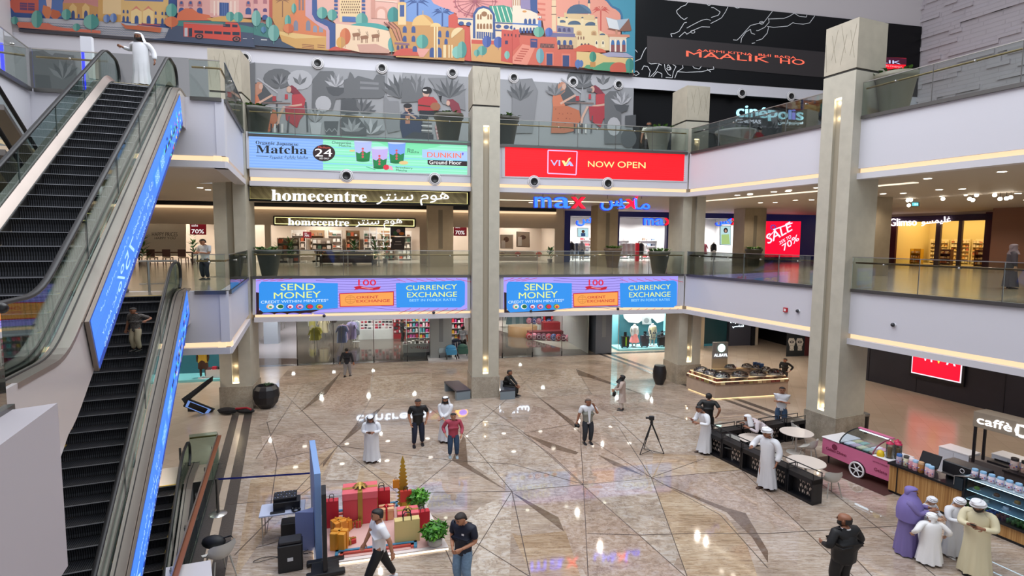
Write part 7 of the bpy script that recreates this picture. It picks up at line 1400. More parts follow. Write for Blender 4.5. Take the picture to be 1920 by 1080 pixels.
def bush(label, px_, py_, r, h):
    p = gp(px_, py_); t = thing('potted_bush', label, 'plant', p, 0, None, (1.25, 1.25, 1)); mb = MB(); mb.lathe([(r*.5, 0), (r*.6, .18), (r*.55, .18)], M('#b9b3aa', .5), n=16); mb.build('pot', t, True)
    mb = MB(); rq = random.Random(px_); G = [M('#3f7f1f', .5), M('#5fa32c', .5), M('#2f6618', .5)]
    for k in range(420):
        u = Vector((rq.gauss(0, 1), rq.gauss(0, 1), rq.gauss(0, 1))).normalized()*r*rq.uniform(.55, 1.0); c = Vector((u.x, u.y, h+u.z*.75)); L = rq.uniform(.05, .09); a = Vector((rq.uniform(-1, 1), rq.uniform(-1, 1), rq.uniform(-.3, 1))).normalized()*L; s_ = a.cross(u).normalized()*L*.4
        mb.add([c-a, c+s_, c+a, c-s_], [(0, 1, 2, 3)], G[k % 3])
    meta(mb.build('leaves', t, True), kind='stuff'); return t
bush('round green potted bush behind the red bags of the gift display', 783, 956, .27, .36); bush('round green potted bush at the front right corner of the gift display', 815, 1019, .27, .34)
RBL, RRD = M('#3f7fa0', .4), M('#b84a3f', .4)
def stepbar(label, pts, m, h=.045):
    mb = MB(); P_ = [gp(*a) for a in pts]
    for a, b in zip(P_, P_[1:]): dv = (b-a).normalized(); nn = Vector((dv.y, -dv.x, 0))*.035; mb.prism([a-nn-dv*.035, b-nn+dv*.035, b+nn+dv*.035, a+nn-dv*.035], (0, 0, h), m)
    single('floor_band', mb, label, 'decoration')
stepbar('blue angular band along the front of the gift display', [(631, 1043), (632, 1036), (779, 1018), (779, 1026)], RBL); stepbar('red angular band along the front of the gift display', [(640, 1043), (641, 1040), (773, 1023), (773, 1026)], RRD)
stepbar('blue angular band at the back of the gift display', [(630, 960), (744, 943), (744, 948)], RBL); stepbar('red angular band at the back of the gift display', [(630, 966), (737, 947), (737, 951)], RRD)
# blue board, seen edge-on
n0 = onz(593, 1056); nR = onz(605, 1054); zt_ = 2.12; f0 = onz(580, 826, zt_); f0.z = 0
t = thing('exhibition_board', 'tall pale blue board along the left side of the gift display', 'board', n0); dv = (f0-n0); wv = Vector((nR.x-n0.x, nR.y-n0.y, 0)); mb = MB(); mb.prism([n0, nR, nR+dv, n0+dv], (0, 0, zt_), M('#7f9fcf', .45)); mb.build('panel', t)
e = n0+dv*.25; mb = MB(); out = -wv.normalized(); mb.prism([e+out*.01, e+dv*.12+out*.01, e+dv*.06+out*.42, ], (0, 0, .95), M('#7a84ad', .5)); mb.build('brace', t)
t = thing('screen_stand', 'slim black portrait screen on a wheeled stand, seen edge-on', 'screen', onz(610, 1068), GA+.075)
mb = MB(); mb.bbox(-.05, .05, -.3, .2, .12, 1.9, .01, BF); mb.build('screen', t, True); mb = MB(); mb.bbox(-.4, .42, -.35, -.2, .03, .12, .02, BF); mb.bbox(-.4, .42, .15, .3, .03, .12, .02, BF); mb.bbox(-.3, .3, -.33, .3, .05, .11, .02, BF); mb.build('base', t, True)
for x in (-.36, .38):
    for y in (-.28, .22): mb = MB(); mb.T = Matrix.Translation((x, y, .03)); mb.torus((0, 0, 0), .02, .012, BF, 10, 6, 'y'); mb.T = None; mb.build('castor', t, True)
# DJ table and gear
dj = onz(540, 1003); t = thing('equipment_table', 'white topped folding table carrying audio mixers', 'table', dj, GA+.05)
mb = MB(); mb.bbox(-.62, .42, -.35, .3, .70, .74, .01, M('#b9bfd4', .4)); mb.build('tabletop', t, True)
for x, y in ((-.55, -.3), (.36, -.3), (-.55, .25), (.36, .25)): mb = MB(); mb.tube([(x, y, 0), (x, y, .7)], .015, STEEL, 6); mb.build('leg', t, True)
def gear(name, label, cat, x, y, z, w, d, h, tilt=0.0, knobs=0):
    loc = dj + Matrix.Rotation(GA+.05, 3, 'Z') @ Vector((x, y, 0)); t = thing(name, label, cat, (loc.x, loc.y, z), GA+.05); mb = MB(); mb.T = Matrix.Rotation(tilt, 4, 'X'); mb.bbox(-w/2, w/2, -d/2, d/2, 0, h, .012, M('#15151b', .35)); mb.T = None; mb.build('case', t, True)
    for k in range(knobs): mb = MB(); mb.T = Matrix.Rotation(tilt, 4, 'X'); mb.lathe([(.012, h), (.01, h+.018)], M(('#7f8fb8', '#c8c8d0', '#5a5a66')[k % 3], .4), c=(-w*.42+w*.84*(k % 8)/7, -d*.35+d*.7*(k//8)/2, 0), n=6); mb.build('knob', t, True)
    return t
gear('audio_rack', 'black audio rack unit under the mixer on the white table', 'audio equipment', .0, .0, .74, .62, .36, .2); gear('audio_mixer', 'black audio mixer with many knobs on top of the rack', 'audio equipment', -.04, .06, .945, .54, .34, .1, .12, 24)
gear('keyboard', 'slim black keyboard at the front of the white table', 'keyboard', -.2, -.27, .74, .34, .1, .03)
mb = MB(); p = dj+Vector((.3, -.2, .76)); mb.torus(tuple(p), .08, .02, BF, 16, 6); mb.sphere(tuple(p+Vector((.08, 0, .02))), .04, BF, 8, 6); mb.sphere(tuple(p+Vector((-.08, 0, .02))), .04, BF, 8, 6); single('headphones', mb, 'black headphones lying at the right end of the white table', 'headphones')
t = thing('loudspeaker', 'black loudspeaker box on the floor in front of the white table', 'speaker', onz(545, 1073), GA+.08); mb = MB(); mb.bbox(-.26, .26, 0, .38, 0, .62, .02, BF); mb.build('cabinet', t, True); mb = MB(); mb.box(-.06, .06, -.004, 0, .26, .34, M('#c8c8cc', .4)); mb.build('badge', t, True); mb = MB(); mb.bbox(-.24, .24, .04, .34, .625, .70, .02, M('#1f1f26', .4)); mb.build('handle_plate', t, True)
t = thing('equipment_case', 'black equipment case under the white table', 'case', dj+Vector((.12, -.05, 0)), GA+.05); mb = MB(); mb.bbox(-.24, .24, -.18, .18, 0, .42, .02, BF); mb.build('body', t, True)
mb = MB()
for j, sd in enumerate((1, 2, 3)): rq = random.Random(sd); c0 = onz(500+j*45, 1050-j*8); mb.tube([c0+Vector((.28*math.cos(a*.7+j), .13*math.sin(a*.9+j*2), .012+.01*(a % 2))) for a in range(10)], .007, BF, 5)
mb.tube([onz(480, 1027), onz(500, 1022), onz(525, 1014), onz(545, 1005)], .008, BF, 5); mb.v = [(x, y, max(z, .008)) for x, y, z in mb.v]; single('cable', mb, 'tangled black cables on the floor around the loudspeaker', 'cable')
# stanchion with blue belt
sp = onz(409, 964); t = thing('stanchion', 'chrome stanchion post with a round chrome base and blue belt', 'stanchion', sp, 0, None, (1.2, 1.2, 1)); mb = MB(); mb.lathe([(.19, 0), (.18, .015), (.06, .045), (.03, .05)], STEEL, n=28); mb.build('base', t, True); mb = MB(); mb.lathe([(.032, .05), (.032, .93), (.04, .94), (.04, .99)], DSTEEL, n=14); mb.build('post', t, True)
e0 = sp+Vector((0, 0, .95)); e1 = onz(581, 889, .97); mb = MB(); mb.prism([e0, e1, e1+Vector((0, .004, 0)), e0+Vector((0, .004, 0))], (0, 0, .05), M('#1f2a7a', .5)); mb.build('belt', t)
# shell chair with black bag, white box
t = thing('shell_chair', 'pale shell chair in the lower left carrying a black bag', 'chair', onz(412, 1082), -2.2, None, (1.25, 1.25, 1.1)); pr = [o for o in COL.objects if o.name == 'cafe_chair'][0]
for o in CHILD[pr.name]: c = o.copy(); COL.objects.link(c); c.parent = t
hb = onz(402, 1068); mb = MB(); p = hb+Vector((0, 0.02, .52)); mb.sphere((p.x, p.y, p.z+.12), .2, BLK, 14, 8, (1.35, .8, .75)); mb.tube([(p.x+.12, p.y, p.z+.18), (p.x+.36, p.y+.06, p.z+.24), (p.x+.45, p.y+.02, p.z+.18), (p.x+.2, p.y-.05, p.z+.06)], .018, BLK, 6); single('handbag', mb, 'black bag with a loop strap lying on the pale shell chair', 'bag')
t = thing('white_counter', 'white box counter at the bottom edge left of the loudspeaker', 'counter', onz(355, 1062, .75)*1.0); p4 = [onz(311, 1064, .75), onz(395, 1050, .75), onz(400, 1100, .75), onz(308, 1116, .75)]; t.location.z = 0; WM[t.name] = Matrix.Translation(t.location)
mb = MB(); mb.prism([Vector((p.x, p.y, 0)) for p in p4], (0, 0, .72), M('#a9a3a5', .5)); mb.build('body', t); mb = MB(); mb.prism([Vector((p.x, p.y, .72)) for p in p4], (0, 0, .03), M('#c9c4c4', .4)); mb.build('top', t)
# camera tripod
p = onz(1220, 851); t = thing('tripod', 'black camera tripod with a video camera standing alone on the floor', 'tripod', p, 0, None, (1.15, 1.15, 1)); ap = Vector((0, 0, 1.12))
ft = [Vector((-.36, -.12, .02)), Vector((.4, -.02, .02)), Vector((-.12, .38, .02))]
for f in ft: mb = MB(); mb.tube([ap, f.lerp(ap, .45)], .024, BF, 8); mb.tube([f.lerp(ap, .5), f], .014, BF, 8); mb.build('leg', t, True); mb = MB(); mb.tube([f*.98, Vector((0, .05, .1))], .01, BF, 6); mb.build('spreader', t, True)
mb = MB(); mb.lathe([(.05, 1.1), (.04, 1.2), (.045, 1.22)], BF, n=12); mb.build('head', t, True); mb = MB(); mb.bbox(-.08, .07, -.05, .05, 1.22, 1.36, .015, BF); mb.T = Matrix.Translation((-.08, 0, 1.3)) @ Matrix.Rotation(-math.pi/2, 4, 'Y'); mb.lathe([(.035, 0), (.04, .09), (.03, .1)], BF, n=12); mb.T = None; mb.build('camera', t, True)
# benches, sculptural planter, directory, bag on the floor
def bench(label, pts):
    P_ = [onz(x, y, .46) for x, y in pts]; t = thing('bench', label, 'bench', Vector((sum(p.x for p in P_)/4, sum(p.y for p in P_)/4, 0))); G = M('#3a3d47', .35); mb = MB(); mb.prism([Vector((p.x, p.y, .38)) for p in P_], (0, 0, .08), G); mb.build('seat', t)
    for i, j in ((0, 1), (2, 3)): a, b = P_[i], P_[j]; o_ = (P_[(j+1) % 4]-b)*.12; mb = MB(); mb.prism([Vector((v.x, v.y, 0)) for v in (a, b, b+o_, a+o_)], (0, 0, .38), M('#7a8790', .35)); mb.build('end_panel', t)
bench('dark grey bench left of the middle column', [(833, 715), (860, 713), (882, 730), (856, 733)]); bench('dark grey bench right of the middle column with a seated man', [(938, 713), (960, 713), (966, 730), (938, 732)])
p = onz(500, 764); t = thing('sculptural_planter', 'black faceted round planter at the foot of the left column', 'planter', p, 0, None, (1.35, 1.35, 1)); mb = MB(); mb.lathe([(.2, 0), (.36, .25), (.42, .55), (.38, .85), (.3, 1.0), (.26, 1.0), (.24, .9)], M('#1a181c', .4), n=11, smooth=False); mb.build('pot', t, True)
mb = MB(); 
for k in range(9): a = k*.7; mb.add([(0, 0, .95), (.12*math.cos(a+.2), .12*math.sin(a+.2), 1.06), (.24*math.cos(a), .24*math.sin(a), 1.08), (.12*math.cos(a-.2), .12*math.sin(a-.2), 1.04)], [(0, 1, 2, 3)], M('#2f4a28', .5))
mb.build('leaves', t, True)
t = thing('directory_screen', 'dark folding digital directory with two tilted screens behind the escalator', 'screen', onz(350, 772))
for k, (px_, m_) in enumerate(((((340, 748), (397, 706), (396, 716), (346, 757)), None), (((350, 748), (401, 768), (390, 781), (343, 762)), '#6f8fd0'))):
    Pp = [(lambda d: d*((23.2 - (i in (0, 3))*.8)/d.y))(ray(*a))+Vector((0, 0, CAM_H)) for i, a in enumerate(px_)]; mb = MB(); mb.prism(Pp, (.0, .12, .0), BF); mb.build('screen_housing', t)
    if m_: mb = MB(); c = sum(Pp, Vector())/4; mb.poly([c+(p-c)*.85-Vector((0, .01, 0))*1.0 for p in Pp], em(m_, .9)); mb.build('display', t)
mb = MB(); v = onz(352, 772); mb.prism([v, v+Vector((.3, 0, 0)), v+Vector((.3, .3, 0)), v+Vector((0, .3, 0))], (0, 0, .35), BF); mb.build('base', t)
mb = MB(); c0 = onz(440, 777); mb.sphere((c0.x-.3, c0.y, .16), .22, M('#121014', .8), 12, 8, (1.9, .9, .65), .08); mb.sphere((c0.x+.45, c0.y+.05, .14), .16, M('#121014', .8), 12, 8, (2.4, .9, .7), .05); mb.tube([(c0.x+.05, c0.y, .24), (c0.x+.5, c0.y+.05, .27), (c0.x+.72, c0.y, .2)], .05, M('#8f1424', .6), 8); single('duffel_bag', mb, 'black and red bundle lying on the floor beside the left column', 'bag')
mb = MB(); p = FA.p(9.35, .35, 0); mb.lathe([(.2, 0), (.34, .35), (.36, .7), (.28, 1.0)], M('#1a181c', .4), c=tuple(p), n=12); single('sculptural_planter', mb, 'black round planter half hidden behind the right rear column', 'planter')
# ================================================================== SHOPS
def room(F, s0, s1, w0, w1, z0, z1, wall, floor_m=None, power=120, n=2, ceil='#d9d5d0'):
    mb = MB(); wm = M(wall, .6)
    mb.fbox(F, s0, s1, w1, w1+.1, z0, z1, wm); mb.fbox(F, s0-.08, s0, w0, w1, z0, z1, wm); mb.fbox(F, s1, s1+.08, w0, w1, z0, z1, wm); mb.fbox(F, s0, s1, w0+.1, w1, z1-.08, z1-.03, M(ceil, .6))
    struct('wall_shop', mb)
    if floor_m: f = MB(); q(F, s0, s1, w0, w1, z0+.006, floor_m, f); struct('floor', f)
    for k in range(n):
        for w in (.3, .75): spot('shop_lamp', F.p(s0+(s1-s0)*(k+.5)/n, w0+(w1-w0)*w, z1-.12), power*2.1, W2, 160, .12)
RF = random.Random(11)
def pal(k): return {'home': ['#c9b8a8', '#8a6a50', '#e2dcd4', '#6a5a50', '#b0522f', '#3f5a48', '#d9d2c8'], 'toy': ['#d8557a', '#e8a0b8', '#d83a4a', '#58a8b8', '#e8e0e4', '#f0c040', '#c04a9a'], 'cloth': ['#d8d4d0', '#3a3d4a', '#c9a0a8', '#7a8ab0', '#e6e2dc', '#8a7a70', '#b8404a'],
    'perf': ['#c8304a', '#e8e0e4', '#6a4a5a', '#d8b0b8', '#2a2a34'], 'bag': ['#c8405a', '#7a3a5a', '#e890a8', '#4a5aa0', '#b82a3a'], 'cos': ['#e8d8c0', '#d8a05a', '#f0e8d0', '#b86a4a', '#e2c890']}[k]
def goods(F, name, label, group, s0, s1, w, z, n, kind, hmin=.12, hmax=.3, d=.18, shape='box'):
    for k in range(n):
        a = s0+(s1-s0)*k/n; wd = (s1-s0)/n*RF.uniform(.55, .85); h = RF.uniform(hmin, hmax); mb = MB(); c = M(RF.choice(pal(kind)), .5)
        if shape == 'box': mb.fbox(F, a, a+wd, w, w+d, z, z+h, c)
        else: p = F.p(a+wd/2, w+d/2, z); mb.lathe([(wd*.3, 0), (wd*.45, h*.4), (wd*.3, h*.8), (wd*.2, h)], c, c=tuple(p), n=8)
        single(name, mb, label, name.split('_')[-1], group)
def shelf(F, s0, s1, w, z0, h, levels, col, label, gname, glabel, ggroup, kind, per=6, hm=(.12, .28), d=.4, shape='box'):
    t = thing('shelf_unit', label, 'shelf', F.p((s0+s1)/2, w, z0)); m = M(col, .5); mb = MB(); mb.fbox(F, s0, s1, w+d-.03, w+d, z0, z0+h, m); mb.build('back_panel', t)
    for a in (s0, s1-.04): mb = MB(); mb.fbox(F, a, a+.04, w, w+d, z0, z0+h, m); mb.build('side_panel', t)
    for k in range(levels): z = z0+.1+(h-.1)*k/levels; mb = MB(); mb.fbox(F, s0, s1, w, w+d-.03, z, z+.03, m); mb.build('shelf', t); goods(F, gname, glabel, ggroup, s0+.06, s1-.06, w+.04, z+.03, per, kind, *hm, d=d-.12, shape=shape)
def garment(F, s, w, z, c, long=.9, name='garment', label='garment hanging on a rack', group='garments on racks', wide=.6):
    mb = MB(); p = F.p(s, w, z); m = M(c, .8); rg = []
    for zz, a, b in ((-.0, .06, .03), (-.05, wide*.45, .05), (-.3, wide*.42, .07), (-long, wide*.55, .1)): rg.append([tuple(p + F.d*(a*math.cos(u)) + F.n*(b*math.sin(u)) + Vector((0, 0, zz))) for u in [2*math.pi*k/8 for k in range(8)]])
    mb.loft(rg, m, True)
    for sg in (-1, 1): mb.tube([p+F.d*(sg*wide*.4)+Vector((0, 0, -.07)), p+F.d*(sg*wide*.62)+Vector((0, 0, -.4))], [.05, .045], m, 6)
    return single(name, mb, label, 'garment', group)
def rack(F, s, w, z, L, n, cols, label, long=.9, h=1.45, axis='s'):
    t = thing('clothes_rack', label, 'rack', F.p(s, w, z)); dd = F.d if axis == 's' else F.n
    a, b = F.p(s, w, z)-dd*L/2, F.p(s, w, z)+dd*L/2; mb = MB(); mb.tube([a+Vector((0, 0, h+.04)), b+Vector((0, 0, h+.04))], .015, STEEL, 6); mb.build('rail', t)
    for e in (a, b): mb = MB(); mb.tube([e, e+Vector((0, 0, h+.04))], .015, STEEL, 6); mb.tube([e-F.n*.2+Vector((0, 0, .02)), e+F.n*.2+Vector((0, 0, .02))], .015, STEEL, 6); mb.build('upright', t)
    for k in range(n): p = a.lerp(b, (k+.5)/n); ss, ww = F.sw(p); garment(F, ss, ww, z+h, cols[k % len(cols)], long)
def mannequin(F, s, w, z, label, top, bottom, skirt=False, rz=None, body='#d9d4ce'):
    t = thing('mannequin', label, 'mannequin', F.p(s, w, z), F.rz() if rz is None else rz, None, (1.25, 1.25, 1)); b = M(body, .4)
    vs, fs = skin_mesh([Vector(v) for v in ((0, 0, .92), (0, 0, 1.15), (0, 0, 1.36), (0, 0, 1.5), (0, 0, 1.62), (-.17, 0, 1.4), (-.22, 0, 1.1), (-.2, -.05, .85), (.17, 0, 1.4), (.22, 0, 1.1), (.2, -.05, .85), (-.09, 0, .88), (-.1, 0, .45), (-.1, 0, .06), (.09, 0, .88), (.1, 0, .45), (.1, 0, .06))],
        [(0, 1), (1, 2), (2, 3), (3, 4), (2, 5), (5, 6), (6, 7), (2, 8), (8, 9), (9, 10), (0, 11), (11, 12), (12, 13), (0, 14), (14, 15), (15, 16)], [.12, .11, .13, .05, .1, .06, .045, .03, .06, .045, .03, .085, .06, .045, .085, .06, .045]); mb = MB(); mb.add(vs, fs, b, True); mb.build('body', t, True)
    mb = MB(); mb.lathe([(.2, .82), (.19, 1.0), (.17, 1.15), (.21, 1.35), (.12, 1.47)], M(top, .8), n=14, ey=.7); mb.build('top', t, True)
    mb = MB(); mb.lathe([(.3 if skirt else .2, .35 if skirt else .5), (.2, .7), (.17, .95)], M(bottom, .8), n=14, ey=.8); mb.build('skirt' if skirt else 'shorts', t, True); mb = MB(); mb.lathe([(.22, 0), (.2, .015)], WHT, n=18); mb.build('base', t, True)
def pict(F, w, pts, m, name, label, cat, extra=None, thick=.05, frame='#3a3532'):
    t = thing(name, label, cat, F.P(*pts[3], w)); mb = MB(); mb.prism([F.P(x+dx, y+dy, w) for (x, y), (dx, dy) in zip(pts, ((-.8, -.8), (.8, -.8), (.8, .8), (-.8, .8)))], tuple(-F.n*thick), M(frame, .5)); mb.build('frame', t)
    d = Draw(F, w, off=thick+.005); d.poly(pts, m)
    if extra: extra(d)
    d.mb.build('picture', t); return t
# ---------------- first floor, homecentre
CR = '#cdbfae'; sA = lambda x, w: FA.px(x, 460, w)[0]
WH = 13.0; x0, x1, x2, x3 = sA(270, WH), sA(508, WH), sA(787, WH), sA(942, WH); zh = FA.px(650, 425, WH)[1]
mb = MB(); wc = M(CR, .6)
mb.fbox(FA, x0-2, sA(1055, WH), WH, WH+.2, zh+.05, C2, wc); mb.fbox(FA, sA(497, WH), x1, WH, WH+.2, Z1, zh+.05, wc); mb.fbox(FA, x2, sA(840, WH), WH, WH+.2, Z1, zh+.05, wc); mb.fbox(FA, sA(1040, WH), sA(1056, WH), WH, WH+.2, Z1, zh+.05, wc)
mb.fbox(FA, x0-2, sA(1040, WH), WH-.3, WH-.02, C2-.42, C2-.28, STRIP); mb.fbox(FA, x0-2, sA(1040, WH), WH-.3, WH, C2-.25, C2-.02, BLACK)
struct('wall_shop', mb)
FLH = M('#b7aca0', .15)
room(FA, x0-2.5, sA(1050, WH)+.3, WH+.2, WH+6.5, Z1, C2-.1, '#cbb9a6', FLH, 210, 6)
for k in range(7):
    a = x1+.3+k*(x2-x1-.4)/7; shelf(FA, a, a+(x2-x1)/7-.35, WH+5.6, Z1, 2.3, 5, ('#d9d0c6', '#8a6a4a')[k % 2], 'shelf unit on the back wall of the home furnishings shop, bay %s from left' % ('one', 'two', 'three', 'four', 'five', 'six', 'seven')[k], 'home_accessory', 'small home accessory on a shelf of the home furnishings shop', 'home accessories on the back shelves', 'home', 3)
def table4(F, s, w, z, L, D, H, top, leg, label, name='table', cat='table'):
    t = thing(name, label, cat, F.p(s, w, z)); mb = MB(); mb.fbox(F, s-L/2, s+L/2, w-D/2, w+D/2, z+H-.06, z+H, M(top, .4)); mb.build('tabletop', t)
    for a in (-1, 1):
        for b in (-1, 1): mb = MB(); mb.fbox(F, s+a*(L/2-.06)-.03, s+a*(L/2-.06)+.03, w+b*(D/2-.06)-.03, w+b*(D/2-.06)+.03, z, z+H-.06, M(leg, .5)); mb.build('leg', t)
def sofa(F, s, w, z, L, col, label):
    t = thing('sofa', label, 'sofa', F.p(s, w, z)); m = M(col, .8)
    for nm, a in (('seat', (s-L/2, s+L/2, w-.4, w+.4, z+.12, z+.42)), ('backrest', (s-L/2, s+L/2, w+.25, w+.45, z+.4, z+.82)), ('armrest', (s-L/2-.12, s-L/2, w-.4, w+.45, z+.12, z+.6)), ('armrest', (s+L/2, s+L/2+.12, w-.4, w+.45, z+.12, z+.6))): mb = MB(); mb.fbox(F, *a, m); mb.build(nm, t)
def plant(F, s, w, z, h, label):
    p = F.p(s, w, z); t = thing('potted_plant', label, 'plant', p); mb = MB(); mb.lathe([(.16, 0), (.2, .3), (.17, .3)], M('#8a8078', .5), n=12); mb.build('pot', t, True); mb = MB(); rq = random.Random(int(s*10))
    for k in range(60): a = rq.uniform(0, 6.3); L = rq.uniform(.25, .55); z1 = .3+rq.uniform(.0, h-.5); e = Vector((math.cos(a), math.sin(a), rq.uniform(.2, .9))); b_ = Vector((0, 0, z1)); sd = Vector((-math.sin(a), math.cos(a), 0))*.06; mb.add([b_, b_+e*L*.5+sd, b_+e*L, b_+e*L*.5-sd], [(0, 1, 2, 3)], M(('#2f5a2c', '#4a7a3a')[k % 2], .5))
    mb.build('leaves', t, True)
table4(FA, sA(650, 10), 10.0, Z1, 3.2, .9, .85, '#3a2a24', '#2a2220', 'long dark console table in the home furnishings entrance'); sofa(FA, sA(650, 11.5), 11.6, Z1, 3.0, '#4a3a38', 'dark sofa display in front of the home furnishings entrance')
t = thing('barrier_rail', 'low chrome barrier in front of the home furnishings entrance', 'barrier', FA.p(sA(650, 8.8), 8.8, Z1)); e0, e1 = FA.p(sA(592, 8.8), 8.8, Z1), FA.p(sA(710, 8.8), 8.8, Z1)
for f in (0, .5, 1): mb = MB(); b0 = e0.lerp(e1, f); mb.tube([b0, b0+Vector((0, 0, 1))], .03, STEEL, 8); mb.lathe([(.14, 0), (.05, .03)], STEEL, c=tuple(b0), n=12); mb.build('post', t)
mb = MB(); mb.tube([e0+Vector((0, 0, .95)), e1+Vector((0, 0, .95))], .02, STEEL, 6); mb.build('rail', t)
for px_, w, h, lb in ((543, 14, 1.7, 'left of the sofas'), (664, 12.6, 1.6, 'behind the console table'), (702, 12.2, 1.7, 'right of the console table'), (722, 13.6, 2.0, 'by the white window frame'), (525, 15, 1.5, 'at the left shop front')): plant(FA, sA(px_, w), w, Z1, h, 'leafy potted plant in the home furnishings shop, ' + lb)
for px_, w, c, lb in ((560, 15.5, '#c9bcb0', 'left'), (610, 17.4, '#d8d2ca', 'middle'), (690, 17, '#b8a898', 'right')): sofa(FA, sA(px_, w), w, Z1, 2.0, c, 'pale sofa inside the home furnishings shop, %s one' % lb)
for px_, w, lb in ((585, 15.8, 'red'), (520, 14.2, 'beige')): shelf(FA, sA(px_, w), sA(px_, w)+1.4, w, Z1, 1.7, 4, '#8a7a6a', 'free standing shelf with %s goods near the home furnishings entrance' % lb, 'home_accessory', 'small home accessory on a free standing shelf', 'home accessories on free shelves', 'home', 4)
t = thing('window_frame', 'white dummy window frame on the home furnishings back wall', 'decoration', FA.p(sA(700, 17), 17.5, Z1)); ws = sA(693, 17); mb = MB()
for k in range(4): mb.fbox(FA, ws+k*.5-.03, ws+k*.5+.03, 17.4, 17.46, Z1+1.1, Z1+2.6, WHT)
for k in range(4): mb.fbox(FA, ws, ws+1.5, 17.4, 17.46, Z1+1.1+k*.5-.03, Z1+1.1+k*.5+.03, WHT)
mb.build('lattice', t)
def sale(F, w, x0_, y0_, x1_, y1_, label): pict(F, w, [(x0_, y0_), (x1_, y0_+.6), (x1_, y1_+.6), (x0_, y1_)], M('#a8182c', .5, emit=.25), 'sale_poster', label, 'poster', lambda d: (d.text('sale', (x0_+2, y0_+(y1_-y0_)*.32), (x0_+(x1_-x0_)*.5, y0_+(y1_-y0_)*.33), (y1_-y0_)*.22, em('#ffffff', .9)), d.text('70%', (x0_+2, y1_-1.5), (x1_-3, y1_-1.3), (y1_-y0_)*.36, em('#ffffff', .9), bold=.04)), frame='#8a1424')
sale(FA, WH+.5, 357.5, 418, 386, 439, 'red sale 70% poster behind the guard on the first floor'); sale(FA, WH+.5, 851.5, 421, 874, 441, 'red sale 70% poster right of the left first floor pier'); sale(FA, WH+3.0, 569, 435, 583, 445, 'small red sale sign inside the home furnishings shop')
pict(FA, WH-.05, [(733, 427), (759, 428), (759, 442), (733, 441)], M('#3a3a44', .5), 'wall_picture', 'dark framed flower picture beside the home furnishings entrance', 'picture', lambda d: (d.ell(747, 433, 4, 3.4, M('#e0a8b0', .6)), d.ell(753, 438, 5, 3, M('#e08030', .6)), d.ell(741, 437, 4, 4, M('#3f6a4a', .6))))
pict(FA, WH-.05, [(736, 445), (759, 446), (757, 468), (733, 467)], M('#4a4248', .5), 'wall_picture', 'dark poster under the flower picture', 'picture', lambda d: (d.rect(741, 452, 752, 454, M('#c9c0c0', .5)), d.rect(739, 457, 753, 459, M('#9a9090', .5))))
d = Draw(FA, WH+1.2, off=.02); t = thing('wall_lettering', 'black lettering HAPPY PRICES HAPPY YOU on the cream shop wall behind the escalator', 'lettering', FA.P(310, 445, WH+1.2)); d.rect(262, 405, 349, 480, M('#d8cfbf', .6)); d.text('HAPPY PRICES', (285, 443), (333, 443), 7.5, M('#1a1614', .5)); d.text('HAPPY YOU', (290, 448.5), (329, 448.5), 4, M('#1a1614', .5), bold=.02); d.mb.build('lettering', t)
table4(FA, sA(310, 12), 12.0, Z1, 3.4, 1.0, .78, '#5a3a2a', '#3a2620', 'set dining table in the shop window behind the escalator')
for k in range(4): s = sA(310, 12)-1.3+k*.85; t = thing('dining_chair', 'dark dining chair at the table behind the escalator', 'chair', FA.p(s, 11.2, Z1), 0, 'dining chairs in the shop window'); mb = MB(); mb.fbox(FA, s-.22, s+.22, 11.0, 11.45, Z1+.42, Z1+.48, M('#b09a80', .7)); mb.build('seat', t); mb = MB(); mb.fbox(FA, s-.22, s+.22, 10.98, 11.02, Z1+.5, Z1+.95, M('#4a2a20', .6)); mb.build('backrest', t); mb = MB(); [mb.fbox(FA, s+a-.02, s+a+.02, b-.02, b+.02, Z1, Z1+.42, M('#4a2a20', .6)) for a in (-.2, .2) for b in (11.02, 11.42)]; mb.build('legs', t)
plant(FA, sA(268, 10.2), 10.2, Z1, 1.9, 'leafy plant at the left end of the dining display'); plant(FA, sA(362, 14), 14, Z1, 2.0, 'large plant behind the first floor guard')
pict(FA, WH+2.2, [(939, 441), (961, 441), (961, 466), (939, 465)], M('#c9b8a4', .6), 'wall_picture', 'abstract beige picture, left one in the living room window', 'picture', lambda d: (d.ell(949, 449, 5, 5, M('#6a4a3a', .6)), d.rect(940, 451, 947, 465, M('#e8e2da', .6))))
pict(FA, WH+2.2, [(969, 435), (992, 436), (992, 463), (969, 462)], M('#a89684', .6), 'wall_picture', 'abstract beige picture, right one in the living room window', 'picture', lambda d: (d.ell(980, 445, 6, 4, M('#5a4034', .6)), d.rect(971, 444, 978, 461, M('#e8e2da', .6))))
sofa(FA, sA(965, 14), 14.6, Z1, 3.4, '#c9b8a4', 'beige sofa with cushions in the living room shop window'); plant(FA, sA(1032, 13.6), 13.7, Z1, 1.2, 'small plant right of the beige window sofa')
for k, (px_, c) in enumerate(((942, '#8a6a4a'), (972, '#a84a2f'), (1012, '#c0563a'))): mb = MB(); p = FA.p(sA(px_, 14.2), 14.4, Z1+.62); mb.sphere(tuple(p), .2, M(c, .8), 10, 6, (1.2, .5, .9)); single('cushion', mb, ('brown', 'rust', 'terracotta')[k] + ' cushion on the beige window sofa', 'cushion')
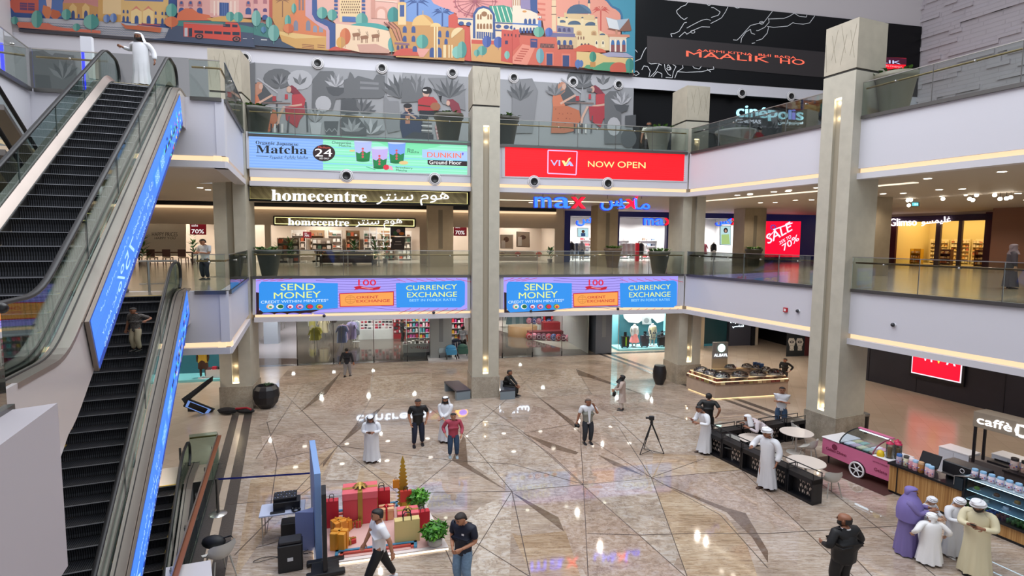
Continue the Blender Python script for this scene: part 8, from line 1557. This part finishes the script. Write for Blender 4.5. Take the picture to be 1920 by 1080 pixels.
# ---------------- first floor, max shop
NB = M('#0a1470', .35, emit=.12); wM = 15.5; sM = lambda x: FA.px(x, 450, wM)[0]; zM = FA.px(1200, 407, wM)[1]
mb = MB(); mb.fbox(FA, sM(1056), sM(1480)+1, wM, wM+.3, zM, C2, NB)
for a, b in ((1056, 1069), (1157, 1161), (1250, 1262), (1432, 1436), (1500, 1530)): mb.fbox(FA, sM(a), sM(b), wM, wM+.4, Z1, zM, NB)
mb.fbox(FA, sM(1395), sM(1525), wM-.1, wM+.2, Z1, C2, NB); struct('wall_shop', mb)
room(FA, sM(1056), sM(1440), wM+.4, wM+8, Z1, C2-.1, '#d8d8dc', M('#c9c6c4', .15), 320, 6, '#55555c')
for k in range(5):
    a = sM(1075)+k*(sM(1380)-sM(1075))/5; shelf(FA, a, a+2.0, wM+6.8, Z1, 2.2, 4, '#e0e0e4', 'white wall shelf at the back of the navy framed shop, bay %s' % ('one', 'two', 'three', 'four', 'five')[k], 'folded_garment', 'folded garment on the wall shelves of the navy framed shop', 'folded garments in the navy framed shop', 'cloth', 4, (.15, .3))
for px_, w, cols in ((1175, 18, ('#e8c8cc', '#d8a0a8')), (1195, 17.4, ('#e2e2e6', '#c8b8b8')), (1225, 18.4, ('#c83a48', '#e0e0e4')), (1340, 18, ('#6a2a3a', '#8a3a4a')), (1090, 17.6, ('#3a3d4a', '#8a9ab8'))): rack(FA, sM(px_), w, Z1, 1.3, 6, cols, 'clothes rack of %s garments in the navy framed shop' % {1175: 'pink', 1195: 'white', 1225: 'red and white', 1340: 'maroon', 1090: 'navy'}[px_])
for px_, w, a, b, nm in ((1080, 16.6, '#2a2a34', '#8a94a8', 'left doorway'), (1098, 16.4, '#c9ccd4', '#3a4a6a', 'blue wall panel'), (1217, 17, '#1f1f26', '#1f1f26', 'middle of the window'), (1352, 16.6, '#1f1f26', '#e0e0e0', 'right entrance')): mannequin(FA, sM(px_), w, Z1, 'dressed mannequin in the navy framed shop by the ' + nm, a, b)
mb = MB(); mb.fbox(FA, sM(1198), sM(1204), wM+.5, wM+.7, Z1, Z1+1.5, em('#c8142c', .5)); single('display_totem', mb, 'slim red totem in the middle of the navy framed shop window', 'totem')
pict(FA, wM+1.2, [(1083, 428), (1102, 428.5), (1102, 444), (1083, 443.5)], em('#bfe8f0', .9), 'poster_screen', 'pale blue fashion poster in the left window of the navy framed shop', 'poster', lambda d: (d.ell(1093, 434, 3, 3, em('#6a4a3a', .5)), d.rect(1089, 437, 1097, 443, em('#3a5a8a', .6))))
pict(FA, wM+1.2, [(1350, 424), (1369, 424.5), (1369, 459), (1350, 458.5)], em('#bfe4e8', .9), 'poster_screen', 'pale blue poster of a woman in green in the right navy framed window', 'poster', lambda d: (d.ell(1360, 432, 4, 5, em('#2a2020', .5)), d.ell(1360, 433, 2, 3, em('#d8a890', .7)), d.poly([(1352, 440), (1366, 439), (1368, 458), (1352, 458)], em('#b8d88a', .8))))
d = Draw(FA, wM-.1, off=.12); t = thing('poster_screen', 'bright red SALE 25% to 70% screen on the navy shop wall', 'screen', FA.P(1467, 482, wM)); d.poly([(1434, 414.8), (1500, 415.2), (1497, 482), (1432, 482)], em((1.0, .002, .03), 1.2))
SWm = em('#e8e8ff', 1.2)
d.text('SALE', (1438, 458), (1484, 432), 17, SWm, bold=.05, slant=-.25); d.text('25% TO', (1460, 459), (1482, 446), 6, SWm, bold=.04, slant=-.2); d.text('70%', (1467, 471), (1497, 450), 11, SWm, bold=.05, slant=-.3); d.ring(1448, 426, 4.5, 4, 2, em('#3a4ab8', .8), 12); d.line([(1448, 431), (1484, 418)], 2.2, SWm); d.line([(1452, 431), (1440, 444)], 1.4, SWm); d.mb.build('display', t)
for s_list, nm in (([('m', (1206, 421.5), (1224, 421.8), 12, BLS, .08), ('a', (1227, 422), (1243, 422), 12, BLS, .08), ('x', (1245, 422), (1259, 422.3), 12.5, RDS, .08)], 'smaller blue and red sign over the middle shop entrance'), ([(ar('س'), (1080, 423), (1108, 423), 14, BLS, .05)], 'blue Arabic shop sign over the left clothing shop doorway'), ([(ar('كس'), (1341, 423), (1370, 423), 13, BLS, .05), ('x', (1370, 421), (1382, 421.5), 11, RDS, .06)], 'blue and red Arabic sign over the right clothing shop doorway')):
    t = thing('illuminated_sign', nm, 'sign', FA.P(s_list[0][1][0], 423, wM-.2)); letters(FA, wM-.2, s_list, 'letter')
# ---------------- first floor right: bright cosmetics shop
wg = 27.0; gX = lambda x, y=450: FB.px(x, y, wg); s0g, zt = gX(1672, 398); s1g = gX(1870, 398)[0]; zt = min(gX(1760, 388)[1], C2-.1)
mb = MB(); PURP = M('#2a1436', .5); MARO = M('#4a1420', .5)
a1 = [gX(x)[0] for x in (1668, 1680, 1754, 1763, 1796, 1803, 1846, 1874)]
mb.fbox(FB, a1[0]-2.2, a1[7]+.2, wg, wg+.2, zt-.1, C2, M('#b8a894', .6)); mb.fbox(FB, a1[0]-.4, a1[6]+.4, wg-.1, wg+.1, zt-.55, zt-.1, PURP)
for i in (0, 2, 4): mb.fbox(FB, a1[i], a1[i+1], wg-.05, wg+.15, Z1, zt-.5, M('#57474a', .5) if i else MARO)
mb.fbox(FB, a1[6], a1[7], wg-.1, wg+.2, Z1, zt, MARO); mb.fbox(FB, a1[7], a1[7]+3, wg, wg+.2, Z1, C2, M('#a8937a', .6)); mb.fbox(FB, a1[7]+1, a1[7]+6, wg-3, wg-2.8, Z1, C2, M('#8a5f48', .5)); struct('wall_shop', mb)
room(FB, a1[0], a1[6]+.3, wg+.2, wg+5, Z1, zt+.3, '#e8d49a', M('#d8b88a', .3), 900, 3)
mb = MB(); mb.fbox(FB, a1[0]+.2, a1[6], wg+.5, wg+4.4, zt+.02, zt+.08, em('#ffdf9a', 2.6)); single('fill_glow_panel', mb, 'warm luminous ceiling panel of the cosmetics shop', 'light')  # added glowing panel, brightens the dim shop interior from above
for k in range(4): a = a1[1]+.1+k*(a1[6]-a1[1])/4; shelf(FB, a, a+(a1[6]-a1[1])/4-.15, wg+4.2, Z1, 2.0, 6, '#f0e0b4', 'warm lit cosmetics wall shelf, bay %s' % ('one', 'two', 'three', 'four')[k], 'cosmetic_box', 'small cosmetic box on a warm lit wall shelf', 'cosmetics on the warm wall', 'cos', 6, (.08, .2), .35)
for px_, c in ((1690, '#d8a81f'), (1744, '#5a3a34'), (1810, '#6a4a40')): shelf(FB, gX(px_)[0], gX(px_)[0]+.8, wg+1.2, Z1, 1.2, 3, c, 'low display stand in the cosmetics shop of colour ' + {1690: 'yellow', 1744: 'dark brown', 1810: 'taupe'}[px_], 'cosmetic_box', 'small box on a low cosmetics stand', 'boxes on low cosmetics stands', 'cos', 4, (.1, .2))
t = thing('illuminated_sign', 'white sign in Latin and Arabic letters on the cosmetics shop', 'sign', FB.P(1730, 420, wg-.15)); d = Draw(FB, wg-.15, off=.05); d.text('Glimso', (1669, 424), (1720, 423), 14, em('#fff0f4', 2), bold=.05, ext=.05); d.text(ar('غليمسو'), (1729, 424), (1784, 419), 14, em('#fff0f4', 2), bold=.03, ext=.05); d.mb.build('lettering', t)
# hanging black ring with pendant bulbs
t = thing('pendant_frame', 'black ceiling track with dangling globe bulbs over the right gallery', 'light'
 , FB.p(10, 12, C2-.4)); mb = MB(); mb.prism([FB.P(x, y, 9) for x, y in ((1645, 346), (1920, 322), (1920, 331), (1645, 355))], tuple(FB.n*.12), M('#141c50', .4)); mb.prism([FB.P(x, y, 13) for x, y in ((1645, 353), (1780, 358), (1920, 357), (1920, 364), (1780, 364), (1645, 358))], tuple(FB.n*.12), BF); mb.build('track', t)
for k, (x, y0_, y1_) in enumerate(((1647, 350, 358), (1654, 350, 368), (1671, 348, 362), (1705, 345, 351), (1702, 355, 376), (1708, 355, 375), (1704, 360, 385), (1765, 335, 350), (1764, 350, 366), (1774, 350, 363), (1768, 355, 373), (1811, 352, 364), (1818, 355, 373), (1824, 352, 375), (1831, 355, 366), (1835, 340, 355), (1845, 330, 338), (1865, 355, 366), (1875, 360, 373), (1887, 360, 372), (1895, 355, 370), (1912, 340, 354))):
    p = FB.P(x, y1_, 11); mb = MB(); mb.tube([p, Vector((p.x, p.y, min(C2, FB.P(x, y0_, 11).z)))], .012, BF, 4); cd_ = mb.build('cord', t); mb = MB(); mb.sphere(tuple(p), .085, em('#fff4e0', 9), 10, 6); mb.build('bulb', cd_)
pict(FB, 14, [(1711, 380), (1723, 380), (1723, 386), (1711, 386)], em('#6fd8e0', 1.2), 'exit_sign', 'small turquoise exit pictogram sign hanging over the right gallery', 'sign', lambda d: (d.rect(1716, 381.5, 1717.5, 385, em('#e8ffff', 1.4)), d.poly([(1719, 383), (1721.5, 381.5), (1721.5, 384.8)], em('#e8ffff', 1.4))), .04)
# ---------------- ground floor, big shop
gA = lambda x, y, w: FA.px(x, y, w)[0]; FG = M('#6f625b', .07); FW = M('#cfc6be', .15)
room(FA, -14, 8.3, 8.6, 26, 0, C1-.02, '#b9b6b8', None, 190, 7); f = MB(); q(FA, -14, 8.3, 8.6, 26, .004, FG, f); f.poly([onz(x, y, .007) for x, y in ((880, 600), (1110, 600), (1112, 655), (1060, 655), (930, 618))], FW); f.poly([onz(x, y, .007) for x, y in ((480, 600), (556, 600), (556, 672), (480, 672))], M('#a9a6ae', .15)); struct('floor', f)
t = thing('shop_front', 'frameless glass shop front with black floor clamps on the ground floor', 'glass front', FA.p(-3, 8.2, 0)); xs = [gA(x, 680, 8.2) for x in (558, 626, 701, 764)]+[gA(800, 680, 8.2)]
for k in range(4): mb = MB(); mb.fbox(FA, xs[k]+.03, xs[k+1]-.03, 8.2, 8.215, .03, 3.0, GLASS); mb.build('glass_pane', t); mb = MB(); mb.fbox(FA, xs[k]-.03, xs[k]+.03, 8.17, 8.25, 0, .35, BF); mb.build('floor_clamp', t); mb = MB(); mb.tube([FA.p(xs[k], 8.2, .3), FA.p(xs[k], 8.2, 3.2)], .022, DSTEEL, 6); mb.build('post', t)
t = thing('shop_front', 'frameless glass shop front right of the middle column', 'glass front', FA.p(4, 8.2, 0)); xs = [gA(x, 672, 8.2) for x in (942, 998, 1053, 1104)]
for k in range(3): mb = MB(); mb.fbox(FA, xs[k]+.03, xs[k+1]-.03, 8.2, 8.215, .03, 3.0, GLASS); mb.build('glass_pane', t); mb = MB(); mb.fbox(FA, xs[k]-.03, xs[k]+.03, 8.17, 8.25, 0, .3, BF); mb.build('floor_clamp', t); mb = MB(); mb.tube([FA.p(xs[k], 8.2, .3), FA.p(xs[k], 8.2, 3.2)], .02, DSTEEL, 6); mb.build('post', t)
def gfl(x, y): return FA.sw(onz(x, y))
s, w = gfl(509, 645); mb = MB(); mb.fbox(FA, s-.5, s+.45, w, w+.8, 0, C1, M('#aab4c4', .4)); struct('column_panel', mb); mb = MB()
for k in range(8): mb.fbox(FA, s-.48, s+.43, w-.02, w, 1.9+k*.16, 1.94+k*.16, em('#a8d0ff', 3))
single('lit_pier', mb, 'white pier with glowing blue horizontal light lines in the shop', 'light panel')
for x, y, n, cols, lb, lg in ((590, 663, 3, ('#d8cc6a', '#c9bb5a', '#e0d884'), 'yellow tops on the front rack', .75), (606, 640, 3, ('#c9b89a', '#a89484', '#e6e0d8'), 'beige dresses behind the yellow tops', 1.0), (622, 627, 3, ('#5a4a4a', '#3a3234'), 'dark garments', .7), (641, 657, 4, ('#8a90b8', '#4f5f8a', '#b8a0d0', '#c9a8a0'), 'denim and lilac garments', 1.1), (528, 620, 3, ('#2a2a30', '#4a4a50'), 'black garments at the far left', .9), (658, 650, 3, ('#b0a0d0', '#8f86b8'), 'lilac dresses', 1.1)):
    s, w = gfl(x, y); rack(FA, s, w+.6, 0, 1.3, n, cols, 'clothes rack with %s' % lb, lg, axis='n', h=1.6)
for x, y, tp, bt, lb in ((668, 640, '#9aa0b8', '#6a6a78', 'beside the denim rack'), (586, 632, '#d8cc7a', '#c9bca8', 'behind the yellow rack')): s, w = gfl(x, y); mannequin(FA, s, w, 0, 'mannequin in the ground floor shop ' + lb, tp, bt)
s, w = gfl(712, 636); t = thing('perfume_counter', 'white and red slanted perfume display island', 'display', FA.p(s, w, 0)); mb = MB(); mb.fbox(FA, s-1.7, s+1.0, w, w+1.4, 0, .75, WHT); mb.build('base', t); mb = MB(); mb.fbox(FA, s+1.0, s+2.0, w-.1, w+1.5, 0, 1.5, M('#b01828', .4)); mb.build('red_end', t); mb = MB(); mb.prism([FA.p(s-1.7, w+.05, .75), FA.p(s+1, w+.05, .75), FA.p(s+1, w+.9, 1.7), FA.p(s-1.7, w+.9, 1.7)], tuple(FA.n*.1), M('#d9d4d8', .4)); mb.build('slanted_rack', t)
for r_ in range(5): goods(FA, 'perfume_box', 'perfume box on the slanted rack', 'perfume boxes on the island', s-1.6, s+.95, w+.06+.17*r_, .80+.19*r_, 10, 'perf', .08, .15, .08)
for r_ in range(4): goods(FA, 'perfume_box', 'perfume box on the red end unit', 'perfume boxes on the island', s+1.05, s+1.95, w-.2, .5+.26*r_, 5, 'perf', .1, .2, .08)
s, w = gfl(784, 668); t = thing('promotion_table', 'white promotion table with red Arabic lettering', 'table', FA.p(s, w, 0)); mb = MB(); mb.fbox(FA, s-.95, s+.95, w, w+.9, .25, .8, M('#e0dadc', .4)); mb.build('box', t); d = Draw(FA, w, off=.02); d.text(ar('تنزيلات'), (770, 654.5), (803, 655), 6.5, M('#b81828', .5), bold=.04); d.mb.build('lettering', t); mb = MB(); mb.fbox(FA, s-.9, s+.9, w+.05, w+.85, 0, .25, M('#6a6a70', .5)); mb.build('plinth', t)
goods(FA, 'shoe_box', 'small item on the promotion table', 'items on the promotion table', s-.9, s+.9, w+.2, .8, 7, 'cloth', .08, .2, .3)
for k, (x, y) in enumerate(((775, 622), (800, 622), (862, 625))): s, w = gfl(x, y+20); shelf(FA, s-.5, s+.5, w+1.2, 0, 2.6, 6, '#e2dfe2', 'tall toy shelf near the red and yellow arch, %s' % ('left one', 'middle one', 'right of the pier')[k], 'toy', 'bright toy on a tall toy shelf', 'toys on the toy shelves', 'toy', 4, (.15, .32))
t = thing('arch_sign', 'red and yellow arch sign on top of the blue-grey pier in the shop', 'sign', FA.P(828, 600, 8.1)); mb = MB()
for R_, c, o in ((.85, '#c81f24', 0), (.62, '#f0c020', .03), (.3, '#e04020', .05)): mb.prism([FA.p(gA(829, 600, 8.1)+R_*1.2*math.cos(a), 8.1-o, 3.72-R_*.75*math.sin(a)) for a in [math.pi*k/12 for k in range(13)]], tuple(-FA.n*.03), em(c, .8))
mb.build('arch', t)
s, w = gfl(810, 680); mb = MB(); mb.fbox(FA, s-.2, s+3.0, w, w+1.6, 0, .12, M('#c4c4c8', .4)); single('display_platform', mb, 'low white platform carrying baby strollers in the shop entrance', 'platform')
def stroller(x, y, c, lb):
    s, w = gfl(x, y); t = thing('stroller', 'baby stroller on the low platform, ' + lb, 'stroller', FA.p(s, w, .12), RA, None, (1.2, 1.2, 1)); m = M(c, .6); mb = MB(); mb.loft([[(x_*.28, y_, z_) for x_, z_ in ((-1, .45), (-.9, .3), (.9, .3), (1, .45), (.9, .6), (-.9, .6))] for y_ in (-.3, .3)], m, True); mb.build('seat', t, True); mb = MB(); mb.sphere((0, .15, .62), .27, m, 12, 8, (1, .9, .8)); mb.build('hood', t, True)
    for sx in (-.25, .25):
        for sy in (-.3, .3): mb = MB(); mb.T = Matrix.Translation((sx, sy, .1)); mb.torus((0, 0, 0), .08, .02, BF, 12, 5, 'x'); mb.T = None; mb.build('wheel', t, True)
        mb = MB(); mb.tube([(sx, -.3, .1), (sx, .1, .45), (sx, .45, .9)], .014, STEEL, 5); mb.build('frame', t, True)
    mb = MB(); mb.tube([(-.25, .45, .9), (.25, .45, .9)], .02, BF, 6); mb.build('handle', t, True)
for a in ((817, 668, '#4f8a94', 'teal left one'), (832, 672, '#9fb0b8', 'pale one'), (846, 676, '#3f8fc0', 'blue front one'), (855, 662, '#1f2a48', 'navy one behind'), (868, 674, '#2f5a50', 'green one at the right')): stroller(*a)
# right bay of the big shop
s, w = gfl(983, 632); mb = MB(); mb.lathe([(.95, 0), (.95, .78), (.9, .8)], M('#a9805a', .5), c=tuple(FA.p(s, w+.6, 0)), n=24, ex=1.2); single('round_counter', mb, 'round wooden counter with white top in the right part of the shop', 'counter'); 
for r_, (y, kx) in enumerate(((641, 1.0), (626, 1.0))):
    for k in range(9):
        s, w = gfl(992+k*9.2, y-4+k*.4); mb = MB(); p = FA.p(s, w, .02+.62*r_); c = RF.choice(pal('bag')); mb.sphere((p.x, p.y, p.z+.25), .24, M(c, .5), 10, 8, (1.0, .6, 1.1)); mb.T = Matrix.Translation((p.x, p.y-.16, p.z+.25)); mb.torus((0, 0, 0), .13, .02, M('#e8d8e0', .5), 12, 4, 'y'); mb.T = None; single('school_bag', mb, 'colourful school bag in the display rows at the shop entrance', 'bag', 'school bags in display rows')
mb = MB(); s, w = gfl(1045, 640); mb.fbox(FA, s-1.9, s+1.5, w+.9, w+1.7, 0, .6, M('#7a1f2c', .5)); mb.fbox(FA, s-.6, s+1.6, w+1.7, w+2.4, 0, 1.15, M('#a01f2c', .5)); single('bag_display', mb, 'dark red stepped display unit behind the school bags', 'display')
pict(FA, 17, [(1019, 590), (1049, 590), (1049, 604), (1019, 604)], em('#c82030', .9), 'wall_screen', 'red and black screen at the back of the right shop bay', 'screen', lambda d: (d.rect(1022, 592, 1033, 602, em('#2a0a10', .5)), d.ell(1040, 597, 6, 3, em('#ff7a6a', .9))))
for k, (x, y, cols) in enumerate(((970, 620, ('#5f7a84', '#8a9aa4')), (995, 618, ('#4a5a6a', '#9aa8b0')), (1075, 622, ('#d8dce0', '#a9b8c8')), (1062, 612, ('#e0d8d4', '#c0a8a0')), (950, 612, ('#c9c4c8', '#e0e0e4')), (1085, 612, ('#a8b8d8', '#e0e0e8')))): s, w = gfl(x, y); rack(FA, s, w, 0, 1.6, 5, cols, 'clothes rack in the right part of the shop, %s' % ('blue-green', 'slate blue', 'white and grey', 'cream', 'near the column', 'pale blue')[k])
# teal window with robes, mannequins and suitcases
wt = 8.9; TEAL = M('#4fa8b8', .5, emit=.12); s0t, s1t = gA(1160, 640, wt), gA(1262, 640, wt); room(FA, s0t-.6, s1t, wt, wt+1.8, 0, C1-.02, '#6fb0bb', None, 230, 2); mb = MB(); mb.fbox(FA, s0t, s1t, wt-.1, wt+1.6, 0, .14, M('#8fd0da', .4)); mb.fbox(FA, s0t+.7, s1t, wt+1.5, wt+1.6, .14, C1, TEAL); mb.fbox(FA, gA(1160, 640, wt)-.05, gA(1160, 640, wt), wt-.02, wt, .14, C1, STEEL); mb.fbox(FA, s1t, FA.px(1320, 640, wt)[0], wt, wt+.3, 0, C1, M('#b5a890', .6)); struct('wall_shop', mb)
t = thing('window_artwork', 'white cut-out bathrobe shapes and Arabic lettering on the teal shop window', 'window art', FA.P(1210, 650, wt+1.45)); d = Draw(FA, wt+1.42, off=.02); WT = M('#dfe6e6', .6); d.poly([(1168, 588), (1205, 588), (1205, 600), (1196, 606), (1178, 604), (1170, 596)], WT).poly([(1200, 586), (1250, 586), (1248, 600), (1232, 606), (1222, 596), (1214, 606), (1204, 600)], WT).poly([(1203, 594), (1212, 590), (1220, 596), (1222, 608), (1204, 608)], M('#9aa4a8', .6)).ell(1212, 601, 5, 5, M('#6a7478', .6)); d.mb.build('cutouts', t)
d = Draw(FA, wt+.02, off=.0); d.text(ar('صيفك'), (1207, 630), (1252, 626), 10, M('#4a5a68', .4), bold=.05, ext=.04).text(ar('بحكمتك'), (1212, 637), (1253, 633), 9, M('#4a5a68', .4), bold=.05, ext=.04); d.mb.build('lettering', t)
mannequin(FA, gA(1189, 645, wt+.5), wt+.5, .14, 'mannequin in white top and pink skirt in the teal window', '#d8dce0', '#d98a8a', True); mannequin(FA, gA(1224, 645, wt+.5), wt+.6, .14, 'mannequin in pale yellow outfit in the teal window', '#d8d4b0', '#c9c8b0')
for x, c, lb in ((1173, '#15151a', 'black with green strap'), (1210, '#3a3d48', 'dark grey'), (1242, '#1f1f24', 'black at the right')): s = gA(x, 650, wt+.2); mb = MB(); mb.fbox(FA, s-.26, s+.26, wt+.2, wt+.5, .22, .95, M(c, .4)); mb.fbox(FA, s-.1, s+.1, wt+.3, wt+.33, .95, 1.25, BF); mb.fbox(FA, s-.02, s+.06, wt+.17, wt+.2, .3, .9, M('#9fd02f', .5)) if x == 1173 else None; [mb.fbox(FA, s+e-.04, s+e+.04, wt+.3, wt+.4, .14, .22, BF) for e in (-.2, .2)]; single('suitcase', mb, 'suitcase in the teal window, ' + lb, 'suitcase')
# right rear: dark shop fronts, beige passage
mb = MB(); wr = 9.6; X = lambda x: FA.px(x, 640, wr)[0]; mb.fbox(FA, X(1320), X(1362), wr, wr+.2, 0, C1, M('#24454c', .2)); mb.fbox(FA, X(1318), X(1362), wr-.05, wr, 0, .15, M('#3f8f9c', .4, emit=.2)); mb.fbox(FA, X(1362), X(1402), wr-.3, wr+.1, 0, C1, M('#3a3c48', .5)); mb.fbox(FA, X(1402), X(1409), wr-.4, wr+.1, 0, C1, BF); mb.fbox(FA, X(1409), X(1416), wr-.3, wr+3, 0, C1, M('#b8ab98', .6)); mb.fbox(FA, X(1416), X(1462), wr+3, wr+3.2, 0, C1, M('#a48d62', .6)); mb.fbox(FA, X(1416), X(1462), wr+2.9, wr+3.0, 1.5, 1.8, BF)
mb.fbox(FA, X(1459), X(1467), wr-4.2, wr+3, 0, C1, BF); mb.fbox(FA, X(1467)+.0, X(1475), wr-4.4, wr-4.0, 0, C1, WHT); mb.fbox(FA, X(1475), X(1535), wr-4.2, wr-4.0, 0, C1, M('#1f1f22', .4)); struct('wall_shop', mb)
for k in range(4): mb = MB(); mb.fbox(FA, X(1372), X(1401), wr-.33, wr-.3, 1.55+k*.32, 1.7+k*.32, M('#23242c', .5)); single('wall_slat', mb, 'dark horizontal slat on the grey shop front behind the kiosk', 'slat', 'slats of the grey shop front')
t = thing('illuminated_sign', 'small white glowing Arabic sign on the grey shop front behind the kiosk', 'sign', FA.P(1385, 610, wr-.3)); d = Draw(FA, wr-.32, off=.02); d.text(ar('مجوهرات'), (1369, 607), (1397, 607), 6, em('#e8f8ff', 3), bold=.03).text(ar('الشامسي'), (1373, 615), (1394, 615), 6, em('#e8f8ff', 3), bold=.03); d.mb.build('lettering', t)
t = thing('poster', 'black poster with two white sandals beside the big column on the ground floor', 'poster', FA.P(1490, 665, wr-4.25)); d = Draw(FA, wr-4.2, off=.03); d.poly([(1475, 620), (1509, 624), (1507, 671), (1473, 670)], M('#26282a', .5))
for cx in (1484, 1499): d.poly([(cx-7, 640), (cx-5, 634), (cx+4, 634), (cx+7, 641), (cx+4, 650), (cx+4, 657), (cx-4, 657), (cx-4, 650)], M('#dcd6cc', .6)).ell(cx, 641, 4, 2.4, M('#26282a', .5)).ell(cx, 641, 2, 1.2, M('#dcd6cc', .6)).ring(cx, 651, 4, 4, .6, M('#8a847a', .6), 10)
d.poly([(1509, 628), (1524, 630), (1522, 671), (1507, 671)], M('#5a1214', .4)); d.mb.build('picture', t)
# teal shop seen below the left landing
wl_ = 5.0; a = FA.px(352, 680, wl_)[0]; b = FA.px(412, 680, wl_)[0]; mb = MB(); mb.fbox(FA, a-6, b+1.2, wl_+1.6, wl_+1.8, 0, C1, TEAL); mb.fbox(FA, a-6, b+1.2, wl_, wl_+1.6, 0, .12, M('#7fd0dc', .4)); struct('wall_shop', mb); spot('shop_lamp', FA.p(a+.8, wl_+.5, C1-.2), 200)
mannequin(FA, FA.px(381, 690, wl_+.4)[0], wl_+.4, .12, 'mannequin in yellow shirt and brown trousers in the teal window at the left', '#c9a83f', '#4a3028', body='#3f2a22')
mb = MB(); s = FA.px(400, 685, wl_+.4)[0]; mb.fbox(FA, s-.35, s+.5, wl_+.3, wl_+.8, .12, .55, WHT); single('display_plinth', mb, 'white plinth beside the yellow shirt mannequin', 'plinth')
goods(FA, 'shoe', 'dark shoe on the white plinth in the teal window', 'shoes on the plinth', s-.3, s+.45, wl_+.35, .55, 3, 'perf', .1, .14)
